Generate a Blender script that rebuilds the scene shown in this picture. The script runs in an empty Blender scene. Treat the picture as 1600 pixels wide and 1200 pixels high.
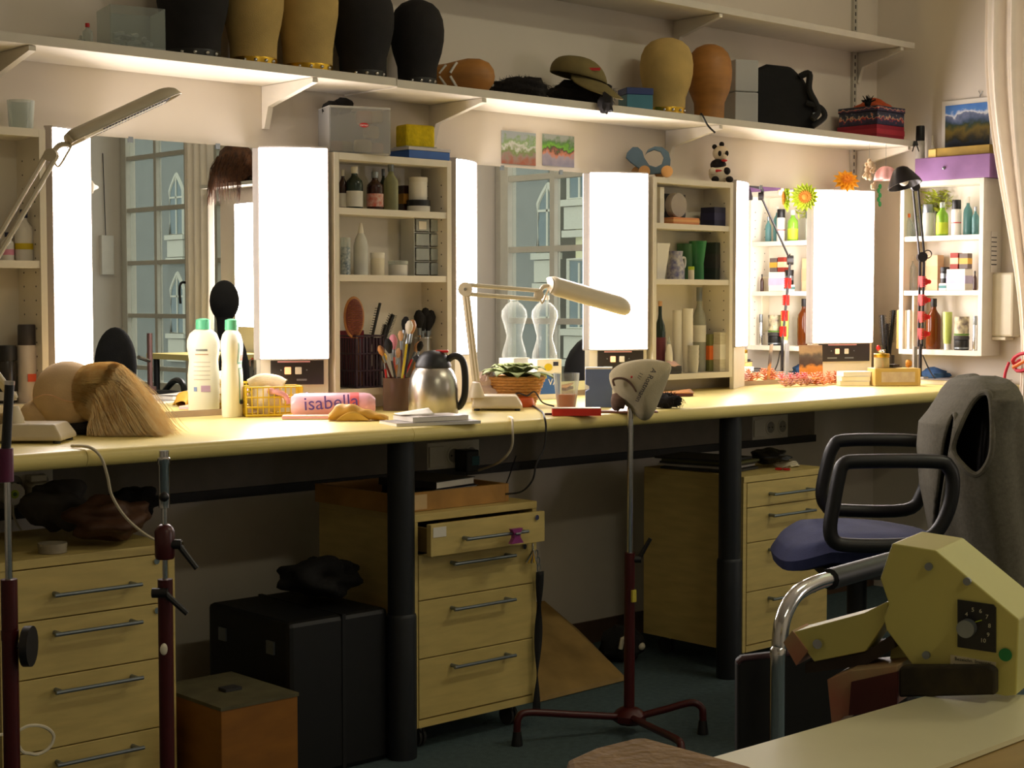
import bpy, math, random
from mathutils import Vector, Matrix, noise
random.seed(7)
scene = bpy.context.scene
C = scene.collection
PI = math.pi

# ------------------------------------------------------------------ camera
F_PX, YAW, PITCH = 2500.0, 0.7409, -0.0519
CAM = Vector((0.0, -3.528, 1.0771))
cd = bpy.data.cameras.new('camera')
cd.sensor_width = 36.0
cd.lens = F_PX / 1600.0 * 36.0
cd.clip_start = 0.05
cam = bpy.data.objects.new('camera', cd)
C.objects.link(cam)
cam.location = CAM
cam.rotation_euler = (PI / 2 + PITCH, 0, -YAW)
scene.camera = cam

# ------------------------------------------------------------------ sky, exposure
world = bpy.data.worlds.new('world')
scene.world = world
world.use_nodes = True
wn = world.node_tree.nodes
wn['Background'].inputs[0].default_value = (0.72, 0.76, 0.74, 1)
wn['Background'].inputs[1].default_value = 1.3
scene.view_settings.view_transform = 'Standard'
scene.view_settings.look = 'None'
scene.view_settings.exposure = 0.6
scene.view_settings.gamma = 1.0
scene.view_settings.use_curve_mapping = False
LAMP_POWER = 13.5
CEIL_POWER = 16.0
LAMP_TINT = (1.0, 0.90, 0.86)

# ------------------------------------------------------------------ pixel helpers
FWD = Vector((math.sin(YAW), math.cos(YAW), 0))
RIGHT = Vector((math.cos(YAW), -math.sin(YAW), 0))
def ray(u, v):
    a = (u - 800) / F_PX; b = -(v - 600) / F_PX
    c, s = math.cos(PITCH), math.sin(PITCH)
    d = c - b * s
    return RIGHT * a + FWD * d + Vector((0, 0, s + b * c))
def at(u, v, x=None, y=None, z=None):
    r = ray(u, v)
    if x is not None: t = (x - CAM.x) / r.x
    elif y is not None: t = (y - CAM.y) / r.y
    else: t = (z - CAM.z) / r.z
    return CAM + r * t
def onplane(u, v, p0, n):
    r = ray(u, v)
    return CAM + r * ((p0 - CAM).dot(n) / r.dot(n))
def mpp(p):                                   # metres per photo pixel at a point
    return (Vector(p) - CAM).dot(FWD) / F_PX
def spot(u, v, y, z):
    p = at(u, v, y=y); return Vector((p.x, y, z))

# ------------------------------------------------------------------ materials
def lin(c):
    return tuple(((x / 255) / 12.92 if x / 255 <= 0.04045 else ((x / 255 + 0.055) / 1.055) ** 2.4) for x in c)
_m = {}
def mat(name, rgb, rough=0.5, metal=0.0, var=0.08, scale=20.0, bump=0.0, bscale=200.0, sheen=0.0, coat=0.0, rgb2=None, stretch=(1, 1, 1), spec=0.5, trans=0.0):
    if name in _m: return _m[name]
    m = bpy.data.materials.new(name); m.use_nodes = True
    nt = m.node_tree; b = nt.nodes['Principled BSDF']
    c = lin(rgb)
    tc = nt.nodes.new('ShaderNodeTexCoord'); mp = nt.nodes.new('ShaderNodeMapping')
    mp.inputs['Scale'].default_value = stretch
    nt.links.new(tc.outputs['Object'], mp.inputs[0])
    nz = nt.nodes.new('ShaderNodeTexNoise'); nz.inputs['Scale'].default_value = scale; nz.inputs['Detail'].default_value = 4
    nt.links.new(mp.outputs[0], nz.inputs['Vector'])
    rp = nt.nodes.new('ShaderNodeValToRGB')
    rp.color_ramp.elements[0].position = 0.3; rp.color_ramp.elements[1].position = 0.7
    c2 = lin(rgb2) if rgb2 else tuple(min(1, x * (1 + var)) for x in c)
    c1 = c if rgb2 else tuple(x * (1 - var) for x in c)
    rp.color_ramp.elements[0].color = (*c1, 1); rp.color_ramp.elements[1].color = (*c2, 1)
    nt.links.new(nz.outputs[0], rp.inputs[0]); nt.links.new(rp.outputs[0], b.inputs['Base Color'])
    b.inputs['Roughness'].default_value = rough; b.inputs['Metallic'].default_value = metal
    b.inputs['Specular IOR Level'].default_value = spec
    if sheen: b.inputs['Sheen Weight'].default_value = sheen
    if coat: b.inputs['Coat Weight'].default_value = coat
    if trans: b.inputs['Transmission Weight'].default_value = trans
    if bump:
        n2 = nt.nodes.new('ShaderNodeTexNoise'); n2.inputs['Scale'].default_value = bscale
        nt.links.new(mp.outputs[0], n2.inputs['Vector'])
        bp = nt.nodes.new('ShaderNodeBump'); bp.inputs['Strength'].default_value = bump; bp.inputs['Distance'].default_value = 0.004
        nt.links.new(n2.outputs[0], bp.inputs['Height']); nt.links.new(bp.outputs[0], b.inputs['Normal'])
    _m[name] = m
    return m
def clear(name, rgb=(235, 240, 238), keep=0.25, rough=0.05, edge=0.6):
    """thin clear plastic or glass: part see-through, part glossy surface"""
    if name in _m: return _m[name]
    m = bpy.data.materials.new(name); m.use_nodes = True
    nt = m.node_tree; b = nt.nodes['Principled BSDF']
    b.inputs['Base Color'].default_value = (*lin(rgb), 1); b.inputs['Roughness'].default_value = rough
    t = nt.nodes.new('ShaderNodeBsdfTransparent'); t.inputs[0].default_value = (*lin(rgb), 1)
    fr = nt.nodes.new('ShaderNodeLayerWeight'); fr.inputs[0].default_value = 0.35
    ma = nt.nodes.new('ShaderNodeMath'); ma.operation = 'MULTIPLY_ADD'; ma.inputs[1].default_value = edge; ma.inputs[2].default_value = keep
    ma.use_clamp = True
    mx = nt.nodes.new('ShaderNodeMixShader')
    nt.links.new(fr.outputs['Facing'], ma.inputs[0]); nt.links.new(ma.outputs[0], mx.inputs[0])
    nt.links.new(t.outputs[0], mx.inputs[1]); nt.links.new(b.outputs[0], mx.inputs[2])
    nt.links.new(mx.outputs[0], nt.nodes['Material Output'].inputs[0])
    _m[name] = m
    return m
def emit(name, rgb, power):
    if name in _m: return _m[name]
    m = bpy.data.materials.new(name); m.use_nodes = True
    b = m.node_tree.nodes['Principled BSDF']
    b.inputs['Base Color'].default_value = (.8, .8, .8, 1)
    b.inputs['Emission Color'].default_value = (*rgb, 1); b.inputs['Emission Strength'].default_value = power
    _m[name] = m
    return m
def ramp_print(name, stops, axis=2, nscale=18.0, namp=0.25, rough=0.4):
    """flat print: colour bands along one local axis, broken up by noise"""
    if name in _m: return _m[name]
    m = bpy.data.materials.new(name); m.use_nodes = True
    nt = m.node_tree; b = nt.nodes['Principled BSDF']
    tc = nt.nodes.new('ShaderNodeTexCoord'); sp = nt.nodes.new('ShaderNodeSeparateXYZ')
    nt.links.new(tc.outputs['Generated'], sp.inputs[0])
    nz = nt.nodes.new('ShaderNodeTexNoise'); nz.inputs['Scale'].default_value = nscale; nz.inputs['Detail'].default_value = 5
    nt.links.new(tc.outputs['Object'], nz.inputs['Vector'])
    s = nt.nodes.new('ShaderNodeMath'); s.operation = 'SUBTRACT'; s.inputs[1].default_value = 0.5
    nt.links.new(nz.outputs[0], s.inputs[0])
    a = nt.nodes.new('ShaderNodeMath'); a.operation = 'MULTIPLY_ADD'; a.inputs[1].default_value = namp * 2
    nt.links.new(s.outputs[0], a.inputs[0]); nt.links.new(sp.outputs[axis], a.inputs[2])
    rp = nt.nodes.new('ShaderNodeValToRGB')
    e = rp.color_ramp.elements
    while len(e) > 1: e.remove(e[-1])
    e[0].position = stops[0][0]; e[0].color = (*lin(stops[0][1]), 1)
    for p, c in stops[1:]:
        k = e.new(p); k.color = (*lin(c), 1)
    nt.links.new(a.outputs[0], rp.inputs[0]); nt.links.new(rp.outputs[0], b.inputs['Base Color'])
    b.inputs['Roughness'].default_value = rough
    _m[name] = m
    return m

WALL = mat('wall_paint', (226, 216, 202), .85, var=.03, scale=3, bump=.06, bscale=60)
WHITE = mat('white_laminate', (224, 216, 200), .45, var=.03)
SHELFW = mat('white_shelf_board', (222, 214, 200), .5, var=.03)
CREAM = mat('cream_plastic', (226, 216, 190), .4, var=.03)
WOODL = mat('pale_maple', (210, 186, 116), .45, var=.10, scale=9, stretch=(1, 1, 6))
BLACK = mat('black_plastic', (24, 23, 24), .45, var=.15)
BLACKF = mat('black_fabric', (20, 18, 18), .95, var=.3, bump=.3)
DARK = mat('dark_grey', (52, 50, 50), .6)
CHROME = mat('chrome', (215, 215, 215), .14, 1.0, var=.02)
STEEL = mat('brushed_steel', (186, 180, 170), .3, 1.0, var=.05, stretch=(1, 1, .1), scale=60)
GREYM = mat('grey_metal', (140, 146, 150), .4, .8)
MAROON = mat('maroon_paint', (70, 14, 16), .35, var=.1)
CLEAR = clear('clear_plastic')
CLEARG = clear('clear_glass', keep=.12)
GREENG = clear('green_glass', (120, 170, 120), keep=.35)
TEALG = clear('teal_glass', (130, 180, 180), keep=.35)
BROWNG = clear('brown_glass', (120, 60, 20), keep=.5)
FROST = clear('frosted_plastic', (222, 222, 218), keep=.55, rough=.4)
RED = mat('red_plastic', (196, 30, 28), .4)
PINK = mat('pink', (232, 150, 170), .6)
ORANGE = mat('orange', (226, 110, 40), .6)
YELLOW = mat('yellow', (214, 186, 20), .6)
GREEN = mat('green_leaf', (86, 122, 44), .6, var=.3)
LIME = mat('lime', (186, 206, 50), .6, var=.2)
BLUE = mat('blue_plastic', (44, 92, 170), .45)
NAVY = mat('navy', (34, 36, 66), .6)
PURPLE = mat('mauve_card', (140, 100, 150), .6)
CANVAS = mat('canvas', (200, 170, 104), .95, var=.12, scale=14, bump=.3, bscale=500)
WOODH = mat('turned_wood', (176, 120, 56), .5, var=.2, scale=8, stretch=(1, 1, 4))
GOLD = mat('brass', (212, 168, 60), .3, 1.0)
PAPER = mat('paper', (232, 226, 214), .8, var=.03)
TAN = mat('tan', (206, 160, 120), .8, var=.1)
PINKBAND = mat('pink_band', (232, 170, 190), .6)

# ------------------------------------------------------------------ geometry helpers
def catmull(pts, n=6, closed=False):
    P = [Vector(p) for p in pts]
    if len(P) < 3: return P
    out = []; m = len(P)
    rng = m if closed else m - 1
    for i in range(rng):
        if closed: a, b, c, d = P[(i - 1) % m], P[i], P[(i + 1) % m], P[(i + 2) % m]
        else: a, b, c, d = P[max(i - 1, 0)], P[i], P[i + 1], P[min(i + 2, m - 1)]
        for k in range(n):
            t = k / n
            out.append(0.5 * ((2 * b) + (c - a) * t + (2 * a - 5 * b + 4 * c - d) * t * t + (3 * b - a - 3 * c + d) * t ** 3))
    if not closed: out.append(P[-1])
    return out

class G:
    def __init__(s): s.v = []; s.f = []
    def add(s, vs, fs, M=None):
        o = len(s.v)
        for p in vs:
            p = Vector(p)
            s.v.append(tuple(M @ p) if M else tuple(p))
        s.f += [tuple(i + o for i in f) for f in fs]
        return s
    def box(s, cx, cy, cz, sx, sy, sz, M=None):
        x, y, z = sx / 2, sy / 2, sz / 2
        vs = [(cx + a * x, cy + b * y, cz + c * z) for a in (-1, 1) for b in (-1, 1) for c in (-1, 1)]
        return s.add(vs, [(0, 1, 3, 2), (4, 6, 7, 5), (0, 4, 5, 1), (2, 3, 7, 6), (0, 2, 6, 4), (1, 5, 7, 3)], M)
    def bb(s, x0, x1, y0, y1, z0, z1, M=None):
        return s.box((x0 + x1) / 2, (y0 + y1) / 2, (z0 + z1) / 2, abs(x1 - x0), abs(y1 - y0), abs(z1 - z0), M)
    def lathe(s, prof, seg=20, M=None, sx=1.0, sy=1.0):
        vs = []; fs = []
        n = len(prof)
        for r, z in prof:
            for k in range(seg):
                a = 2 * PI * k / seg
                vs.append((r * math.cos(a) * sx, r * math.sin(a) * sy, z))
        for i in range(n - 1):
            for k in range(seg):
                k2 = (k + 1) % seg
                fs.append((i * seg + k, i * seg + k2, (i + 1) * seg + k2, (i + 1) * seg + k))
        if prof[0][0] > 1e-6: fs.append(tuple(reversed(range(seg))))
        if prof[-1][0] > 1e-6: fs.append(tuple((n - 1) * seg + k for k in range(seg)))
        return s.add(vs, fs, M)
    def tube(s, pts, r, seg=8, closed=False, M=None):
        P = [Vector(p) for p in pts]; n = len(P)
        rs = r if isinstance(r, (list, tuple)) else [r] * n
        vs = []; fs = []
        up = None
        for i in range(n):
            if closed: t = P[(i + 1) % n] - P[i - 1]
            else: t = P[min(i + 1, n - 1)] - P[max(i - 1, 0)]
            if t.length < 1e-9: t = Vector((0, 0, 1))
            t.normalize()
            if up is None:
                up = Vector((0, 0, 1)) if abs(t.z) < .9 else Vector((1, 0, 0))
            a = (up - t * up.dot(t))
            if a.length < 1e-6: a = t.orthogonal()
            a.normalize(); up = a; b = t.cross(a)
            for k in range(seg):
                an = 2 * PI * k / seg
                vs.append(P[i] + (a * math.cos(an) + b * math.sin(an)) * rs[i])
        for i in range(n if closed else n - 1):
            j = (i + 1) % n
            for k in range(seg):
                k2 = (k + 1) % seg
                fs.append((i * seg + k, j * seg + k, j * seg + k2, i * seg + k2))
        if not closed:
            fs.append(tuple(range(seg))); fs.append(tuple(reversed([(n - 1) * seg + k for k in range(seg)])))
        return s.add(vs, fs, M)
    def cyl(s, p0, p1, r, seg=14, r1=None):
        return s.tube([p0, p1], [r, r if r1 is None else r1], seg)
    def prism(s, pts, d):
        """closed 3-D outline pts pushed along vector d"""
        P = [Vector(p) for p in pts]; n = len(P); d = Vector(d)
        vs = P + [p + d for p in P]
        fs = [tuple(range(n)), tuple(reversed(range(n, 2 * n)))]
        fs += [(i, i + n, (i + 1) % n + n, (i + 1) % n) for i in range(n)]
        return s.add(vs, fs)
    def blob(s, c, rx, ry, rz, seg=18, rings=12, rough=0.0, nsc=8.0, M=None, seed=0.0):
        vs = []; fs = []
        for i in range(rings + 1):
            th = PI * i / rings
            for k in range(seg):
                ph = 2 * PI * k / seg
                d = Vector((math.sin(th) * math.cos(ph), math.sin(th) * math.sin(ph), math.cos(th)))
                q = 1 + (rough * noise.noise(d * nsc * .3 + Vector((seed, seed * 2, 3))) * 2 if rough else 0)
                vs.append((c[0] + d.x * rx * q, c[1] + d.y * ry * q, c[2] + d.z * rz * q))
        for i in range(rings):
            for k in range(seg):
                k2 = (k + 1) % seg
                fs.append((i * seg + k, (i + 1) * seg + k, (i + 1) * seg + k2, i * seg + k2))
        return s.add(vs, fs, M)
    def grid(s, fn, nu, nv, closed_u=False):
        vs = [fn(i / nu, j / nv) for j in range(nv + 1) for i in range(nu + (0 if closed_u else 1))]
        w = nu if closed_u else nu + 1
        fs = []
        for j in range(nv):
            for i in range(nu):
                i2 = (i + 1) % w if closed_u else i + 1
                fs.append((j * w + i, j * w + i2, (j + 1) * w + i2, (j + 1) * w + i))
        return s.add(vs, fs)
    def strand(s, pts, r):
        n = len(pts); vs = []; fs = []
        for i, p in enumerate(pts):
            p = Vector(p); q = r * (1 - .6 * i / (n - 1))
            vs += [p + Vector((q, 0, 0)), p + Vector((-q * .5, q * .87, 0)), p + Vector((-q * .5, -q * .6, q * .6))]
        for i in range(n - 1):
            for k in range(3):
                k2 = (k + 1) % 3
                fs.append((i * 3 + k, i * 3 + k2, i * 3 + 3 + k2, i * 3 + 3 + k))
        return s.add(vs, fs)
    def build(s, name, m, parent=None, smooth=True, bevel=0.0, solid=0.0, sub=0, angle=40):
        me = bpy.data.meshes.new(name)
        me.from_pydata(s.v, [], s.f); me.update()
        o = bpy.data.objects.new(name, me); C.objects.link(o)
        me.materials.append(m)
        if smooth:
            me.shade_smooth(); me.set_sharp_from_angle(angle=math.radians(angle))
        if parent: o.parent = parent
        if solid:
            k = o.modifiers.new('solid', 'SOLIDIFY'); k.thickness = solid; k.offset = 0
        if bevel:
            k = o.modifiers.new('bevel', 'BEVEL'); k.width = bevel; k.segments = 2; k.limit_method = 'ANGLE'
        if sub:
            k = o.modifiers.new('sub', 'SUBSURF'); k.levels = sub; k.render_levels = sub
        return o

def thing(name, label, cat, loc=(0, 0, 0), rotz=0.0, group=None):
    o = bpy.data.objects.new(name, None); C.objects.link(o)
    o.empty_display_size = .05
    o.location = loc; o.rotation_euler = (0, 0, rotz)
    o['label'] = label; o['category'] = cat
    if group: o['group'] = group
    return o
def tag(o, label, cat, group=None, loc=None, rotz=None):
    o['label'] = label; o['category'] = cat
    if group: o['group'] = group
    if loc is not None: o.location = loc
    if rotz is not None: o.rotation_euler = (0, 0, rotz)
    return o
def struct(o): o['kind'] = 'structure'; return o
def rbox(name, m, x0, x1, y0, y1, z0, z1, parent=None, bevel=0.0):
    return G().bb(x0, x1, y0, y1, z0, z1).build(name, m, parent, smooth=False, bevel=bevel)
def text_mesh(name, body, size, m, parent, M, depth=.0006):
    cu = bpy.data.curves.new(name, 'FONT'); cu.body = body; cu.size = size; cu.extrude = depth
    cu.align_x = 'CENTER'; cu.align_y = 'CENTER'; cu.resolution_u = 3
    t = bpy.data.objects.new('tmp', cu); C.objects.link(t)
    dg = bpy.context.evaluated_depsgraph_get(); dg.update()
    me = bpy.data.meshes.new_from_object(t.evaluated_get(dg))
    bpy.data.objects.remove(t)
    o = bpy.data.objects.new(name, me); C.objects.link(o)
    me.materials.clear(); me.materials.append(m)
    me.transform(M)
    o.parent = parent
    return o
VIEWROT = -YAW          # local x along image right, local -y towards the camera
def frame_m(origin, ex, ez):
    """matrix whose x axis is ex, y axis is ez (text up) and z axis is the outward normal"""
    ex = Vector(ex).normalized(); ez = Vector(ez).normalized(); n = ex.cross(ez)
    return Matrix(((ex.x, ez.x, n.x, origin[0]), (ex.y, ez.y, n.y, origin[1]), (ex.z, ez.z, n.z, origin[2]), (0, 0, 0, 1)))
# ================================================================== STRUCTURE
TZ = 0.785            # worktop surface
XR = 5.075            # right wall
X0, Y0, ZC = -2.6, -7.2, 3.2
CARPET = mat('blue_grey_carpet', (66, 84, 88), .98, var=.2, scale=60, bump=.5, bscale=400)
FLOORW = mat('far_floor', (120, 100, 70), .6)
struct(rbox('floor', CARPET, X0, XR + .6, Y0, .1, -.06, 0))
struct(rbox('ceiling', WALL, X0, XR + .6, Y0, .1, ZC, ZC + .06))
struct(rbox('wall_back', WALL, X0, XR + .1, 0, .1, 0, ZC))
struct(rbox('wall_left', WALL, X0 - .1, X0, Y0, .1, 0, ZC))
struct(rbox('wall_front', WALL, X0, XR + .6, Y0 - .1, Y0, 0, ZC))
struct(rbox('trim_1', mat('grey_lower_wall_paint', (214, 204, 190), .85, var=.05, scale=4), X0, XR, -.0035, -.0003, .07, TZ - .03))
BASEB = mat('brown_baseboard', (84, 62, 46), .6)
struct(rbox('baseboard_back', BASEB, X0, XR, -.012, -.0005, 0.0, .07))
# right wall with two deep window niches
N1 = (-2.42, -.86); N2 = (-6.16, -4.56); SILL, HEAD = .42, 2.95; XW = 5.30
wr = G()
for a, b in ((Y0, N2[0]), (N2[1], N1[0]), (N1[1], .1)):
    wr.bb(XR, XW + .12, a, b, 0, ZC)
for a, b in (N1, N2):
    wr.bb(XR, XW + .12, a, b, 0, SILL); wr.bb(XR, XW + .12, a, b, HEAD, ZC)
struct(wr.build('wall_right', WALL, smooth=False))
FRAMEM = mat('window_paint', (206, 202, 188), .5, var=.04)
PANE = clear('window_pane', (247, 248, 246), keep=.02, edge=.3)
def window(name, y0, y1, mid, bars):
    w = struct(G().bb(XW, XW + .07, y0, y0 + .06, SILL, HEAD).bb(XW, XW + .07, y1 - .06, y1, SILL, HEAD)
               .bb(XW, XW + .07, y0 + .06, y1 - .06, SILL, SILL + .07).bb(XW, XW + .07, y0 + .06, y1 - .06, HEAD - .07, HEAD).build(name, FRAMEM, smooth=False))
    rbox('window_sill', FRAMEM, XR - .03, XW, y0 + .001, y1 - .001, SILL - .0, SILL + .025, w, .004)
    for a, b in ((y0 + .06, mid), (mid, y1 - .06)):
        st = .055
        cas = G()
        cas.bb(XW - .025, XW + .03, a, a + st, SILL + .07, HEAD - .07).bb(XW - .025, XW + .03, b - st, b, SILL + .07, HEAD - .07)
        cas.bb(XW - .025, XW + .03, a + st, b - st, SILL + .07, SILL + .13).bb(XW - .025, XW + .03, a + st, b - st, HEAD - .13, HEAD - .07)
        cf = cas.build('casement', FRAMEM, w, smooth=False)
        m = (a + b) / 2
        G().bb(XW - .02, XW + .02, m - .016, m + .016, SILL + .13, HEAD - .13).build('mullion', FRAMEM, cf, smooth=False)
        zs = [z for z in bars if SILL + .2 < z < HEAD - .2]
        for z in zs:
            G().bb(XW - .019, XW + .019, a + st, b - st, z - .014, z + .014).build('glazing_bar', FRAMEM, cf, smooth=False)
        lim = [SILL + .13] + zs + [HEAD - .13]
        for p, q in zip(lim[:-1], lim[1:]):
            for ya, yb in ((a + st, m - .016), (m + .016, b - st)):
                G().bb(XW + .004, XW + .008, ya, yb, p + .014, q - .014).build('pane', PANE, cf, smooth=False)
    h = G().tube(catmull([(XW - .03, mid - .02, 1.19), (XW - .07, mid - .02, 1.19), (XW - .085, mid - .02, 1.15), (XW - .08, mid - .02, 1.06)], 5), .008)
    h.build('window_handle', BLACK, w)
BARS = [z for z in (.64, .98, 1.325, 1.67, 2.01, 2.35, 2.69)]
window('window_1', N1[0] + .02, N1[1] - .02, -1.62, BARS)
window('window_2', N2[0] + .02, N2[1] - .02, -5.24, BARS)

# house fronts across the street, seen through the windows by way of the mirrors
FAC1 = mat('grey_render', (130, 136, 130), .9, var=.06, scale=2)
FAC2 = mat('cream_stucco', (226, 224, 180), .9, var=.05, scale=2)
FACT = mat('stone_trim', (206, 206, 188), .8, var=.06)
FGLASS = mat('far_window_glass', (96, 120, 124), .15, var=.1)
def facade(name, label, x, ya, yb, wallm, wins, arched):
    t = thing(name, label, 'building', (x, (ya + yb) / 2, -6))
    c = (ya + yb) / 2
    G().bb(0, 4, ya - c, yb - c, 0, 22).build('wall', wallm, t, smooth=False)
    for (wy, wz, ww, wh) in wins:
        y = wy - c; z = wz + 6
        pts = [(0, y - ww / 2, z), (0, y + ww / 2, z), (0, y + ww / 2, z + wh * .72)]
        if arched:
            for k in range(1, 6):
                a = k / 6 * PI / 2
                pts.append((0, y + ww / 2 * (1 - math.sin(a) ** 1.2), z + wh * .72 + wh * .28 * math.sin(a)))
            pts.append((0, y, z + wh))
            pts += [(0, 2 * y - p[1], p[2]) for p in reversed(pts[2:-1])]
        else:
            pts += [(0, y + ww / 2, z + wh), (0, y - ww / 2, z + wh)]
        f = G().tube(pts, .07, 6, closed=True).build('window_frame', FACT, t)
        gl = G().prism([(p[0] - .02, p[1], p[2]) for p in pts], (.05, 0, 0)).build('window_glass', FGLASS, f, smooth=False)
        G().bb(-.05, .0, y - .03, y + .03, z, z + wh * .95).bb(-.05, 0, y - ww / 2, y + ww / 2, z + wh * .6, z + wh * .6 + .06).build('window_bars', FACT, f, smooth=False)
        G().bb(-.16, .02, y - ww * .7, y + ww * .7, z - .18, z - .02).bb(-.1, .02, y - ww * .6, y + ww * .6, z - .75, z - .2).bb(-.14, .02, y - ww * .65, y + ww * .65, z - .95, z - .78).build('balustrade', FACT, f, smooth=False)
    return t
FX = 28.0
def fy(u): return -at(u, 300, x=FX).y
ysplit = fy(877)
facade('town_house', 'grey town house with pointed arch windows across the square', FX, -75, ysplit - .5, FAC1,
       [(fy(276), z, .85, 2.0) for z in (3.3, .0)] + [(fy(150), z, .85, 2.0) for z in (3.3, .0)] + [(fy(856), z, .7, 1.7) for z in (2.3, -.4)], True)
facade('town_house', 'cream stucco town house with square windows across the square', FX, ysplit + .5, 12, FAC2,
       [(fy(906) + 1.6 * i, z, .8, 1.7) for i in range(5) for z in (.4, 3.6)], False)
G2 = mat('grey_paving', (120, 120, 116), .9)
struct(rbox('ground', G2, XW + .5, FX + 5, -80, 20, -6.2, -6))

# ================================================================== COUNTER
TOPM = mat('cream_worktop', (238, 218, 138), .38, var=.04, scale=5)
LEGM = mat('blue_black_column', (22, 26, 32), .5, var=.1)
def counter(x0, x1, legs, label):
    t = thing('makeup_counter', label, 'table', ((x0 + x1) / 2, -.33, 0), 0, None)
    c = (x0 + x1) / 2
    prof = [(-.017, TZ - .035)] + [(-.640 + .33 - .016 * math.sin(a), TZ - .0175 - .0175 * math.cos(a)) for a in [k * PI / 8 for k in range(9)]] + [(.318, TZ), (.318, TZ - .035)]
    prof = prof[1:]
    g = G(); n = len(prof)
    vs = [(x - c, y, z) for x in (x0 + .0006, x1 - .0006) for y, z in prof]
    fs = [tuple(range(n)), tuple(reversed(range(n, 2 * n)))] + [(i, i + n, (i + 1) % n + n, (i + 1) % n) for i in range(n)]
    g.add(vs, fs); g.build('worktop', TOPM, t)
    for lx in legs:
        p = (lx - c, -.60 + .33)
        leg = G().cyl((p[0], p[1], .33), (p[0], p[1], TZ - .035), .032, 20).build('leg', LEGM, t)
        G().lathe([(.036, .0), (.036, .335), (.034, .342), (.031, .345)], 20, Matrix.Translation((p[0], p[1], 0))).build('lower_sleeve', LEGM, leg)
    G().bb(x0 - c + .05, x1 - c - .05, .285, .3255, TZ - .085, TZ - .0352).build('rail', LEGM, t, smooth=False)
    return t
xs1 = at(135, 716, y=-.65).x; xs2 = at(645, 682, y=-.65).x
xl1 = at(627, 900, y=-.60).x; xl2 = at(1140, 850, y=-.60).x
counter(.55, xs1, [.70], 'cream counter section under the blonde wig, ending at the first worktop seam')
counter(xs1, xs2, [], 'cream counter section carrying the lotion bottle and the yellow basket')
counter(xs2, XR - .003, [xl1, xl2], 'longest cream counter section with tea glass and magnifier lamp, on dark columns')

# ================================================================== CABINETS
CD = .12
def cabinet(name, label, width, z0, z1, shelves, loc, rotz):
    """local: x across, y = -CD front .. 0 wall"""
    t = thing(name, label, 'cabinet', loc, rotz)
    w = width; th = .016; e = .0005
    rbox('side_panel', WHITE, 0, th, -CD, -e, z0, z1, t, .001); rbox('side_panel', WHITE, w - th, w, -CD, -e, z0, z1, t, .001)
    rbox('top_panel', WHITE, th, w - th, -CD, -e, z1 - .018, z1, t); rbox('bottom_panel', WHITE, th, w - th, -CD, -e, z0, z0 + .018, t)
    rbox('back_panel', WHITE, th, w - th, -.006, -e, z0 + .018, z1 - .018, t)
    for z in shelves: rbox('shelf', WHITE, th, w - th, -CD + .004, -.006, z - .017, z, t)
    holes = G()
    for y in (-.095, -.035):
        z = z0 + .06
        while z < z1 - .05:
            holes.cyl((w - th - .0006, y, z), (w - th + .003, y, z), .0022, 6); z += .032
    holes.build('peg_holes', DARK, t)
    return t
CAB1 = (1.30, 1.684); CAB2 = (2.489, 2.890); CAB3 = (3.717, 4.104)
CZ0 = .826; CZ1 = 1.465
cab_sh = [1.322, 1.146]
cabinet('wall_cabinet', 'white open cabinet holding the orange-labelled spray can, near the blonde wig', CAB1[1] - CAB1[0], CZ0, CZ1, [1.168], (CAB1[0], 0, 0), 0)
cabinet('wall_cabinet', 'white open cabinet with hair brushes below and dark bottles above', CAB2[1] - CAB2[0], CZ0, CZ1, cab_sh, (CAB2[0], 0, 0), 0)
cabinet('wall_cabinet', 'white open cabinet with stacked paper cups and a green vase', CAB3[1] - CAB3[0], CZ0, CZ1, cab_sh, (CAB3[0], 0, 0), 0)
XC4 = 4.95; C4Y = (-.190, -.528)
cabinet('wall_cabinet', 'white open cabinet in the corner with books and cosmetics, under the mauve box', .338, .885, 1.503, [1.308, 1.114], (XR, C4Y[0], 0), -PI / 2)

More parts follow.
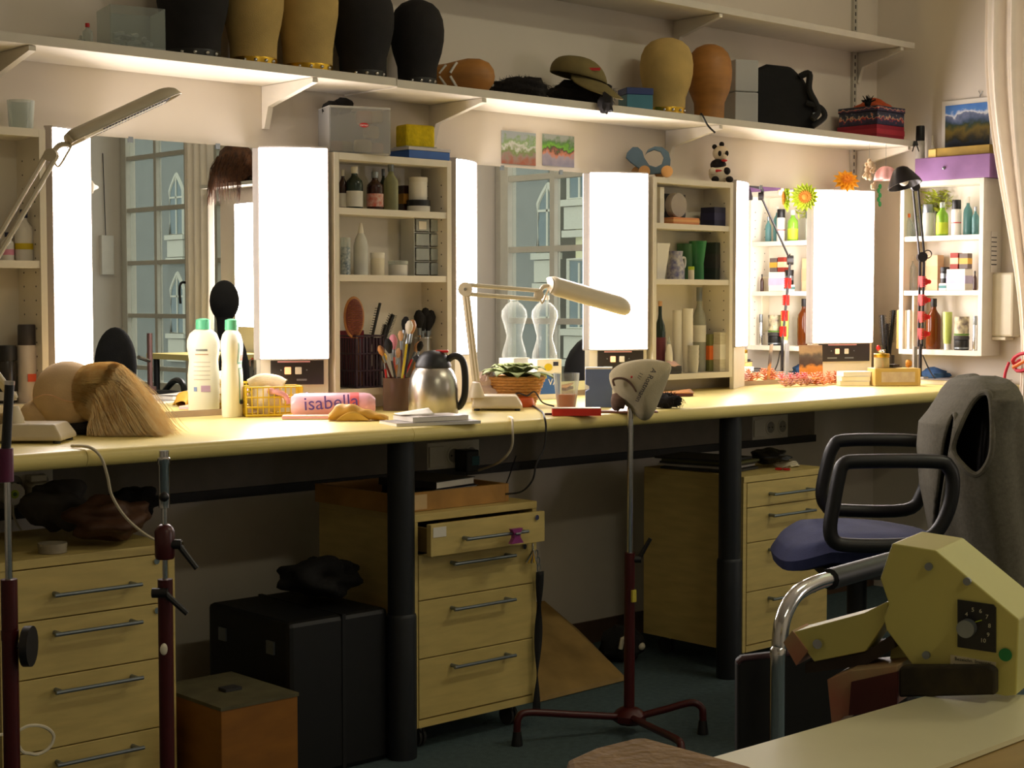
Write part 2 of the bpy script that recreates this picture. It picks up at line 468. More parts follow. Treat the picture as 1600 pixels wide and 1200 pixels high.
# ================================================================== LAMPS AND MIRRORS
LAMPM = emit('lamp_diffuser', LAMP_TINT, LAMP_POWER)
PANELM = mat('dark_control_panel', (44, 38, 38), .35, var=.1)
HOUS = mat('lamp_housing', (200, 190, 184), .5, var=.04)
SWO = emit('orange_switch', (1, .25, .02), .9)
LZ0, LZ1 = .927, 1.472
def makeup_lamp(A, B, label, panel=True, z0=LZ0, z1=LZ1, base=TZ):
    """A and B are the plan ends of the panel; its front is the side right of A->B"""
    A = Vector((*A, 0)); B = Vector((*B, 0))
    d = (B - A); L = d.length; d.normalize(); n = Vector((d.y, -d.x, 0))
    t = thing('makeup_lamp', label, 'lamp', A + Vector((0, 0, base)))
    ang = math.atan2(d.y, d.x); t.rotation_euler = (0, 0, ang)
    # local x along panel, local -y = front
    a0 = z0 - base; a1 = z1 - base
    def fr(s): return -.022 - .016 * (1 - (2 * s - 1) ** 2)
    g = G().grid(lambda u, w: (u * L, fr(u), a0 + (a1 - a0) * w), 12, 4)
    g.build('diffuser', LAMPM, t)
    ring = [(u / 12 * L, fr(u / 12), 0) for u in range(13)] + [(L, 0, 0), (0, 0, 0)]
    for zc in (a0 - .004, a1): G().prism([(p[0], p[1], zc) for p in ring], (0, 0, .004)).build('end_cap', HOUS, t, smooth=False)
    G().bb(-.003, L + .003, -.0215, -.004, a0, a1).build('housing', HOUS, t, smooth=False)
    if base < z0 - .02:
        G().bb(0, L, -.016, -.002, 0.0005, a0 - .004).build('base_panel', WHITE, t, smooth=False)
        if panel:
            p = G().bb(.026, L - .012, -.022, -.0162, a0 - .068, a0 - .0045).build('control_panel', PANELM, t, smooth=False)
            G().bb(L * .40 - .0085, L * .40 + .0085, -.0265, -.0222, a0 - .041, a0 - .022).build('orange_switch', SWO, p, smooth=False, bevel=.002)
            G().bb(L * .555 - .0085, L * .555 + .0085, -.0265, -.0222, a0 - .041, a0 - .022).build('white_switch', PAPER, p, smooth=False, bevel=.002)
            G().bb(L * .25, L * .73, -.0225, -.022, a0 - .010, a0 - .0065).build('lettering_strip', PINKBAND, p, smooth=False)
            G().bb(L * .24, L * .40, -.0225, -.022, a0 - .058, a0 - .053).bb(L * .53, L * .68, -.0225, -.022, a0 - .058, a0 - .053).build('caption_strip', GREYM, p, smooth=False)
            G().cyl((L * .3, -.0222, a0 - .03), (L * .3, -.026, a0 - .03), .002, 8).cyl((L * .68, -.0222, a0 - .03), (L * .68, -.026, a0 - .03), .002, 8).build('screw', GREYM, p)
    return t
makeup_lamp((1.690, -.100), (1.834, -.004), 'glowing lamp panel between the spray can cabinet and the wig mirror', False)
makeup_lamp((2.333, -.004), (2.481, -.098), 'glowing lamp panel behind the yellow basket, left of the brush cabinet')
makeup_lamp((2.898, -.100), (3.056, -.004), 'glowing lamp panel right beside the brush cabinet, behind the steel flask', False)
makeup_lamp((3.545, -.004), (3.705, -.098), 'glowing lamp panel behind the white magnifier head and blue box')
makeup_lamp((4.112, -.100), (4.285, -.004), 'glowing lamp panel right beside the paper cup cabinet', False)
makeup_lamp((4.676, -.004), (4.905, -.098), 'glowing lamp panel near the corner with green flower on its edge')
MIRR = bpy.data.materials.new('mirror_glass'); MIRR.use_nodes = True
mb = MIRR.node_tree.nodes['Principled BSDF']; mb.inputs['Metallic'].default_value = 1; mb.inputs['Roughness'].default_value = 0.0
mb.inputs['Base Color'].default_value = (.86, .88, .87, 1)
LEDGE = mat('mirror_ledge', (172, 150, 128), .5)
for a, b, lab in ((1.838, 2.330, 'wall mirror above the counter behind the blonde wig and lotion bottle'), (3.060, 3.542, 'wall mirror behind the clear bottle and potted plant'), (4.289, 4.673, 'wall mirror near the corner behind the pink dried flowers')):
    t = thing('wall_mirror', lab, 'mirror', ((a + b) / 2, 0, TZ)); h = (b - a) / 2
    G().bb(-h, h, -.008, -.002, .016, 1.472 - TZ).build('glass', MIRR, t, smooth=False)
    G().bb(-h, h, -.012, -.001, .0005, .0155).build('ledge', LEDGE, t, smooth=False)
    for s in (-.5, .5): G().bb(s * h - .006, s * h + .006, -.011, -.0085, 1.462 - TZ, 1.476 - TZ).build('clip', GREYM, t, smooth=False)

# ================================================================== WALL SHELVES
def wall_shelf(label, x0, x1, z, dep, th, brs, name='wall_shelf'):
    t = thing(name, label, 'shelf', ((x0 + x1) / 2, 0, z)); c = (x0 + x1) / 2
    rbox('board', SHELFW, x0 - c, x1 - c, -dep, -.0005, 0, th, t, .0015)
    for bx in brs:
        x = bx - c
        G().prism([(x - .008, -dep + .004, -.001), (x - .008, -dep + .004, -.012), (x - .008, -.03, -.055), (x - .008, -.012, -.11), (x - .008, -.001, -.11), (x - .008, -.001, -.001)], (.016, 0, 0)).build('bracket', SHELFW, t, smooth=False)
    return t
ZS1 = 1.6305; SD = .232; ZS2 = 1.987; ST = .022
xsm = at(620, 132, y=-SD).x
wall_shelf('white wall shelf carrying the five large wig heads', .6, xsm - .001, ZS1 + .003, SD, ST, [at(52, 81, y=-SD).x, at(494, 122, y=-SD).x])
wall_shelf('white wall shelf carrying the olive cap and black bag', xsm + .001, 4.985, ZS1, SD, ST, [at(758, 151, y=-SD).x, at(1128, 192, y=-SD).x, 4.95])
wall_shelf('empty white upper wall shelf above the cap and bag', 2.4, 5.02, ZS2, .20, ST, [at(1128, 19, y=-.2).x, 4.945])
S1 = ZS1 + ST; S1L = ZS1 + .003 + ST
RAILM = mat('slotted_rail_paint', (196, 190, 176), .5)
g = G().bb(-.011, .011, -.012, -.0005, 0, 1.6)
r = tag(g.build('slotted_rail', RAILM, smooth=False), 'white slotted wall rail near the corner holding both shelves', 'rail', loc=(4.92, 0, 1.50))
g = G()
for k in range(60): g.bb(-.003, .003, -.0125, -.0118, .02 + k * .026, .034 + k * .026)
g.build('slots', DARK, r, smooth=False)

# ================================================================== CEILING LAMPS
CEILM = emit('opal_tube_light', (1.0, .95, .70), CEIL_POWER)
for i, (x, y, lab) in enumerate(((3.9, -2.7, 'long opal ceiling light over the middle of the room'), (1.2, -5.0, 'long opal ceiling light towards the rear wall'))):
    t = thing('ceiling_light', lab, 'lamp', (x, y, ZC))
    G().bb(-.65, .65, -.09, .09, -.035, -.0005).build('tray', WHITE, t, smooth=False, bevel=.004)
    G().grid(lambda a, b: ((a - .5) * 1.26, -.075 * math.cos(b * PI), -.036 - .05 * math.sin(b * PI)), 2, 10).build('opal_cover', CEILM, t)
# ================================================================== GENERIC VESSELS
PROF = {
 'bottle': ([(0, 0), (.93, 0), (1, .03), (1, .58), (.92, .66), (.45, .76), (.36, .80), (.36, .84)], [(.40, .835), (.42, .84), (.42, .995), (.38, 1), (0, 1)]),
 'can':    ([(0, 0), (.96, 0), (1, .02), (1, .70), (.93, .735)], [(.90, .735), (.93, .74), (.91, .98), (.85, 1), (0, 1)]),
 'jar':    ([(0, 0), (.95, 0), (1, .04), (1, .70), (.92, .74)], [(1.02, .74), (1.03, .76), (1.03, .97), (.97, 1), (0, 1)]),
 'wine':   ([(0, 0), (.95, 0), (1, .02), (1, .56), (.85, .66), (.40, .76), (.32, .82), (.32, .93)], [(.36, .93), (.36, 1), (0, 1)]),
 'spray':  ([(0, 0), (.95, 0), (1, .03), (1, .55), (.75, .70), (.42, .80)], [(.40, .80), (.42, .82), (.30, .90), (.18, 1), (0, 1)]),
 'tube':   ([(0, .16), (.80, .16), (.95, .30), (1, .6), (1.05, 1), (0, 1)], [(0, 0), (.72, 0), (.74, .02), (.74, .16), (0, .16)]),
}
def vessel(name, label, cat, loc, h, r, kind, body, cap, wrap=None, wz=(.15, .5), sy=1.0, rotz=0.0, group=None, wname='paper_label'):
    t = thing(name, label, cat, loc, rotz, group)
    b, c = PROF[kind]
    G().lathe([(a * r, z * h) for a, z in b], 18, sy=sy).build('body', body, t)
    if cap: G().lathe([(a * r, z * h) for a, z in c], 18, sy=sy).build('cap', cap, t)
    if wrap: G().lathe([(r * 1.012, wz[0] * h), (r * 1.012, wz[1] * h)], 18, sy=sy).build(wname, wrap, t)
    return t
def carton(name, label, cat, loc, sx, sy, sz, m, rotz=0.0, band=None, lid=None, bevel=.0015, group=None):
    """box standing on loc (bottom centre); optional coloured band / lid parts"""
    t = thing(name, label, cat, loc, rotz, group)
    h = sz if not lid else sz * .72
    G().box(0, 0, h / 2, sx, sy, h).build('body', m, t, smooth=False, bevel=bevel)
    if lid: G().box(0, 0, sz * .86 + .0003, sx * 1.03, sy * 1.03, sz * .28).build('lid', lid, t, smooth=False, bevel=bevel)
    if band: G().box(0, 0, h * .5, sx * 1.008, sy * 1.008, h * .38).build('printed_band', band, t, smooth=False)
    return t
def bpx(u, v0, v1, y, z):
    """spot at pixel u on height z, plus height in metres of the pixel span v1..v0"""
    p = spot(u, v0, y, z); return p, (v0 - v1) * mpp(p)

# ================================================================== LOWER SHELF
BLKHEAD = mat('black_canvas', (32, 29, 29), .9, var=.2, bump=.2, bscale=500)
def wig_head(label, u, v0, v1, wpx, y, m, neckpx, z, tacks=GOLD, group=None, loc=None, squash=1.0):
    p = spot(u, v0, y, z); k = mpp(p); H = (v0 - v1) * k; R = wpx * k / 2; N = neckpx * k / 2
    t = thing('wig_block', label, 'wig head', p, group=group)
    prof = [(0, 0), (N, 0), (N * 1.0, H * .06), (N * 1.01, H * .14), (N * 1.03, H * .24), (R * .90, H * .40), (R * .985, H * .54), (R, H * .66), (R * .95, H * .78), (R * .82, H * .88), (R * .60, H * .95), (R * .3, H * .99), (0, H)]
    G().lathe(prof, 28, sy=squash).build('head', m, t)
    if tacks:
        G().lathe([(N * 1.012, .003), (N * 1.02, .006), (N * 1.02, .022), (N * 1.012, .025)], 28, sy=squash).build('base_band', tacks, t)
        for a in (-2.2, -1.75, -1.3, -.9):
            G().blob((N * 1.03 * math.cos(a - .3), N * 1.03 * squash * math.sin(a - .3), .016), .005, .005, .005, 8, 6).build('tack', CHROME, t)
    return t
BLKTACK = mat('dark_base_band', (30, 28, 26), .4)
wig_head('tall black canvas wig head, standing beside the clear tray', 302, 92, -75, 112, -.11, BLKHEAD, 84, S1L, BLKTACK)
wig_head('tan canvas wig head between black head and its tan twin', 396, 102, -68, 96, -.11, CANVAS, 72, S1L)
wig_head('tan canvas wig head between its tan twin and a black head', 481, 110, -62, 96, -.11, CANVAS, 76, S1L)
wig_head('black canvas wig head beside the tan pair, larger of its pair', 567, 118, -35, 98, -.11, BLKHEAD, 72, S1L, BLKTACK)
wig_head('black canvas wig head nearest the lying wooden head', 652, 128, -8, 84, -.12, BLKHEAD, 60, S1, BLKTACK)
wig_head('upright tan canvas wig head beside the blue lidded box', 1041, 178, 57, 83, -.13, CANVAS, 58, S1)
wig_head('upright amber wooden wig head next to the clear box', 1108, 187, 68, 70, -.13, WOODH, 46, S1, None)
# lying wooden head with white chevrons
p = spot(726, 137, -.13, S1); k = mpp(p)
t = thing('wig_block', 'lying wooden wig head with white chevron marks', 'wig head', p, VIEWROT)
prof = [(0, -.5), (.55, -.5), (.60, -.44), (.66, -.30), (.80, -.12), (.92, .05), (.90, .25), (.70, .40), (.35, .48), (0, .5)]
MM = Matrix.Translation((0, 0, 27 * k * .98)) @ Matrix.Rotation(PI / 2, 4, 'Y')
G().lathe([(a * 30 * k, b * 94 * k) for a, b in prof], 28, MM).build('head', WOODH, t)
for dx in (-34, -17):
    for s in (1, -1):
        pts = []
        for q in (.12, .5, .9):
            xx = (dx + 13 * q - 6) * k; a = PI + s * (q * .95)
            zz = xx / (94 * k)
            rr = (.66 + (zz + .30) * .9 if zz < -.05 else .9) * 30 * k * 1.01
            pts.append((xx, -rr * math.cos(PI - a), 27 * k * .98 + rr * math.sin(PI - a)))
        G().tube(pts, .004, 6).build('chevron_stripe', PAPER, t)
# black fur pieces and cap
FUR = mat('black_fur', (22, 17, 16), .9, var=.4)
def fur(label, u, v0, v1, wpx, y, z, seed, dpx=None, n=500, over=0):
    p = spot(u, v0, y, z); k = mpp(p); w = wpx * k / 2; h = (v0 - v1) * k; d = (dpx or 60) * k / 2
    t = thing('fur_piece', label, 'wig', p, VIEWROT)
    G().blob((0, 0, h * .5), w, d, h * .5, 30, 18, .16, 9, seed=seed).build('fur_base', FUR, t, angle=180)
    rnd = random.Random(seed); g = G()
    for i in range(n):
        th = rnd.uniform(.15, 2.6); ph = rnd.uniform(0, 2 * PI)
        dv = Vector((math.sin(th) * math.cos(ph), math.sin(th) * math.sin(ph), math.cos(th)))
        q = Vector((dv.x * w, dv.y * d, h * .5 + dv.z * h * .5)) * .97
        dr = (dv + Vector((rnd.uniform(-.7, .7), rnd.uniform(-.7, .7), rnd.uniform(-.8, .2)))).normalized()
        L = rnd.uniform(.008, .018)
        a, b = q + dr * L * .5, q + dr * L + Vector((0, 0, -.003))
        a.z = max(a.z, .002 - over); b.z = max(b.z, .002 - over)
        g.strand([q, a, b], .0009)
    o = g.build('fur_hair', FUR, t); o['kind'] = 'stuff'
    return t
fur('black fur piece lying flat beside the lying wooden head', 812, 148, 113, 92, -.12, S1, 3.1)
fur('black fur piece lying under the olive cap', 908, 158, 118, 110, -.13, S1, 5.2)
tail = tag(G().blob((0, 0, 0), .024, .02, .028, 14, 10, .25, seed=8).build('fur_tuft', FUR), 'dark fur tuft hanging over the shelf edge below the cap peak', 'wig', loc=at(946, 162, y=-.255))
OLIVE = mat('olive_cloth', (124, 110, 66), .9, var=.12, bump=.2)
p = spot(912, 121, -.15, 0); k = mpp(p); p.z = at(912, 128, y=-.15).z
t = thing('peaked_cap', 'olive peaked cloth cap resting on black fur', 'cap', p, VIEWROT)
G().grid(lambda a, b: ((-2 + 44 * math.cos(b * PI / 2) ** .75 * math.cos(a * 2 * PI) - 6) * k, 38 * k * math.cos(b * PI / 2) ** .75 * math.sin(a * 2 * PI), (6 + 32 * math.sin(b * PI / 2) - .25 * 40 * math.cos(a * 2 * PI) * math.cos(b * PI / 2)) * k), 28, 9, True).build('crown', OLIVE, t, solid=.002)
def peak(a, b):
    an = -PI * .5 + (a - .5) * 2.6 + .65
    r = 36 + 30 * b * math.cos((a - .5) * PI) ** .6
    return ((r * math.cos(an) + 2) * k, r * .8 * math.sin(an) * k, (-2 - 26 * b * math.cos((a - .5) * PI) ** .6 - 12 * math.cos(an)) * k + .012)
G().grid(peak, 18, 5).build('peak', OLIVE, t, solid=.003)
G().bb(2 * k, 24 * k, -33 * k, -31 * k, 13 * k, 17 * k).build('red_trim', RED, t, smooth=False)
# blue lidded box, clear box, black bag, cord
p, h = bpx(993, 167, 130, -.13, S1)
carton('storage_box', 'small blue translucent box with navy lid', 'box', p, .085, .075, h, mat('blue_tub', (70, 130, 150), .3), VIEWROT * .6, lid=mat('navy_lid', (40, 60, 120), .4))
p, h = bpx(1156, 192, 94, -.13, S1)
t = thing('clear_box', 'tall clear plastic box next to the black bag', 'box', p, VIEWROT * .5)
for zz in (0, h / 2 + .001): G().box(0, 0, zz + h / 4, .085, .09, h / 2 - .002).build('tub', FROST, t, smooth=False, bevel=.003)
p = spot(1224, 206, -.12, S1); k = mpp(p)
BAGM = mat('black_nylon', (14, 13, 14), .8, var=.3, bump=.2, bscale=80)
t = thing('camera_bag', 'black soft camera bag with strap on the shelf', 'bag', p, VIEWROT)
pr = [(-48, 0), (46, 0), (50, 20), (42, 50), (28, 76), (8, 96), (-30, 100), (-48, 92)]
G().prism([(x * k, -.05, z * k) for x, z in pr], (0, .11, 0)).build('bag_body', BAGM, t, bevel=.012)
G().tube(catmull([(20 * k, -.055, 80 * k), (34 * k, -.062, 84 * k), (34 * k, -.062, 60 * k), (44 * k, -.06, 40 * k), (48 * k, -.065, 26 * k), (38 * k, -.075, 14 * k)], 5), .011, 8).build('strap', BAGM, t)
G().tube(catmull([(30 * k, -.06, 40 * k), (52 * k, -.06, 32 * k), (58 * k, -.06, 18 * k), (40 * k, -.062, 4 * k)], 5), .010, 8).build('side_loop', BAGM, t)
G().box(44 * k, -.072, 22 * k, .02, .006, .01).build('buckle', GREYM, t, smooth=False)
a = at(1096, 186, y=-.235)
tag(G().tube(catmull([spot(1088, 180, -.15, S1 + .0035), spot(1094, 184, -.2, S1 + .0035), Vector((a.x, -.236, S1 + .003)), at(1106, 196, y=-.242), at(1117, 207, y=-.242)], 6), .003, 6).build('thin_strap', BLACK), 'thin black strap hanging over the shelf edge by the amber head', 'strap')
# clear tray and nail bottles
p, h = bpx(205, 80, 14, -.15, S1L)
t = thing('clear_tray', 'clear plastic organiser tray with loose clear packing', 'box', p, VIEWROT * .3)
G().box(0, 0, .003, .13, .11, .005).build('base', FROST, t, smooth=False)
for s in (-1, 1): G().box(s * .064, 0, h * .5, .002, .11, h * .95).build('side', CLEARG, t, smooth=False); G().box(0, s * .055, h * .5, .126, .002, h * .95).build('wall', CLEARG, t, smooth=False)
g = G()
for i in range(14):
    a = random.uniform(0, PI); c = Vector((random.uniform(-.045, .045), random.uniform(-.04, .04), .012 + random.random() * .03))
    g.tube([c - Vector((math.cos(a), math.sin(a), .2)) * .015, c + Vector((math.cos(a), math.sin(a), .3)) * .015], .006, 6)
g.build('packing', FROST, t)
p, h = bpx(137, 74, 37, -.15, S1L)
vessel('nail_bottle', 'tiny clear bottle with red top beside the clear tray', 'bottle', p, h, .012, 'bottle', CLEARG, RED)
p, h = bpx(127, 74, 55, -.13, S1L)
vessel('nail_bottle', 'tiny clear stoppered bottle with clear top beside the clear tray', 'bottle', p, h, .010, 'bottle', CLEARG, CLEAR)
# tumbler on first cabinet
p = spot(33, 198, -.06, CZ1); k = mpp(p)
t = tag(G().lathe([(0, .003), (17 * k, .003), (20 * k, 46 * k), (21 * k, 46 * k), (18 * k, 0), (0, 0)], 20).build('tumbler', CLEARG), 'clear drinking tumbler on top of the cabinet', 'glass', loc=p)
# flowered boxes at shelf end
p = spot(1380, 226, -.12, S1); k = mpp(p)
FLOW = ramp_print('flower_print', [(0, (40, 34, 60)), (.38, (60, 50, 80)), (.5, (210, 60, 40)), (.56, (222, 190, 150)), (.64, (60, 70, 90)), (.9, (40, 36, 56))], 2, 60, .7)
px_ = 4.86
carton('gift_box', 'crimson cardboard box at the shelf end, under the flowered box', 'box', (px_, -.125, S1), .17, .17, 20 * k, mat('crimson_card', (150, 24, 46), .6), 0, band=mat('crimson_band', (176, 40, 56), .6))
carton('gift_box', 'flower-printed box on top of the crimson box', 'box', (px_ + .005, -.125, S1 + 20 * k + .0006), .165, .165, 28 * k, FLOW, 0, lid=FLOW)
zt = S1 + 48 * k + .002
ORC = mat('orange_scarf', (196, 84, 40), .8, var=.2)
tag(G().grid(lambda a, b: ((a - .5) * .12, (b - .5) * .12, .034 * math.sin(a * PI) * math.sin(b * PI) ** .5 + .006 * math.sin(a * 17) * math.sin(b * PI)), 18, 10).build('scarf', ORC, solid=.002), 'orange scarf heaped on the flowered box', 'scarf', loc=(px_ + .02, -.12, zt))
g = G()
for i in range(40):
    th = random.uniform(0, 1.4); ph = random.uniform(0, 2 * PI)
    d = Vector((math.sin(th) * math.cos(ph), math.sin(th) * math.sin(ph), math.cos(th))); g.tube([d * .004 + Vector((0, 0, .012)), d * random.uniform(.02, .034) + Vector((0, 0, .012))], [.003, .001], 4)
g.blob((0, 0, .012), .012, .012, .012, 10, 8)
tag(g.build('pompon', BLACKF), 'dark spiky pompon on the flowered box', 'ornament', loc=(px_ - .055, -.15, zt))
# wall photographs
def photo(label, u0, u1, v0, v1, m, name='photo_print'):
    a = at(u0, v0, y=-.003); b = at(u1, v1, y=-.003)
    z0 = at((u0 + u1) / 2, v1, y=-.003).z; z1 = at((u0 + u1) / 2, v0, y=-.003).z
    return tag(G().box(0, 0, 0, b.x - a.x, .002, z1 - z0).build(name, m, smooth=False), label, 'photo', loc=((a.x + b.x) / 2, -.0025, (z0 + z1) / 2))
PL1 = ramp_print('plant_photo_a', [(0, (150, 84, 60)), (.25, (140, 120, 110)), (.42, (110, 130, 70)), (.56, (196, 196, 190)), (.7, (120, 150, 90)), (.85, (150, 158, 160))], 2, 40, .45)
PL2 = ramp_print('plant_photo_b', [(0, (128, 124, 140)), (.3, (150, 140, 150)), (.42, (190, 120, 90)), (.52, (70, 60, 50)), (.6, (110, 170, 50)), (.75, (80, 120, 60)), (.9, (150, 156, 150))], 2, 34, .4)
photo('colour photo of a spiky potted plant taped above the mirror', 784, 837, 206, 257, PL1)
photo('colour photo of a leafy plant in a clay pot taped above the mirror', 848, 897, 211, 260, PL2)

# ================================================================== ON TOP OF THE CABINETS
p = spot(553, 243, -.07, CZ1 + .0); k = mpp(p)
t = thing('storage_tub', 'clear tub of make-up sponges on top of the brush cabinet', 'box', p + Vector((0, -.0, .0006)), VIEWROT * .45)
W, D, H = 118 * k * .82, .11, 70 * k
SEMI = clear('semi_clear_plastic', (225, 225, 222), keep=.22, rough=.2)
G().bb(-W / 2, W / 2, -D / 2, D / 2, 0, .004).build('floor_plate', SEMI, t, smooth=False)
for s in (-1, 1):
    G().bb(s * W / 2 - .0015, s * W / 2 + .0015, -D / 2, D / 2, .004, H).build('end_wall', SEMI, t, smooth=False)
    G().bb(-W / 2 + .002, W / 2 - .002, s * D / 2 - .0015, s * D / 2 + .0015, .004, H).build('long_wall', SEMI, t, smooth=False)
rim = [(-W / 2, -D / 2, H), (W / 2, -D / 2, H), (W / 2, D / 2, H), (-W / 2, D / 2, H)]
G().tube(rim, .003, 6, closed=True).build('rim', FROST, t)
bz = Matrix.Translation((.01, -D / 2 - .002, H * .62))
G().lathe([(0, 0), (.011, 0), (.011, .0012), (0, .0012)], 18, bz @ Matrix.Rotation(PI / 2, 4, 'X') @ Matrix.Scale(1, 4), sx=1.15, sy=.55).build('badge', RED, t)
text_mesh('badge_lettering', 'curver', .0085, PAPER, t, frame_m((.01, -D / 2 - .0036, H * .62), (1, 0, 0), (0, 0, 1)))
SP1 = mat('peach_sponge', (222, 172, 130), .9, var=.06, bump=.2); SP2 = mat('tan_sponge', (214, 186, 130), .9, var=.06, bump=.2)
tub = p + Vector((0, 0, .0006)); RZ = Matrix.Rotation(VIEWROT * .45, 4, 'Z')
def inside(x, y, z): return tub + RZ @ Vector((x, y, z))
lst = [(-.055, -.01, .006, .020, SP1), (.02, -.015, .006, .024, SP2), (.062, .0, .006, .02, SP1), (.045, -.01, .046, .022, SP2), (.03, .0, .084, .024, SP1), (.058, -.005, .088, .021, SP2), (-.02, .02, .006, .022, SP2)]
for i, (x, y, z, rr, m) in enumerate(lst):
    tag(G().lathe([(0, 0), (rr * .85, 0), (rr, rr * .25), (rr, rr * 1.1), (rr * .85, rr * 1.4), (0, rr * 1.45)], 14).build('make_up_sponge', m), 'round peach or tan make-up sponge in the clear tub', 'sponge', 'sponges in the clear tub', loc=inside(x, y, z))
for x, z, rr in ((-.062, H - .022, .024), (-.03, H - .012, .028)):
    tag(G().blob((0, 0, .02), rr, .03, .022, 14, 10, .12, seed=x).build('black_sponge', BLACKF), 'black sponge pad on top of the clear tub', 'sponge', 'black pads on the tub', loc=inside(x, 0, z))
p, h = bpx(643, 245, 228, -.075, CZ1 + .0006)
carton('flat_box', 'flat blue and white box with a brown label on the brush cabinet', 'box', p + Vector((.03, 0, 0)), .145, .085, h, BLUE, 0, lid=mat('pale_lid', (190, 186, 190), .5))
p2 = Vector((p.x + .03, p.y, CZ1 + h * 1.0 + .002))
t = thing('yellow_sponge', 'rectangular yellow sponge block on the flat blue box', 'sponge', p2, VIEWROT * .2)
YS = mat('yellow_foam', (206, 180, 12), .95, var=.15, scale=60, bump=.5, bscale=150)
G().box(-.015, 0, .031, .092, .06, .062).build('foam', YS, t, smooth=False, bevel=.006)
G().box(-.015, 0, .0015, .10, .066, .002).build('wrapper', CLEAR, t, smooth=False)
# wooden mouse on wheels
p = spot(1014, 274, -.07, CZ1 + .0006); k = mpp(p)
MOUSE = mat('blue_grey_painted_wood', (78, 100, 112), .6, var=.1)
WHEEL = mat('light_wood_wheel', (190, 140, 80), .5, var=.1)
t = thing('wooden_toy', 'blue-grey wooden toy animal on four wooden wheels', 'toy', p, VIEWROT)
body = [(-14, 12), (-28, 22), (-36, 30), (-34, 38), (-26, 46), (-18, 46), (-11, 40), (-8, 30), (0, 18), (10, 15), (20, 20), (23, 30), (18, 39), (8, 42), (-2, 38), (-6, 34), (-2, 42), (8, 47), (20, 46), (30, 38), (33, 26), (32, 14), (24, 6), (0, 4), (-10, 6)]
G().prism([(x * k, -.012, z * k + .002) for x, z in body], (0, .024, 0)).build('body', MOUSE, t, smooth=False, bevel=.002)
for x, s in ((-8, -1), (-18, 1), (27, -1), (18, 1)):
    G().cyl((x * k, s * .013, 9 * k), (x * k, s * .024, 9 * k), 9 * k, 18).build('wheel', WHEEL, t)
# plush panda
p = spot(1126, 283, -.07, CZ1 + .0006); k = mpp(p)
PW = mat('white_plush', (226, 212, 188), .95, bump=.4); PB = mat('black_plush', (26, 20, 20), .95, bump=.4)
t = thing('plush_panda', 'sitting black and white plush panda with red bow', 'plush toy', p, VIEWROT)
G().blob((-2 * k, 0, 15 * k), 17 * k, 15 * k, 15.5 * k, 18, 12).blob((0, 0, 46 * k), 13 * k, 12 * k, 12 * k, 18, 12).build('body', PW, t)
G().blob((-4 * k, -1 * k, 28 * k), 12.5 * k, 13 * k, 9.5 * k).build('dark_vest', PB, t)
for x, z in ((-10, 56), (1, 60)): G().blob((x * k, -2 * k, z * k), 4 * k, 3 * k, 4 * k, 10, 8).build('ear', PB, t)
for x in (-3, 8): G().blob((x * k, -11 * k, 45 * k), 2.8 * k, 2 * k, 4.4 * k, 10, 8).build('eye_patch', PB, t)
G().blob((4 * k, -12 * k, 40 * k), 4.5 * k, 4 * k, 3.6 * k, 10, 8).build('muzzle', PW, t)
for x in (8, -14): G().blob((x * k, -10 * k, 18 * k), 6 * k, 7 * k, 6 * k, 10, 8).build('arm', PB if x > 0 else PW, t)
for x in (12, -10): G().blob((x * k, -13 * k, 5 * k), 6 * k, 7 * k, 5 * k, 10, 8).build('foot', PB, t)
G().blob((4 * k, -12 * k, 34 * k), 5 * k, 2 * k, 2 * k, 10, 6).blob((-6 * k, -13 * k, 18 * k), 10 * k, 2 * k, 2.4 * k, 10, 6).build('bow', RED, t)
# ornaments on the last lamp
def blossom(name, label, cat, loc, r, m, m2, petals=16, facing=(0, -1, .3), layers=3):
    t = thing(name, label, cat, loc)
    q = Vector(facing).to_track_quat('Z', 'Y').to_matrix().to_4x4()
    for L in range(layers):
        rr = r * (1 - .26 * L)
        g = G()
        for i in range(petals):
            a = 2 * PI * (i + .5 * L) / petals
            R = q @ Matrix.Rotation(a, 4, 'Z')
            w = rr * .2
            g.add([(rr * .15, 0, L * r * .1), (rr * .6, w, L * r * .12 + r * .1), (rr, 0, L * r * .16 - r * .02), (rr * .6, -w, L * r * .12 + r * .1)], [(0, 1, 2, 3)], R)
        g.build('petal_ring', m if L < 2 else m2, t, smooth=False, solid=.001)
    G().blob((0, 0, r * .22), r * .25, r * .25, r * .14, 10, 6, M=q).build('centre', m2, t)
    return t
zt = LZ1 + .004
p = spot(1322, 299, -.075, zt + .0005)
blossom('cloth_flower', 'yellow cloth rose lying on top of the corner lamp', 'flower', p + Vector((0, 0, .030)), .050, mat('amber_cloth', (230, 160, 20), .7), mat('amber_cloth_dark', (216, 130, 10), .7), 12, -FWD * .85 + Vector((0, 0, .5)), 4)
p = at(1257, 308, y=-.045)
blossom('cloth_flower', 'lime green and orange cloth flower clipped to mirror and lamp', 'flower', p, .052, LIME, mat('apricot_cloth', (226, 150, 60), .7), 18, RIGHT * -.1 - FWD)
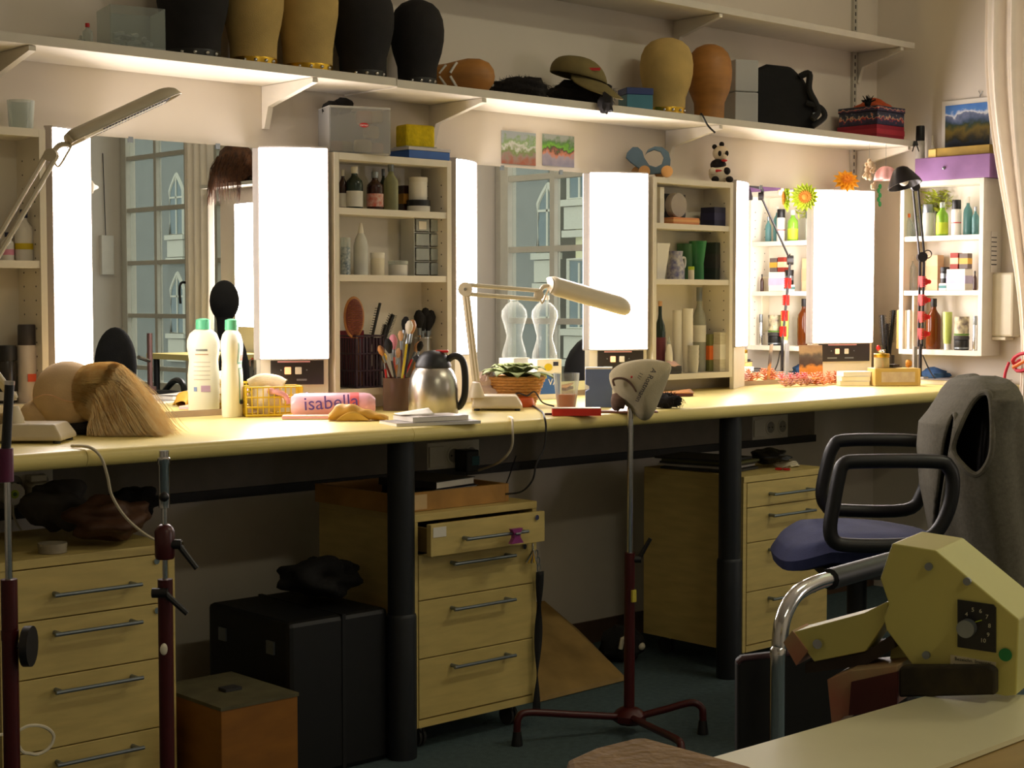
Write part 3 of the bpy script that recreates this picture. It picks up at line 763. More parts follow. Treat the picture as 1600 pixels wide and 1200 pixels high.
# spray cans, mauve box on corner cabinet
Z4 = 1.503
p = spot(1437, 281, 0, Z4); p = at(1437, 281, x=5.02); p.z = Z4 + .0005; h = 88 * mpp(p)
vessel('hair_spray', 'tall white hair spray can with black cap by the mauve box', 'spray can', p, h, .017, 'can', mat('pearl_can', (196, 190, 180), .35), BLACK)
p = at(1456, 281, x=5.055); p.z = Z4 + .0005
vessel('pump_bottle', 'slim white pump bottle behind the mauve box', 'bottle', p, .17, .012, 'spray', WHITE, CREAM)
yb = (at(1440, 260, x=4.99).y + at(1545, 260, x=4.99).y) / 2
k = mpp((4.99, yb, 1.5))
t = thing('drawer_box', 'mauve card drawer box with small knob on the corner cabinet', 'box', (5.01, yb - .01, Z4 + .0006), 0)
hh = 36 * k
G().box(0, 0, hh / 2, .11, .30, hh).build('body', PURPLE, t, smooth=False, bevel=.002)
G().blob((-.058, .03, hh * .5), .005, .006, .006, 10, 8).build('knob', GREYM, t)
OCH = mat('ochre_card', (172, 140, 60), .6, var=.25, scale=12)
t2 = thing('flat_carton', 'ochre flat carton with pale end on the mauve box', 'box', (5.012, yb - .03, Z4 + hh + .0012), 0)
G().box(0, 0, .016, .09, .24, .031).build('body', OCH, t2, smooth=False, bevel=.001)
G().box(-.0475, .105, .014, .004, .03, .028).build('pale_end', mat('pale_yellow', (240, 206, 120), .6), t2, smooth=False)
# landscape picture on the right wall
a = at(1472, 195, x=XR - .004); b = at(1553, 195, x=XR - .004)
z0 = at(1510, 240, x=XR - .004).z; z1 = at(1510, 155, x=XR - .004).z
t = thing('picture', 'mountain lake landscape picture with white border beside the curtain', 'picture', (XR - .002, (a.y + b.y) / 2, (z0 + z1) / 2))
wy = abs(a.y - b.y) / 2; wz = (z1 - z0) / 2
G().box(-.002, 0, 0, .003, 2 * wy, 2 * wz).build('mount', PAPER, t, smooth=False)
LAND = ramp_print('landscape', [(0, (30, 40, 60)), (.18, (40, 56, 70)), (.24, (44, 44, 20)), (.42, (120, 100, 30)), (.55, (50, 66, 40)), (.62, (66, 84, 110)), (.76, (120, 130, 160)), (.80, (230, 232, 236)), (.88, (90, 140, 210)), (1, (80, 130, 205))], 2, 30, .22)
G().box(-.0045, 0, -wz * .02, .001, 2 * wy * .86, 2 * wz * .84).build('print', LAND, t, smooth=False)
tag(G().tube([(0, -.008, .012), (0, 0, 0), (0, .008, .014)], .0012, 5).tube([(0, 0, 0), (-.004, 0, -.008)], .002, 5).build('picture_hook', GREYM), 'small wire hook above the landscape picture', 'hook', loc=(XR - .004, at(1533, 148, x=XR).y, at(1533, 148, x=XR).z))
# wall items by the curtain
p = at(1561, 476, x=5.03)
k = mpp(p)
t = thing('roll_holder', 'white tall box hanging on the wall beside the corner cabinet', 'box', (XR - .0005, p.y - .01, p.z - 50 * k), 0)
G().bb(-.055, 0, -14 * k * 1.6, 14 * k * 1.6, 0, 100 * k).build('case', CREAM, t, smooth=False, bevel=.008)
G().bb(-.058, -.0, -11 * k, 13 * k, -.012, -.0005).build('lower_lip', CREAM, t, smooth=False, bevel=.003)
p = at(1553, 394, y=-.5288)
t = thing('note_sheet', 'lined paper note pinned on the side of the corner cabinet', 'paper', (p.x, C4Y[1] - .0006, p.z), 0)
k = mpp(p)
G().bb(-.020, .020, -.0012, -.0002, -32 * k, 32 * k).build('sheet', PAPER, t, smooth=False)
g = G()
for i in range(7): g.bb(-.018, .016, -.0018, -.0013, (-20 + i * 7) * k, (-18.6 + i * 7) * k)
g.build('ruled_lines', DARK, t, smooth=False)
# curtain
CURT = mat('white_curtain', (240, 228, 212), .9, var=.03)
def curt(a, b):
    z = .12 + (3.198 - .12) * b
    s = max(0, min(1, (z - .86) / 1.1)); s = s * s * (3 - 2 * s)
    if z < .86:
        q = (.86 - z) / .74; ya, w = -.690 + .03 * q, .14 + .04 * q
    else:
        ya, w = -.690 + .165 * s, .14 + .24 * s
    y = ya - a * w
    return (4.935 + .018 * math.sin(a * 30 + z * .6) * (.5 + .5 * s) + .008 * math.sin(a * 71), y, z)
t = thing('curtain', 'long white curtain gathered by a red cord beside the window', 'curtain', (4.935, -.72, .12))
g = G().grid(curt, 70, 44); g.v = [(x - 4.935, y + .72, z - .12) for x, y, z in g.v]
g.build('cloth', CURT, t, solid=.002)
def cordloop(k, r, z):
    return [((.035 + .003 * k) * math.cos(a), -.045 + (.095 + .004 * k) * math.sin(a), z + .02 * math.sin(a * 2 + k)) for a in [i * PI / 10 for i in range(20)]]
for i in range(3):
    G().tube(cordloop(i, .05, .74 + .012 * i), .0065, 6, closed=True).build('tie_cord', mat('red_cord', (180, 30, 50), .7) if i != 1 else ORANGE, t)
G().tube(catmull([(-.04, .05, .75), (-.05, .06, .70), (-.045, .05, .64), (-.04, .045, .60)], 5), .005, 6).build('tassel', mat('red_cord', (180, 30, 50), .7), t)
# ================================================================== CABINET CONTENTS
DKG = mat('dark_green_glass', (30, 46, 36), .2); DKB = mat('dark_brown_glass', (52, 22, 14), .2)
LABW = mat('white_label', (226, 220, 206), .7); LABR = mat('red_white_label', (222, 196, 180), .7, rgb2=(200, 90, 70), scale=90)
z = cab_sh[0] + .0004
for (u, v0, v1, w, kind, body, cap, wrap, wz, y, lab) in [
    (536, 323, 262, 14, 'bottle', DKB, WHITE, LABW, (.05, .4), -.05, 'dark narrow bottle with white cap against the cabinet side'),
    (554, 325, 259, 26, 'bottle', DKG, PAPER, LABW, (.05, .42), -.07, 'dark green bottle with white cap and large white label'),
    (586, 324, 265, 26, 'bottle', DKB, GREYM, LABR, (.08, .42), -.075, 'dark brown bottle with red-printed label and grey cap'),
    (599, 324, 258, 12, 'bottle', DKG, GREYM, None, (0, 0), -.03, 'slim dark bottle with metal cap behind the clear bottle'),
    (611, 327, 255, 23, 'bottle', clear('olive_glass', (190, 190, 150), keep=.35), GREYM, None, (0, 0), -.08, 'clear olive bottle with metal cap on the top bay')]:
    p, h = bpx(u, v0, v1, y, z)
    vessel('bottle', lab, 'bottle', p, h, w * mpp(p) / 2, kind, body, cap, wrap, wz)
p, h = bpx(632, 326, 285, -.04, z)
carton('small_carton', 'small dark carton with mustard label in the top bay', 'box', p, .03, .03, h, DKB, 0, band=mat('mustard', (170, 120, 40), .6))
p, h = bpx(654, 331, 313, -.075, z)
j = thing('jar', 'white jar with wide black lid under a white pot', 'jar', p); r = 18 * mpp(p)
G().lathe([(0, 0), (r * .95, 0), (r, .004), (r, h * .5)], 20).build('body', PAPER, j); G().lathe([(r * 1.04, h * .5), (r * 1.04, h), (0, h)], 20).build('lid', BLACK, j)
p2 = p + Vector((-.002, 0, h + .0004)); h2 = 35 * mpp(p)
j = thing('pot', 'plain white pot on top of the black-lidded jar', 'jar', p2)
G().lathe([(0, 0), (.95 * r * .8, 0), (r * .8, .003), (r * .8, h2 * .8)], 20).build('body', PAPER, j); G().lathe([(r * .84, h2 * .8), (r * .84, h2), (0, h2)], 20).build('lid', WHITE, j)
z = cab_sh[1] + .0004
p, h = bpx(540, 430, 372, -.07, z)
vessel('pin_jar', 'small blue-speckled glass jar in the middle bay', 'jar', p, h, .013, 'jar', mat('speckled_glass', (96, 116, 130), .2, rgb2=(200, 206, 206), scale=150), CLEAR)
p, h = bpx(564, 431, 350, -.07, z)
vessel('spray_bottle', 'frosted white spray bottle with pointed nozzle', 'bottle', p, h, 11.5 * mpp(p), 'spray', mat('frosted_white', (206, 206, 200), .5), PAPER)
p, h = bpx(590, 431, 396, -.08, z)
vessel('pill_jar', 'round cream plastic jar with ribbed lid', 'jar', p, h, 11 * mpp(p), 'jar', CREAM, PAPER)
p, h = bpx(622, 432, 409, -.085, z)
vessel('glass_pot', 'low clear glass pot of white cream', 'jar', p, h, 15 * mpp(p), 'jar', mat('milky_glass', (206, 206, 204), .15), CLEAR)
p, h = bpx(660, 432, 343, -.045, z); k = mpp(p)
t = thing('drawer_organiser', 'clear plastic organiser with two columns of small drawers', 'organiser', p)
W = .105; D = .06
for s in (-1, 0, 1): G().bb(s * W / 2 - .001, s * W / 2 + .001, -D / 2, D / 2, 0, h).build('upright', FROST, t, smooth=False)
for i in range(5): G().bb(-W / 2, W / 2, -D / 2, D / 2, i * h / 4 - .001, i * h / 4 + .001).build('divider', FROST, t, smooth=False)
for i in range(4):
    for s in (-1, 1):
        G().bb(s * W / 4 - W / 4 + .004, s * W / 4 + W / 4 - .004, -D / 2 - .004, -D / 2 - .002, i * h / 4 + .004, (i + 1) * h / 4 - .004).build('drawer_front', CLEAR, t, smooth=False)
        G().bb(s * W / 4 - W / 5, s * W / 4 + W / 5, -.02, .02, i * h / 4 + .003, i * h / 4 + .012 + .004 * ((i + s) % 3)).build('drawer_contents', mat('mixed_trinkets', (110, 90, 90), .7, rgb2=(170, 160, 140), scale=120), t, smooth=False)
G().bb(-W / 4 - .014, -W / 4 + .012, -D / 2 - .006, -D / 2 - .0045, h * .80, h * .94).build('drawer_label', PAPER, t, smooth=False)
# brushes and basket in the lower bay
z = CZ0 + .018 + .0005
p = spot(563, 606, -.06, z); k = mpp(p); h = 80 * k
BASK = mat('dark_plum_basket', (48, 26, 44), .5, var=.2)
t = thing('brush_basket', 'dark plum slotted basket holding hair brushes', 'basket', p)
for s in (-1, 1):
    for i in range(9):
        G().bb(-.045 + i * .0112 - .0035, -.045 + i * .0112 + .0035, s * .045 - .001, s * .045 + .001, .004, h - .005).build('rib', BASK, t, smooth=False)
    for i in range(8): G().bb(s * .048 - .001, s * .048 + .001, -.04 + i * .0112 - .0035, -.04 + i * .0112 + .0035, .004, h - .005).build('rib', BASK, t, smooth=False)
for q in (.002, h * .33, h * .66, h): G().tube([(-.048, -.046, q), (.048, -.046, q), (.048, .046, q), (-.048, .046, q)], .0025, 6, closed=True).build('hoop', BASK, t)
G().bb(-.046, .046, -.044, .044, .0, .003).build('base', BASK, t, smooth=False)
REDL = mat('crimson_lining', (120, 16, 40), .6)
G().bb(-.042, .042, .038, .041, .004, h * 1.1).build('lining', REDL, t, smooth=False)
bq = p.copy()
def brush(label, u, v, base, m_head, m_handle, shape, size=1.0, name='hair_brush', group=None, dz=.006):
    """brush standing in a holder: handle starts in the holder, head centred at pixel u,v"""
    b = Vector(base); hd = at(u, v, y=b.y - .0)
    t = thing(name, label, 'brush', b + Vector((0, 0, dz)), group=group)
    d = hd - (b + Vector((0, 0, dz))); L = d.length; dn = d.normalized()
    Q = dn.to_track_quat('Z', 'Y').to_matrix().to_4x4()
    k = mpp(hd)
    if shape == 'paddle':
        a, bb_, c = 17 * k, .010, 33 * k
        G().cyl((0, 0, 0), tuple(dn * (L - c * .9)), .006, 10).build('handle', m_handle, t)
        Mx = Matrix.Translation(dn * L) @ Matrix.Rotation(-.35, 4, 'Z')
        G().blob((0, 0, 0), a, bb_, c, 20, 14, M=Mx).build('back', m_handle, t)
        G().blob((0, -bb_ * .55, 0), a * .84, bb_ * .7, c * .88, 20, 14, M=Mx).build('cushion', m_head, t)
        g = G()
        for i in range(-5, 6):
            for j in range(-9, 10):
                x, zz = i * a * .16, j * c * .095
                if (x / a) ** 2 + (zz / c) ** 2 < .62: g.tube([(x, -bb_ * 1.0, zz), (x, -bb_ * 1.0 - .008, zz)], .0007, 4, M=Mx)
        g.build('bristles', GOLD, t)
    elif shape == 'round':
        G().cyl((0, 0, 0), tuple(dn * L * .55), .006, 10).build('handle', m_handle, t)
        g = G(); 
        for i in range(160):
            zz = L * (.55 + .5 * (i / 160)); a = i * 2.4
            g.tube([(0, 0, zz), (math.cos(a) * .013 * size, math.sin(a) * .013 * size, zz + .002)], .0007, 3, M=Q)
        g.cyl((0, 0, 0), (0, 0, .001), .001, 4)
        g.build('bristles', m_head, t)
        G().cyl(tuple(dn * L * .55), tuple(dn * L * 1.05), .006 * size, 10).build('core', BLACK, t)
    elif shape == 'comb':
        G().add(*box_vf(.008, .004, L * 1.15), M=Q).build('back', m_handle, t, smooth=False)
        g = G()
        for i in range(14): g.add(*box_vf(.012, .0015, .0018, (.010, 0, L * (.62 + .035 * i))), M=Q)
        g.build('teeth', m_head, t, smooth=False)
    else:
        G().cyl((0, 0, 0), tuple(dn * L * .82), .0032, 8).build('handle', m_handle, t)
        G().cyl(tuple(dn * L * .78), tuple(dn * L * .9), .0042 * size, 8).build('ferrule', GREYM, t)
        G().lathe([(.004 * size, 0), (.009 * size, .012 * size), (.010 * size, .022 * size), (.005 * size, .032 * size), (0, .034 * size)], 12, Matrix.Translation(dn * L * .9) @ Q).build('bristles', m_head, t)
    return t
def box_vf(sx, sy, sz, c=None):
    g = G(); c = c or (0, 0, sz / 2); g.box(*c, sx, sy, sz); return g.v, g.f
PADW = mat('brush_wood', (178, 122, 70), .4); PADC = mat('brush_cushion', (120, 60, 50), .6)
brush('wooden paddle hair brush with brown cushion and brass pins', 553, 496, bq + Vector((-.02, -.03, 0)), PADC, PADW, 'paddle')
brush('black vented hair brush standing upright behind the paddle brush', 590, 490, bq + Vector((.01, .01, 0)), BLACK, BLACK, 'comb')
brush('black round hair brush leaning right with red tip', 612, 497, bq + Vector((.025, .0, 0)), BLACK, BLACK, 'round', 1.0)
brush('black round hair brush leaning, low in the basket', 602, 512, bq + Vector((.02, -.025, 0)), BLACK, BLACK, 'round', .8)
def pot(name, label, cat, u, v0, v1, wpx, y, z, m, rimm=None):
    p, h = bpx(u, v0, v1, y, z); r = wpx * mpp(p) / 2
    t = thing(name, label, cat, p)
    G().lathe([(0, .002), (r * .92, .002), (r * .96, h), (r, h), (r * .97, 0), (0, 0)], 20).build('body', m, t)
    if rimm: G().lathe([(r * .97, h * .96), (r * 1.03, h * .97), (r * 1.03, h * .995), (r * .97, h)], 20).build('rim', rimm, t)
    return p, r, h
TIN = mat('steel_tin', (160, 156, 146), .3, .9)
p, r, h = pot('brush_tin', 'steel tin of black powder brushes', 'pot', 661, 606, 532, 28, -.065, z, TIN, CHROME)
for i, (u, v) in enumerate(((655, 503), (664, 499), (672, 503), (660, 508), (669, 508))):
    brush('black powder brush with bamboo handle in the steel tin', u, v, p + Vector(((i - 2) * .004, (i % 2) * .008 - .004, 0)), BLACKF, WHEEL, 'powder', 1.5, 'powder_brush', 'powder brushes in the steel tin')
# jar of thin brushes on the worktop in front of the cabinet
BRG = clear('smoky_glass', (150, 120, 100), keep=.3)
gp = at(622, 641, z=TZ); k = mpp(gp)
pj, rj, hj = pot('brush_glass', 'tall glass of slim make-up brushes beside the flask', 'pot', 620, 641, 590, 44, gp.y, TZ + .0005, BRG)
cols = [(PADW, MAROON, 'brown-haired brush with maroon handle'), (GOLD, RED, 'gold-haired brush with red handle'), (BLACKF, BLACK, 'all-black brush'), (PINK, mat('coral', (216, 90, 80), .5), 'pink-haired brush with coral handle'), (TAN, WOODH, 'tan-haired brush with wooden handle'), (TAN, MAROON, 'tan-haired brush with maroon handle'), (BLACKF, GREYM, 'black-haired brush with grey handle'), (WHITE, YELLOW, 'white-haired brush with yellow handle'), (PADW, BLACK, 'brown-haired brush with black handle'), (TAN, RED, 'tan-haired brush with red handle'), (BLACKF, WOODH, 'black-haired brush with wooden handle')]
for i, (a, b, lab) in enumerate(cols):
    u = 588 + i * 6.2 + random.uniform(-2, 2); v = 560 - (34 if 4 < i < 9 else 0) - random.uniform(0, 26)
    an = i * 2.4; q = Vector((math.cos(an), math.sin(an), 0)) * rj * .5
    brush('slim ' + lab + ' in the tall glass', u + 8, v, pj + q, a, b, 'powder', random.uniform(.7, 1.2), 'make_up_brush', 'slim brushes in the tall glass')
# cabinet 3
z = cab_sh[0] + .0004
p, h = bpx(1029, 352, 296, -.08, z); carton('tall_carton', 'tall white patterned carton at the side of the top bay', 'box', p, .02, .03, h, PAPER, band=LABW)
p, h = bpx(1062, 352, 342, -.08, z); carton('flat_carton', 'flat orange carton under a round grey powder box', 'box', p, .125, .06, h, mat('orange_card', (216, 140, 90), .7), band=mat('orange_band', (226, 170, 110), .7))
p2 = Vector((p.x + .012, -.035, z)); carton('dark_carton', 'dark slate carton behind the grey round box', 'box', p2, .10, .03, 48 * mpp(p), mat('slate', (52, 54, 60), .6), band=mat('slate_band', (70, 74, 84), .6))
p3 = Vector((p.x - .024, -.085, z + h + .0006)); r = 19 * mpp(p)
t = thing('powder_box', 'round grey powder box on edge above the orange carton', 'box', p3)
G().cyl((0, -.01, r), (0, .012, r), r, 24).build('case', mat('dove_grey', (168, 156, 146), .6), t); G().cyl((0, -.0135, r), (0, -.0101, r), r * .96, 24).build('lid', mat('dove_grey', (168, 156, 146), .6), t)
p, h = bpx(1117, 354, 325, -.07, z); carton('navy_carton', 'navy blue carton at the right of the top bay', 'box', p, .075, .06, h, NAVY, band=mat('navy_band', (46, 46, 84), .6))
z = cab_sh[1] + .0004
p = spot(1036, 438, -.085, z); k = mpp(p)
t = tag(G().prism([(-14 * k, 0, 0), (4 * k, 0, 0), (16 * k, .0, 56 * k), (-14 * k, .0, 56 * k)], (0, .002, 0)).build('card', PAPER, smooth=False), 'white greeting card leaning in the middle bay', 'card', loc=p)
p = spot(1056, 438, -.06, z); k = mpp(p)
t = thing('patterned_mug', 'white mug with blue and red pattern', 'mug', p)
MUGP = mat('mug_pattern', (222, 216, 206), .3, rgb2=(110, 110, 160), scale=70)
G().lathe([(0, .002), (13 * k, .002), (12 * k, 20 * k), (9 * k, 34 * k), (10 * k, 44 * k), (11 * k, 44 * k), (10 * k, 34 * k), (14 * k, 20 * k), (14 * k, 0), (0, 0)], 20).build('body', MUGP, t)
G().tube(catmull([(10 * k, 0, 32 * k), (20 * k, -.0, 34 * k), (21 * k, 0, 22 * k), (14 * k, 0, 14 * k)], 5), 2 * k, 8).build('handle', PAPER, t)
p = spot(1090, 438, -.06, z); k = mpp(p)
GV = clear('emerald_glass', (90, 170, 110), keep=.4)
tag(G().lathe([(0, .004), (8 * k, .004), (8 * k, 25 * k), (11 * k, 44 * k), (13 * k, 60 * k), (14 * k, 60 * k), (12 * k, 44 * k), (9.5 * k, 25 * k), (10 * k, 0), (0, 0)], 20).build('glass_vase', GV), 'flared green glass vase in the middle bay', 'vase', loc=p)
p = spot(1071, 438, -.03, z); tag(G().lathe([(0, .004), (10 * k, .004), (13 * k, 56 * k), (14 * k, 56 * k), (11 * k, 0), (0, 0)], 18).build('glass_tumbler', GREENG), 'tall pale green glass behind the mug', 'glass', loc=p)
p, h = bpx(1080, 438, 418, -.095, z); vessel('candle_jar', 'tiny cream candle jar in front of the green vase', 'jar', p, h, .010, 'jar', CREAM, LIME)
p, h = bpx(1111, 438, 380, -.06, z); carton('dark_book', 'dark green upright box beside the vase', 'box', p, .03, .05, h, mat('bottle_green', (36, 46, 40), .6), .2, band=DARK)
z = CZ0 + .018 + .0005
p, h = bpx(1031, 583, 470, -.06, z); vessel('wine_bottle', 'dark wine bottle with maroon label', 'bottle', p, h, 9 * mpp(p), 'wine', DKG, TAN, mat('maroon_label', (96, 30, 46), .6), (.08, .5))
def cups(label, u, v0, v1, y, wpx, n, m=PAPER):
    p, h = bpx(u, v0, v1, y, z); k = mpp(p); r = wpx * k / 2
    t = thing('cup_stack', label, 'cups', p)
    ch = h * .45
    for i in range(n):
        z0 = i * (h - ch) / max(1, n - 1); q = .0
        G().lathe([(0, z0 + .001), (r * .8, z0 + .001), (r, z0 + ch), (r * 1.06, z0 + ch), (r * 1.06, z0 + ch - .002), (r * .83, z0), (0, z0)], 16).build('cup', m, t)
PLC = clear('white_plastic_cup', (222, 218, 206), keep=.6, rough=.3)
cups('stack of white paper cups, shorter of the two by the spray can', 1058, 583, 486, -.05, 15, 7)
cups('stack of white paper cups, taller of the two by the spray can', 1074, 583, 483, -.075, 16, 8)
cups('stack of clear plastic cups in front of the paper cups', 1083, 583, 540, -.1, 17, 4, PLC)
p, h = bpx(1045, 583, 525, -.095, z); vessel('slim_bottle', 'slim white bottle before the stacked cups', 'bottle', p, h, 6 * mpp(p), 'spray', PAPER, CLEAR)
p, h = bpx(1092, 583, 452, -.04, z); vessel('spray_can', 'tall grey spray can with ribbed neck among the cups', 'spray can', p, h, 11 * mpp(p), 'bottle', mat('grey_can', (150, 150, 136), .4), GREYM, LABW, (.35, .55))
p, h = bpx(1119, 583, 491, -.03, z); carton('red_carton', 'tall red carton fading to dark behind the paper box', 'box', p, .06, .03, h, mat('red_card', (150, 24, 24), .5), band=mat('dark_red_card', (96, 18, 18), .5))
p, h = bpx(1110, 583, 525, -.065, z); carton('herb_carton', 'green carton with orange label in the cup cabinet', 'box', p, .034, .02, h, mat('moss_card', (110, 110, 60), .6), band=ORANGE)
p, h = bpx(1126, 583, 522, -.09, z); carton('leaflet_box', 'cream printed box at the side of the cup cabinet', 'box', p, .042, .03, h, mat('printed_cream', (214, 206, 180), .7, rgb2=(190, 180, 156), scale=200, stretch=(.2, .2, 3)), band=LABW)
p, h = bpx(1050, 583, 571, -.1, z); carton('dark_case', 'small dark case under the pink tissue pack', 'box', p, .06, .03, h, DARK, band=BLACK)
p2 = p + Vector((-.006, 0, h + .0005)); tag(G().grid(lambda a, b: ((a - .5) * .06, (b - .5) * .03, .02 * math.sin(a * PI) * math.sin(b * PI) + .002 * math.sin(a * 9)), 10, 6).build('tissue_pack', mat('pale_pink_paper', (226, 186, 176), .8), solid=.002), 'crumpled pale pink tissue pack on the dark case', 'tissue', loc=p2)
# cabinet 1
z = 1.1684
p, h = bpx(38, 404, 345, -.07, z); vessel('lotion_bottle', 'white bottle with dark cap and yellow sticker behind the lamp arm', 'bottle', p, h * 1.35, 14 * mpp(p), 'bottle', PAPER, NAVY, YELLOW, (.22, .34))
p, h = bpx(12, 404, 360, -.06, z); vessel('lotion_bottle', 'small white bottle with purple cap beside the larger white bottle', 'bottle', p, h, 10 * mpp(p), 'bottle', PAPER, NAVY, PINK, (.2, .4))
z = CZ0 + .0185
p, h = bpx(43, 610, 488, -.075, z); vessel('hair_spray', 'white hair spray can with charcoal cap and orange square', 'spray can', p, h, 15 * mpp(p), 'can', mat('spray_can_white', (206, 196, 186), .35), mat('charcoal_cap', (54, 50, 54), .5))
sc = [o for o in C.objects if o.get('label', '').startswith('white hair spray can with charcoal')][0]
G().bb(-.009, .011, -.0225, -.0205, h * .27, h * .37).build('orange_square', mat('vermilion', (216, 80, 40), .6), sc, smooth=False)
p, h = bpx(10, 612, 522, -.06, z); vessel('dark_jar', 'tall dark jar beside the hair spray can', 'jar', p, h, 16 * mpp(p), 'jar', mat('dark_jar_glass', (40, 36, 32), .25), BLACK, LABW, (.05, .2))

# cabinet 4 : contents stand at x = XX
XX = 5.015
def c4(u, v0, v1, zz, dx=0.0):
    p = at(u, v0, x=XX + dx); p.z = zz; return p, (v0 - v1) * mpp(p)
z = 1.3084
p, h = c4(1420, 366, 330, z, -.03); vessel('glass_ornament', 'small clear bottle with orange stopper', 'bottle', p, h, .012, 'bottle', CLEARG, ORANGE)
p, h = c4(1431, 366, 333, z); vessel('glass_ornament', 'clear glass flask with glass stopper next to the orange-stoppered bottle', 'bottle', p, h, .013, 'bottle', CLEAR, CLEARG)
p, h = c4(1450, 366, 316, z, .0); vessel('clear_jar', 'grey clear jar with steel lid behind the lamp arm', 'jar', p, h, .02, 'jar', FROST, GREYM)
p, h = c4(1472, 366, 314, z, -.02); vessel('green_bottle', 'clear bottle with lime green filling and cork', 'bottle', p, h, .021, 'bottle', clear('lime_glass', (150, 200, 70), keep=.6), CLEAR, LIME, (.05, .4))
p, h = c4(1494, 366, 311, z, -.02); vessel('cream_bottle', 'white cream bottle with black cap and red line', 'bottle', p, h, .017, 'can', PAPER, BLACK, RED, (.34, .37))
p, h = c4(1512, 366, 306, z, .0); vessel('teal_bottle', 'pale teal square bottle with white pump', 'bottle', p, h, .016, 'bottle', TEALG, PAPER)
p, h = c4(1524, 366, 322, z, -.01); vessel('teal_bottle', 'short pale teal bottle at the cabinet edge', 'bottle', p, h, .012, 'bottle', TEALG, GREYM)
p, h = c4(1466, 366, 292, z, .035)
t = thing('artificial_plant', 'yellow-green artificial foliage at the back of the top bay', 'plant', p)
g = G()
for i in range(120):
    a = random.uniform(0, 2 * PI); r0 = random.uniform(0, .05); c = Vector((-.012 + .02 * math.cos(a), 1.3 * r0 * math.sin(a), h * random.uniform(.55, .95)))
    d = Vector((random.uniform(-.3, .3), random.uniform(-1, 1), random.uniform(-.4, 1))).normalized() * .018
    s = d.orthogonal().normalized() * .004
    g.add([c - d, c + s, c + d, c - s], [(0, 1, 2, 3)])
g.build('leaves', mat('yellow_green', (150, 160, 40), .6, var=.3), t, smooth=False)
G().cyl((0, 0, 0), (-.01, 0, h * .6), .004, 8).build('stem', GREEN, t)
z = 1.1144
p, h = c4(1424, 455, 400, z); vessel('water_bottle', 'empty clear plastic bottle in the corner cabinet', 'bottle', p, h, .019, 'bottle', CLEAR, PAPER)
p, h = c4(1460, 455, 400, z, .02); carton('beige_carton', 'tall beige carton behind the black pot', 'box', p, .04, .05, h, mat('beige_card', (206, 170, 130), .7), band=TAN)
p, h = c4(1476, 455, 444, z, -.02); t = carton('small_stand', 'low pale box under the black pot', 'box', p, .03, .03, h, PAPER, band=TEALG)
p2 = p + Vector((0, 0, h + .0005)); vessel('black_pot', 'black glossy make-up pot with silver label', 'jar', p2, 25 * mpp(p), .016, 'jar', BLACK, BLACK, GREYM, (.3, .6))
p, h = c4(1499, 455, 422, z, -.01); carton('cream_box', 'white box with lilac print in the corner cabinet', 'box', p, .05, .075, h, PAPER, band=mat('lilac_print', (196, 186, 216), .7))
p2 = p + Vector((0, .014, h + .0005)); carton('red_box', 'small red box with pale label standing on the white box', 'box', p2, .03, .032, 25 * mpp(p), mat('brick_red', (150, 50, 36), .6), band=mat('peach_label', (236, 196, 160), .7))
p2 = p + Vector((0, -.024, h + .0005)); carton('grey_box', 'small grey box with yellow spot standing on the white box', 'box', p2, .03, .034, 24 * mpp(p), mat('warm_grey', (106, 92, 86), .6), band=mat('gold_spot', (206, 160, 60), .5))
p, h = c4(1523, 455, 440, z, -.03); vessel('tiny_bottle', 'tiny dark bottle at the right edge of the middle bay', 'bottle', p, h * 2, .007, 'bottle', DKB, BLACK)
z = .9034
BKC = [mat('ochre_book', (206, 166, 90), .7), PAPER, mat('cream_book', (226, 214, 186), .7), LABW]
for i in range(4):
    p, h = c4(1413 + i * 5.3, 549, 489, z, -.005)
    t = thing('paperback', ['ochre paperback against the corner cabinet side', 'white paperback next to the ochre one', 'cream paperback between two white ones', 'white paperback next to the tall white card'][i], 'book', p)
    G().box(0, 0, h / 2, .085, .0118, h).build('cover', BKC[i], t, smooth=False)
    G().box(.001, 0, h / 2 + .0008, .082, .0088, h).build('pages', PAPER, t, smooth=False)
p, h = c4(1434, 549, 466, z, -.0); carton('tall_card', 'tall white cardboard sleeve beside the paperbacks', 'card', p, .07, .009, h, PAPER, band=LABW)
p, h = c4(1458, 549, 470, z, .0); vessel('apothecary_bottle', 'brown glass bottle with dark cap behind the red clips', 'bottle', p, h, .026, 'bottle', BROWNG, BLACK, None)
p, h = c4(1480, 549, 490, z, -.025); vessel('cream_tube', 'lime green cream tube standing on its white cap', 'tube', p, h, .018, 'tube', mat('lime_tube', (190, 206, 110), .4), PAPER, sy=.8)
p, h = c4(1502, 549, 527, z, -.02); t = vessel('black_tin', 'squat black glass pot under a patterned mug', 'jar', p, h, .026, 'jar', BLACK, DARK, GREYM, (.1, .2))
p2 = p + Vector((0, 0, h + .0006)); k = mpp(p)
t = thing('patterned_pot', 'cream pot with dark leaf pattern on the black tin', 'pot', p2)
LEAFP = mat('leaf_pattern', (222, 210, 170), .4, rgb2=(70, 50, 60), scale=45)
G().lathe([(0, .002), (.024, .002), (.025, 30 * k), (.026, 30 * k), (.025, 0), (0, 0)], 20).build('body', LEAFP, t); G().lathe([(.0255, .001), (.0265, .004), (.0255, .008)], 20).build('green_band', GREEN, t)
p, h = c4(1523, 549, 495, z, -.03); vessel('silver_tube', 'slim silver cylinder at the cabinet edge', 'can', p, h, .008, 'can', CHROME, GREYM)

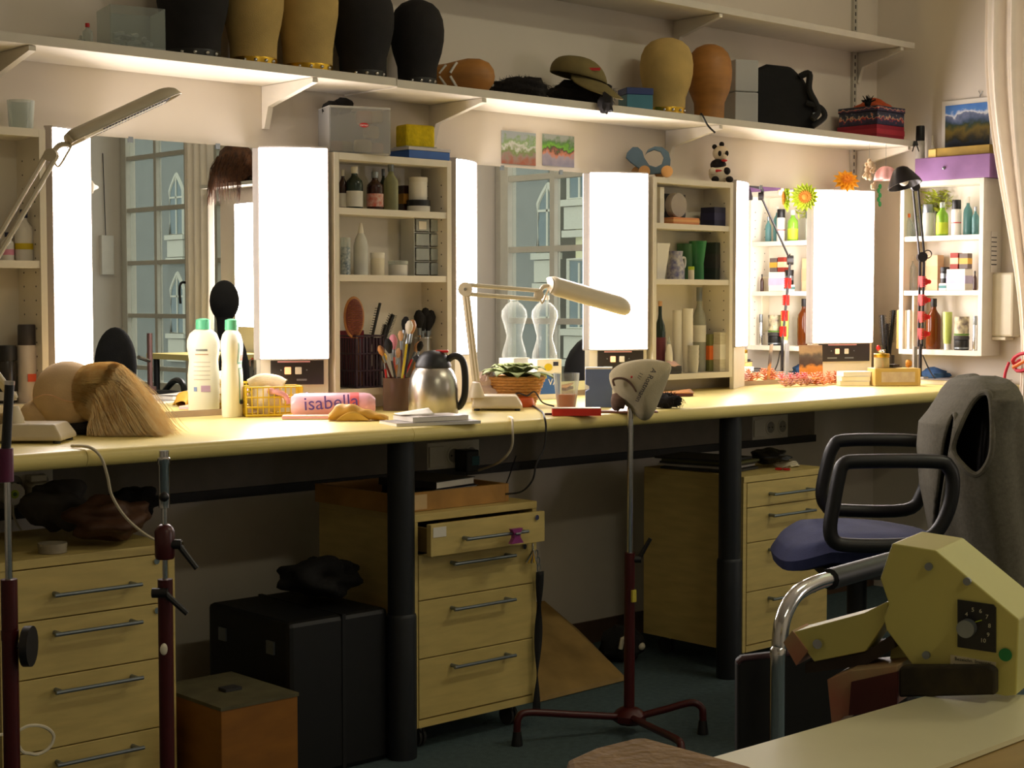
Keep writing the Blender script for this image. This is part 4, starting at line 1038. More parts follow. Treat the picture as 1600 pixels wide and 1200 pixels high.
# ================================================================== WORKTOP
# magnifier lamps
MAGM = mat('lamp_cream', (214, 200, 172), .4, var=.03)
def magnifier(label, base_c, w, d, post, elbow, tip, head_a, head_b, hw, tilt, cable, grid):
    """all points world; base_c on worktop"""
    t = thing('magnifier_lamp', label, 'lamp', base_c)
    o = Vector(base_c); L = lambda q: Vector(q) - o
    ang = VIEWROT
    R = Matrix.Rotation(ang, 4, 'Z')
    b0 = [(-w / 2, -d / 2), (w / 2, -d / 2), (w / 2, d / 2), (-w / 2, d / 2)]
    g = G(); s = .84
    vs = [R @ Vector((x, y, .006)) for x, y in b0] + [R @ Vector((x, y, .014)) for x, y in b0] + [R @ Vector((x * s - .006, y * s, .040)) for x, y in b0]
    g.add(vs, [(3, 2, 1, 0), (0, 1, 5, 4), (1, 2, 6, 5), (2, 3, 7, 6), (3, 0, 4, 7), (4, 5, 9, 8), (5, 6, 10, 9), (6, 7, 11, 10), (7, 4, 8, 11), (8, 9, 10, 11)])
    bs = g.build('base', MAGM, t, smooth=False, bevel=.004)
    for x, y in b0:
        q = R @ Vector((x * .8, y * .8, 0)); G().cyl((q.x, q.y, .0003), (q.x, q.y, .008), .008, 10).build('foot', BLACK, bs)
    pb = L(post); G().lathe([(.022, .036), (.020, .05), (.012, .07), (.010, .075)], 16, Matrix.Translation((pb.x, pb.y, 0))).build('swivel', MAGM, bs)
    P, E_, T = L(post) + Vector((0, 0, .05)), L(elbow), L(tip)
    v1 = (E_ - P); side = RIGHT * .007
    arm = G()
    for s in (-1, 1): arm.tube([P + side * s * .55, E_ + side * s * .55], .0068, 8)
    arm.build('lower_arm', MAGM, t)
    up = Vector((0, 0, .012)) if abs((T - E_).normalized().z) < .7 else RIGHT * .012
    arm = G()
    for s in (-1, 1): arm.tube([E_ + up * s, T + up * s], .0058, 8)
    arm.build('upper_arm', MAGM, t)
    jn = G().cyl(tuple(E_ - FWD * .012), tuple(E_ + FWD * .012), .019, 16); jn.build('elbow_joint', MAGM, t)
    G().cyl(tuple(E_ - FWD * .0145), tuple(E_ - FWD * .0121), .004, 8).build('elbow_screw', CHROME, t)
    G().cyl(tuple(T - FWD * .010), tuple(T + FWD * .010), .014, 14).build('tip_joint', MAGM, t)
    # head: half-shell trough from head_a to head_b
    A, B = L(head_a), L(head_b)
    G().tube(catmull([T, T + (A - T) * .4 + Vector((0, 0, .012)), A], 5), .006, 8).build('neck', MAGM, t)
    ax = (B - A); HL = ax.length; ax.normalize(); sd = ax.cross(Vector((0, 0, 1))).normalized(); nn = sd.cross(ax).normalized()
    nn = (nn * math.cos(tilt) + sd * math.sin(tilt)).normalized(); sd = ax.cross(nn).normalized()
    def shell(u, v):
        tp = 1.0
        if u > .82: tp = math.sqrt(max(0.02, 1 - ((u - .82) / .18) ** 2))
        if u < .04: tp = .86 + u * 3.5
        a = (v - .5) * PI
        return A + ax * HL * u + sd * (hw * tp * math.sin(a)) + nn * (hw * .95 * tp * math.cos(a))
    hd = G().grid(shell, 26, 12).build('lamp_head', MAGM, t, solid=.002)
    G().prism([shell(0, k / 12) for k in range(13)], ax * -.004).build('end_plate', MAGM, hd)
    G().cyl(tuple(A + ax * HL * .12 + nn * .006), tuple(A + ax * HL * .85 + nn * .006), .008, 10).build('tube_lamp', PAPER, hd)
    if grid:
        g = G()
        for i in range(22):
            c = A + ax * HL * (.28 + .028 * i) - nn * .001
            g.add([c + sd * hw * .8, c + sd * hw * .8 + nn * .012, c - sd * hw * .8 + nn * .012, c - sd * hw * .8], [(0, 1, 2, 3)])
        for s in (-.4, 0, .4): 
            c0 = A + ax * HL * .28 + sd * hw * s; c1 = A + ax * HL * .87 + sd * hw * s
            g.add([c0, c1, c1 + nn * .012, c0 + nn * .012], [(0, 1, 2, 3)])
        g.build('louvre_grid', DARK, hd, smooth=False, solid=.001)
    G().tube(catmull([T + Vector((0, 0, .01)), T + (A - T) * .3 - Vector((0, 0, .03)), T + (A - T) * .8 - Vector((0, 0, .012)), A], 6), .0025, 6).build('head_cable', MAGM, t)
    if cable: G().tube(catmull([L(q) for q in cable], 7), .0032, 6).build('power_cable', MAGM, t)
    return t
# lamp 1 at the left
b1 = at(58, 690, z=TZ); yb = b1.y
cbl = [at(112, 699, y=-.60), at(140, 700, y=-.655), at(158, 715, y=-.668), at(168, 745, y=-.665), at(175, 775, y=-.66), at(198, 810, y=-.655), at(232, 838, y=-.63), at(262, 850, y=-.61)]
cbl[0].z = TZ + .004; cbl[1].z = TZ + .0045
magnifier('cream magnifier lamp with long louvred head raised over the blonde wig', (b1.x, b1.y, TZ), .135, .115, at(22, 660, y=yb + .02), at(-70, 500, y=yb + .02), at(80, 243, y=yb + .02), at(112, 226, y=yb + .01), at(283, 147, y=yb - .03), .030, -.18, cbl, True)
# lamp 2
b2 = at(777, 640, z=TZ); yb = b2.y
cb2 = [at(795, 641, y=-.60), at(800, 655, y=-.655), at(801, 672, y=-.672), at(799, 700, y=-.66), at(780, 722, y=-.6), at(748, 735, y=-.3)]
cb2[0].z = TZ + .004; cb2[1].z = TZ + .0045
magnifier('cream magnifier lamp with pointed head reaching towards a glowing panel', (b2.x, b2.y, TZ), .135, .115, at(744, 625, y=yb), at(727, 452, y=yb), at(842, 461, y=yb), at(858, 447, y=yb - .01), at(984, 484, y=yb - .05), .030, .95, cb2, False)

# blonde wig on a canvas head
HAIR = mat('blonde_hair', (240, 204, 140), .5, var=.3, scale=60, rgb2=(252, 232, 188))
HAIRD = mat('brown_roots', (176, 134, 76), .6, var=.3)
hb = at(110, 678, z=TZ); k = mpp(hb)
t = thing('canvas_wig_block', 'canvas head lying on the counter under a blonde wig', 'wig head', hb + Vector((0, 0, .0006)), VIEWROT)
HZ = 52 * k
SKINC = mat('pale_canvas', (206, 176, 134), .9, var=.08, bump=.2, bscale=400)
G().blob((-4 * k, 4 * k, HZ + 8 * k), 54 * k, 46 * k, 54 * k, 30, 20).blob((-50 * k, 4 * k, HZ - 24 * k), 30 * k, 30 * k, 26 * k, 18, 12).build('head', SKINC, t)
G().tube([(-.062 + .11 * i / 10, -48 * k * math.cos((i - 4) * .16) * .99, HZ + (6 + 6 * math.sin(i * .6)) * k) for i in range(9)], .0012, 5).build('seam', TAN, t)
G().blob((10 * k, 4 * k, 10 * k), 74 * k, 40 * k, 11 * k, 20, 8).build('dark_pad', BLACKF, t)
w = thing('blonde_wig', 'long blonde wig with brown roots spilling over the counter', 'wig', hb + Vector((0, 0, .0006)), VIEWROT)
rnd = random.Random(4)
U0, V0 = 110, 678                       # photo pixel of the local origin; lengths below in photo pixels
def wl(u, v, d): return Vector(((u - U0) * k, d * k, max(.8 * k, (V0 - v) * k)))
G().blob(tuple(wl(150, 614, 2)), 32 * k, 40 * k, 40 * k, 26, 18).build('wig_cap', HAIRD, w)
for gi, (mm, n) in enumerate(((HAIRD, 900), (HAIR, 6500))):
    g = G()
    for i in range(n):
        dp = rnd.uniform(-1, 1); q = math.sqrt(max(0, 1 - dp * dp)); f = rnd.random()      # f 0 = crown, 1 = front hairline
        an = math.radians(78 + 150 * f)
        rr = .35 + .65 * q if gi else .3 + .5 * q
        u = 150 + 40 * rr * math.cos(an); v = 614 - 47 * rr * math.sin(an)
        if gi == 0: u += rnd.uniform(0, 14)
        end_u = 264 - 84 * f + rnd.uniform(-34, 16) + (rnd.uniform(0, 30) if i % 8 == 0 else 0); end_v = 688 - rnd.uniform(0, 7) - (rnd.uniform(0, 30) if i % 11 == 0 else 0)
        if gi == 0: end_u = 150 + (end_u - 150) * rnd.uniform(.45, .8); end_v = v + (688 - v) * rnd.uniform(.55, .9)
        d0 = dp * 46; d1 = dp * 50 - 8 + rnd.uniform(-4, 4)
        m1 = (u + 22 + 12 * (1 - f), v + 2 + 10 * f); m2 = (u * .42 + end_u * .58 + 8, v * .52 + end_v * .48 - 6 + 8 * f); m3 = (u * .14 + end_u * .86 + 3, v * .16 + end_v * .84 - 3)
        g.strand(catmull([wl(u, v, d0), wl(*m1, d0 * 1.04), wl(*m2, (d0 + d1) / 2 * 1.02), wl(*m3, d1), wl(end_u, end_v, d1)], 3), .0008)
    o = g.build('hair_roots' if gi == 0 else 'hair', mm, w); o['kind'] = 'stuff'
# lotion bottles
LOT = mat('cream_lotion_plastic', (246, 241, 216), .35, var=.02); MINT = mat('mint_cap', (96, 186, 140), .4)
def lotion(label, u, v0, v1, wpx, rot, front):
    p = spot(u, v0, -.075, TZ); k = mpp(p); r = wpx * k / 2; H = (v0 - v1) * k
    t = thing('lotion_bottle', label, 'bottle', p + Vector((0, 0, .0004)), rot)
    pr = [(0, 0), (.88, 0), (.93, .02), (.97, .25), (.97, .40), (.90, .52), (.88, .56), (.93, .62), (1, .70), (.98, .77), (.82, .84), (.55, .88), (.42, .89)]
    G().lathe([(a * r, b * H) for a, b in pr], 26, sy=.62).build('body', LOT, t)
    G().lathe([(.46 * r, .885 * H), (.45 * r, .985 * H), (.2 * r, 1.0 * H), (0, 1.0 * H)], 18, sy=.85).build('cap', MINT, t)
    def lab(x0, x1, z0, z1, m, nm, off=1.02, sg=-1):
        def prof_r(z):
            for (r0, q0), (r1, q1) in zip(pr[:-1], pr[1:]):
                if q0 <= z <= q1 and q1 > q0: return r0 + (r1 - r0) * (z - q0) / (q1 - q0)
            return .9
        def f(a, b):
            x = x0 + (x1 - x0) * a; z = z0 + (z1 - z0) * b; rr = prof_r(z) * off
            return (x * r, sg * math.sqrt(max(.001, rr * rr - x * x)) * r * .62, z * H)
        G().grid(f, 10, 8).build(nm, m, t)
    OVM = mat('teal_outline', (110, 170, 140), .5)
    lab(-.5, .5, .54, .76, OVM, 'oval_label'); lab(-.42, .42, .56, .74, PAPER, 'oval_field', 1.03); lab(-.2, .3, .575, .63, mat('almond_print', (200, 110, 70), .6), 'almond_print', 1.045)
    lab(-.42, .42, .14, .5, OVM, 'lower_label'); lab(-.34, .34, .18, .49, PAPER, 'lower_field', 1.03); lab(-.36, .36, .13, .17, NAVY, 'lower_band', 1.04)
    lab(-.35, .35, .66, .68, GREYM, 'brand_line', 1.03, 1); lab(-.4, .4, .62, .63, TAN, 'caption_line', 1.03, 1)
    for i in range(5): lab(-.5, .5, .36 + .045 * i, .368 + .045 * i, mat('faint_print', (216, 202, 176), .6), 'text_line', 1.03, 1)
    lab(-.05, .5, .235, .30, mat('lilac_panel', (206, 170, 190), .6), 'lilac_panel', 1.03, 1); lab(-.5, -.3, .24, .285, mat('blue_mark', (140, 160, 200), .6), 'blue_mark', 1.03, 1)
lotion('cream lotion bottle with mint cap and oval almond label', 363, 657, 504, 53, YAW, True)
# yellow basket with towel roll
b = at(428, 650, z=TZ); k = mpp(b); W, D, H = 86 * k, .075, 46 * k
YB = mat('yellow_lattice', (212, 178, 20), .5, var=.06)
t = thing('plastic_basket', 'small yellow lattice plastic basket', 'basket', b + Vector((0, .01, .0004)), VIEWROT * .55)
G().bb(-W / 2, W / 2, -D / 2, D / 2, 0, .002).build('base', YB, t, smooth=False)
n = 11
for s in (-1, 1):
    for i in range(n): x = -W / 2 + W * i / (n - 1); G().tube([(x, s * D / 2, .002), (x * 1.03, s * (D / 2 + .002), H)], .0016, 5).build('upright', YB, t)
    for i in range(1, 8): y = -D / 2 + D * i / 8; G().tube([(s * W / 2, y, .002), (s * (W / 2 + .002), y, H)], .0016, 5).build('upright', YB, t)
for q in (.004, H * .33, H * .66, H): G().tube([(-W / 2 - .001, -D / 2 - .001, q), (W / 2 + .001, -D / 2 - .001, q), (W / 2 + .001, D / 2 + .001, q), (-W / 2 - .001, D / 2 + .001, q)], .0022, 6, closed=True).build('hoop', YB, t)
p = at(417, 622, y=b.y + .012)
TOW = mat('white_terry', (232, 216, 184), .95, bump=.4); TOWP = mat('pink_terry', (230, 170, 170), .95, bump=.4)
t = thing('towel_roll', 'rolled white and pink towels in the yellow basket', 'towel', Vector((p.x, p.y, TZ + .004)), VIEWROT)
G().tube(catmull([(-26 * k, 0, 46 * k), (-8 * k, 0, 54 * k), (14 * k, -.0, 52 * k), (26 * k, .0, 46 * k)], 5), 10 * k, 12).build('white_roll', TOW, t)
G().blob((-2 * k, 0, 24 * k), 28 * k, .026, 22 * k, 18, 12, .12, seed=2).build('folded_towel', TOW, t)
G().tube(catmull([(4 * k, -.022, 38 * k), (18 * k, -.026, 36 * k), (30 * k, -.018, 30 * k), (34 * k, -.012, 18 * k)], 5), 4.5 * k, 8).build('pink_stripe', TOWP, t)
# cotton pad bag
b = at(530, 652, z=TZ); k = mpp(b)
t = thing('cotton_pad_pack', 'lying pink cotton pad sleeve with purple lettering', 'pack', b + Vector((0, .025, .0004)), VIEWROT * .85)
PKM = mat('pink_film', (232, 196, 206), .25, rgb2=(238, 150, 170), scale=6)
Mx = Matrix.Translation((0, 0, 19 * k)) @ Matrix.Rotation(PI / 2, 4, 'Y')
G().lathe([(0, -66 * k), (12 * k, -66 * k), (17 * k, -60 * k), (18.5 * k, -50 * k), (18.5 * k, 50 * k), (17 * k, 58 * k), (10 * k, 66 * k), (0, 66 * k)], 24, Mx).build('sleeve', PKM, t)
G().lathe([(18.8 * k, 26 * k), (18.8 * k, 40 * k)], 24, Mx).build('coral_band', mat('coral_film', (232, 110, 110), .3), t)
G().lathe([(18.8 * k, -44 * k), (18.8 * k, -40 * k)], 24, Mx @ Matrix.Rotation(.2, 4, 'X')).build('violet_band', mat('violet_ink', (96, 70, 150), .5), t)
def wraptext(o, yc, zc, R):
    for v in o.data.vertices:
        d = v.co.z - zc; a = max(-1.3, min(1.3, d / R)); rr = R * 1.02 + (-(v.co.y) - R if False else 0)
        v.co.y = yc - math.cos(a) * R * 1.03; v.co.z = zc + math.sin(a) * R
tx = text_mesh('lettering', 'isabella', 30 * k, mat('violet_ink', (96, 70, 150), .5), t, frame_m((-3 * k, -19.2 * k, 23 * k), (1, 0, .06), (-.06, 0, 1)), .0)
# thin pink tray and mustard pouch
b = at(478, 655, z=TZ)
carton('flat_tray', 'thin pale pink flat pack under the mustard pouch edge', 'pack', b + Vector((0, .0, .0004)), .115, .035, .010, mat('pale_pink_film', (232, 196, 170), .4), VIEWROT * .9, band=PINKBAND)
MUST = mat('mustard_leather', (196, 146, 50), .55, var=.12, scale=30)
b = at(567, 658, z=TZ); k = mpp(b)
t = thing('leather_pouch', 'soft mustard leather pouch lying on the counter', 'pouch', b + Vector((0, .02, .0006)), VIEWROT * .9)
def pouch(u, v):
    a = u * 2 * PI; s = v
    L = (-46 + 94 * s) * k; prof = [(0, .35), (.12, .9), (.35, 1.0), (.6, .7), (.85, .42), (1, .18)]
    for (p0, q0), (p1, q1) in zip(prof[:-1], prof[1:]):
        if p0 <= s <= p1: hh = q0 + (q1 - q0) * (s - p0) / (p1 - p0)
    hh *= 13.5 * k
    return (L, math.cos(a) * .026 * (.6 + .4 * math.sin(s * PI)), max(.0008, hh * (1 + math.sin(a)) + .002 * math.sin(s * 25 + a * 2)))
G().grid(pouch, 24, 26, True).build('pouch_body', MUST, t)
G().grid(lambda u, v: ((-34 + 52 * v) * k, -.030 + .004 * math.sin(v * 3), .002 + 14 * k * math.sin(v * PI) * u), 4, 14).build('fold_flap', mat('mustard_light', (214, 168, 70), .55), t, solid=.003)
# magazines
b = at(672, 662, z=TZ)
MAGZ = mat('magazine_cover', (190, 180, 170), .35, rgb2=(150, 146, 150), scale=14)
def mag(label, c, sx, sy, sz, rz, m):
    t = thing('magazine', label, 'magazine', c, rz)
    G().box(0, 0, sz / 2, sx, sy, sz).build('pages', PAPER, t, smooth=False)
    G().box(0, 0, sz + .0006, sx * 1.005, sy * 1.005, .001).build('cover', m, t, smooth=False)
    return t
mag('bottom grey magazine overhanging the counter edge, under a white one', b + Vector((0, .0, .0005)), .215, .11, .006, VIEWROT + .45, MAGZ)
mag('white glossy magazine on the grey magazine, beside the flask', b + Vector((.012, .012, .0085)), .15, .10, .010, VIEWROT + .55, mat('white_cover', (222, 214, 204), .3, rgb2=(150, 140, 140), scale=12))
tag(G().grid(lambda u, v: ((u - .5) * .085, (v - .5) * .06, .002 + .012 * u * v), 6, 4).build('loose_sheet', PAPER, solid=.0008), 'loose curled white sheet on the top magazine', 'paper', loc=b + Vector((-.02, .035, .0205)), rotz=VIEWROT + .3)
# thermos
b = at(677, 648, z=TZ); k = mpp(b)
t = thing('thermos_flask', 'brushed steel vacuum flask with black lid and handle', 'flask', b + Vector((0, 0, .0004)), VIEWROT)
G().lathe([(0, 0), (37 * k, 0), (39 * k, 3 * k), (39 * k, 40 * k), (37 * k, 55 * k), (32 * k, 68 * k), (27 * k, 74 * k)], 30).build('body', STEEL, t)
G().lathe([(28 * k, 74 * k), (28.5 * k, 78 * k), (22 * k, 92 * k), (14 * k, 99 * k), (0, 101 * k)], 28).build('lid', BLACK, t)
G().tube(catmull([(20 * k, 0, 84 * k), (34 * k, 0, 92 * k), (46 * k, 0, 84 * k), (50 * k, 0, 60 * k), (49 * k, 0, 30 * k), (42 * k, 0, 14 * k), (34 * k, 0, 12 * k)], 6), 5.5 * k, 10).build('handle', BLACK, t)
G().box(14 * k, 0, 99 * k, 20 * k, 14 * k, 4 * k).build('red_lever', RED, t, smooth=False, bevel=.002)
G().prism([(-26 * k, -8 * k, 80 * k), (-32 * k, -4 * k, 90 * k), (-32 * k, 4 * k, 90 * k), (-26 * k, 8 * k, 80 * k)], (8 * k, 0, 4 * k)).build('spout', BLACK, t, smooth=False)
# clear plastic bottles
def clearbottle(label, u, v0, v1, wpx, y, z):
    p = spot(u, v0, y, z); k = mpp(p); r = wpx * k / 2; H = (v0 - v1) * k
    t = thing('water_bottle', label, 'bottle', p)
    G().lathe([(0, 0), (.9 * r, 0), (.95 * r, .02 * H), (.93 * r, .08 * H), (.62 * r, .30 * H), (.60 * r, .36 * H), (.80 * r, .52 * H), (1.0 * r, .66 * H), (.95 * r, .76 * H), (.6 * r, .86 * H), (.30 * r, .90 * H), (.28 * r, .94 * H)], 22).build('body', clear('bottle_plastic', (248, 250, 248), keep=.03, edge=.4), t)
    G().lathe([(.34 * r, .925 * H), (.34 * r, .998 * H), (0, H)], 14).build('cap', PAPER, t)
ys = at(800, 618, z=TZ).y
cb = spot(851, 605, -.075, TZ + .0004); k = mpp(cb); cbh = at(851, 561, y=-.075).z - TZ
t = thing('bottle_carton', 'white carton with yellow oval and blue print under the clear bottle', 'box', cb, VIEWROT * .3)
G().box(0, 0, cbh / 2, .085, .055, cbh).build('body', PAPER, t, smooth=False, bevel=.001)
G().lathe([(0, 0), (.014, 0), (.014, .0008), (0, .0008)], 18, Matrix.Translation((-.004, -.0276, cbh * .80)) @ Matrix.Rotation(PI / 2, 4, 'X'), sy=.8).build('yellow_oval', YELLOW, t)
G().box(.022, -.0278, cbh * .88, .018, .0006, .012).build('black_patch', NAVY, t, smooth=False); G().box(.002, -.0278, cbh * .38, .07, .0006, cbh * .5).build('blue_field', BLUE, t, smooth=False)
text_mesh('lettering', 'VA', .026, PAPER, t, frame_m((.012, -.0284, cbh * .42), (1, 0, 0), (0, 0, 1)), .0002)
clearbottle('empty clear waisted plastic bottle with white cap on a carton', 851, 561, 462, 42, -.075, TZ + cbh + .0008)
# potted plant in wicker
b = at(806, 626, z=TZ); b.y = min(b.y, -.24); b = spot(806, 626, -.25, TZ + .0004); k = mpp(b)
WICK = mat('wicker', (190, 132, 60), .7, var=.25, scale=120, stretch=(1, 1, 3), bump=.5, bscale=250)
t = thing('potted_plant', 'fuzzy-leaved green plant in a woven wicker basket', 'plant', b)
g = G()
nz = 10
for i in range(nz):
    q = i / (nz - 1); rr = (28 + 16 * q) * k
    ring = [((rr + .0016 * math.sin(a * 15 + (i % 2) * PI)) * math.cos(a), (rr + .0016 * math.sin(a * 15 + (i % 2) * PI)) * math.sin(a), (2 + 42 * q) * k) for a in [j * 2 * PI / 60 for j in range(60)]]
    g.tube(ring, 2.9 * k, 6, closed=True)
g.build('wicker_weave', WICK, t)
G().lathe([(0, .001), (27 * k, .001), (41 * k, 40 * k), (0, 40 * k)], 24).build('soil', mat('soil', (50, 36, 26), .95), t)
LEAFM = mat('fuzzy_leaf', (128, 138, 80), .8, var=.25, scale=30)
for i in range(34):
    a = i * 2.4; el = .22 + 1.05 * ((i * 7) % 34) / 34
    Ln = (74 - 26 * el) * k
    d = Vector((math.cos(a) * math.cos(el), math.sin(a) * math.cos(el), math.sin(el) * .85))
    s = d.cross(Vector((0, 0, 1))).normalized() * 13 * k; up = s.cross(d).normalized()
    o = Vector((0, 0, 42 * k))
    g = G(); vs = []
    for q, wd, dz in ((0, .1, 0), (.3, .45, 3 * k), (.6, 1, 5 * k), (.85, .7, 2 * k), (1, .08, -4 * k)):
        c = o + d * Ln * q + Vector((0, 0, dz - 9 * k * q * q))
        vs += [c + s * wd, c - up * 2 * k, c - s * wd]
    g.add(vs, [(j * 3 + m, j * 3 + m + 1, j * 3 + m + 4, j * 3 + m + 3) for j in range(4) for m in range(2)])
    g.build('leaf', LEAFM, t, solid=.001)
# crumpled tissue and cable pouch
b = spot(758, 612, -.20, TZ + .0004); k = mpp(b)
tag(G().blob((0, 0, 24 * k), 20 * k, 20 * k, 25 * k, 18, 14, .35, 12, seed=6).build('tissue_bag', clear('crumpled_film', (236, 214, 200), keep=.75, rough=.4), smooth=False), 'crumpled white plastic bag beside the wicker basket', 'bag', loc=b)
b = at(805, 636, z=TZ); k = mpp(b)
t = thing('cable_spool', 'flat orange disc case with dark cables on the counter', 'case', b + Vector((.02, .0, .0004)), VIEWROT)
G().lathe([(0, 0), (20 * k, 0), (22 * k, 4 * k), (20 * k, 14 * k), (10 * k, 18 * k), (0, 18 * k)], 20).build('case', mat('burnt_orange', (206, 90, 36), .5), t)
G().tube(catmull([(-18 * k, -18 * k, 14 * k), (-4 * k, -20 * k, 22 * k), (10 * k, -16 * k, 18 * k), (22 * k, -14 * k, 24 * k), (34 * k, -22 * k, 8 * k), (52 * k, -30 * k, 2.5 * k)], 6), .0022, 6).build('cable', DARK, t)
tag(G().blob((0, 0, 8 * k), 26 * k, 14 * k, 8 * k, 16, 8, .2, seed=3).build('dark_pouch', NAVY), 'small navy cloth pouch behind the lamp base', 'pouch', loc=at(765, 628, z=TZ) + Vector((.02, .05, .0004)))
tag(G().tube(catmull([at(829, 632, z=TZ + .003), at(845, 642, z=TZ + .003), at(850, 650, y=-.662), at(853, 668, y=-.672), at(850, 700, y=-.665), at(838, 725, y=-.66), at(832, 750, y=-.65), at(815, 768, y=-.62), at(790, 772, y=-.58)], 7), .0025, 6).build('phone_cable', DARK), 'thin dark cable running from the counter down to the drawers', 'cable')
# tea glass, red box, pen, blue box, boards
b = spot(885, 636, at(885, 640, z=TZ).y, TZ + .0004); k = mpp(b)
t = thing('tea_glass', 'ribbed clear glass half full of red tea', 'glass', b)
def rib(rr): return rr
g = G()
def gl(u, v):
    a = u * 2 * PI; r = (14.5 + 6 * v) * k * (1 + .02 * math.cos(a * 18) * (1 if .25 < v < .95 else 0)); return (r * math.cos(a), r * math.sin(a), .002 + 56 * k * v)
g.grid(gl, 72, 8, True); g.build('glass', CLEARG, t)
G().lathe([(0, .003), (13.5 * k, .003), (16.5 * k, 24 * k), (0, 24 * k)], 24).build('tea', mat('red_tea', (214, 100, 36), .12, var=.05), t)
G().lathe([(0, 0), (14.5 * k, 0), (14.5 * k, .002), (0, .002)], 24).build('base', CLEAR, t)
b = at(907, 650, z=TZ); k = mpp(b)
t = thing('cigarette_tin', 'flat red box with pale top on the counter edge', 'box', b + Vector((0, .015, .0004)), VIEWROT * .96)
G().box(0, 0, 6 * k, 76 * k, .045, 11 * k).build('body', mat('scarlet_card', (206, 44, 24), .5), t, smooth=False)
G().box(0, 0, 12 * k, 76 * k, .045, 1 * k).build('lid', mat('pale_tin', (196, 180, 150), .4), t, smooth=False)
tag(G().box(0, 0, .003, .055, .012, .005).build('pocket_knife', mat('dark_walnut', (66, 34, 24), .5), smooth=False, bevel=.0015), 'small dark wooden rod lying before the red box', 'tool', loc=at(868, 649, z=TZ) + Vector((0, 0, .0004)), rotz=VIEWROT)
b = at(955, 638, z=TZ); k = mpp(b)
t = thing('paint_case', 'notched dusty blue upright box with white top edge', 'box', b + Vector((.01, .06, .0004)), VIEWROT)
pr = [(-20, 0), (22, 0), (22, 60), (-20, 60), (-20, 36), (-14, 33), (-14, 28), (-20, 25)]
G().prism([(x * k, -.012, z * k) for x, z in pr], (0, .03, 0)).build('body', mat('dusty_blue', (96, 112, 150), .6), t, smooth=False)
G().bb(-20 * k, 22 * k, -.013, .019, 60 * k + .0003, 63 * k).build('lid', PAPER, t, smooth=False)
BRD = mat('worn_board', (140, 92, 60), .6, var=.2, scale=20)
b = at(985, 645, z=TZ)
t = thing('wooden_board', 'thin worn brown board under the blue box', 'board', b + Vector((.0, .02, .0004)), VIEWROT)
G().box(0, 0, .002, .17, .06, .0035).build('panel', BRD, t, smooth=False); G().box(0, -.029, .004, .165, .002, .002).build('edge_strip', MAROON, t, smooth=False)
b.z = TZ
# canvas hood on the tripod is built with the stand; dark wig piece on counter edge
b = at(1040, 648, z=TZ)
t = fur('dark hairpiece draped at the counter edge beside the canvas hood', 1040, 650, 628, 52, -.60, TZ + .0005, 9.3, 30, 300)
b = at(1062, 620, z=TZ)
t = thing('leather_case', 'flat maroon and tan leather case at the back of the counter', 'case', b + Vector((0, .03, .0004)), VIEWROT * .8)
G().box(0, 0, .005, .12, .05, .009).build('lower_half', MAROON, t, smooth=False, bevel=.002); G().grid(lambda u, v: ((u - .5) * .125, (v - .5) * .05, .0105 + .010 * u * u * v), 8, 4).build('flap', mat('tan_leather', (166, 110, 56), .6), t, solid=.002)
# right end of the counter
b = at(1404, 602, z=TZ); b.y = min(b.y, -.16); b = at(1408, 603, z=TZ); k = mpp(b)
PINE = mat('varnished_pine', (206, 172, 96), .4, var=.12, scale=10)
t = thing('wooden_box', 'varnished pine lidded box with pale paper front at the counter end', 'box', b + Vector((0, .03, .0004)), VIEWROT * .85)
G().box(0, 0, 14 * k, 74 * k, .075, 27 * k).build('body', PINE, t, smooth=False, bevel=.001)
G().box(1 * k, -.0385, 14 * k, 54 * k, .001, 16 * k).build('paper_front', mat('aged_paper', (214, 196, 160), .8, rgb2=(196, 170, 140), scale=40), t, smooth=False)
for s in (-1, 1): G().box(s * 35 * k, -.039, 14 * k, 3 * k, .003, 27 * k).build('corner_post', PINE, t, smooth=False)
top = b + Vector((0, .03, 28 * k + .001))
R_ = Matrix.Rotation(VIEWROT * .85, 4, 'Z')
p = top + R_ @ Vector((-20 * k, 0, 0))
t = vessel('glue_jar', 'squat clear jar with brass lid on the pine box', 'jar', p, 22 * k, 12 * k, 'jar', clear('amber_jar', (216, 200, 150), keep=.4), GOLD)
p2 = p + Vector((0, 0, 22 * k + .0006)); g = G()
for i in range(9):
    a = i * .7; g.tube([(-.012 * math.cos(a), -.012 * math.sin(a), .002 + .0012 * i), (.014 * math.cos(a), .014 * math.sin(a), .003 + .0012 * i)], .001, 4)
tag(g.build('hair_pins', CHROME), 'heap of silver hair pins on the glue jar', 'hair pins', loc=p2)
tag(G().blob((0, 0, 6 * k), 6 * k, 5 * k, 6 * k, 12, 8, .2).build('amber_sponge', mat('amber_foam', (196, 130, 40), .9)), 'small amber sponge lump on the pine box', 'sponge', loc=top + R_ @ Vector((24 * k, 0, .0)))
tag(G().bb(-.025, .025, -.02, .02, .0, .003).bb(-.02, .02, -.014, .014, .003, .010).build('black_clip_case', BLACK, smooth=False), 'black flat case at the back of the pine box', 'case', loc=top + R_ @ Vector((0, .012, .0006)))
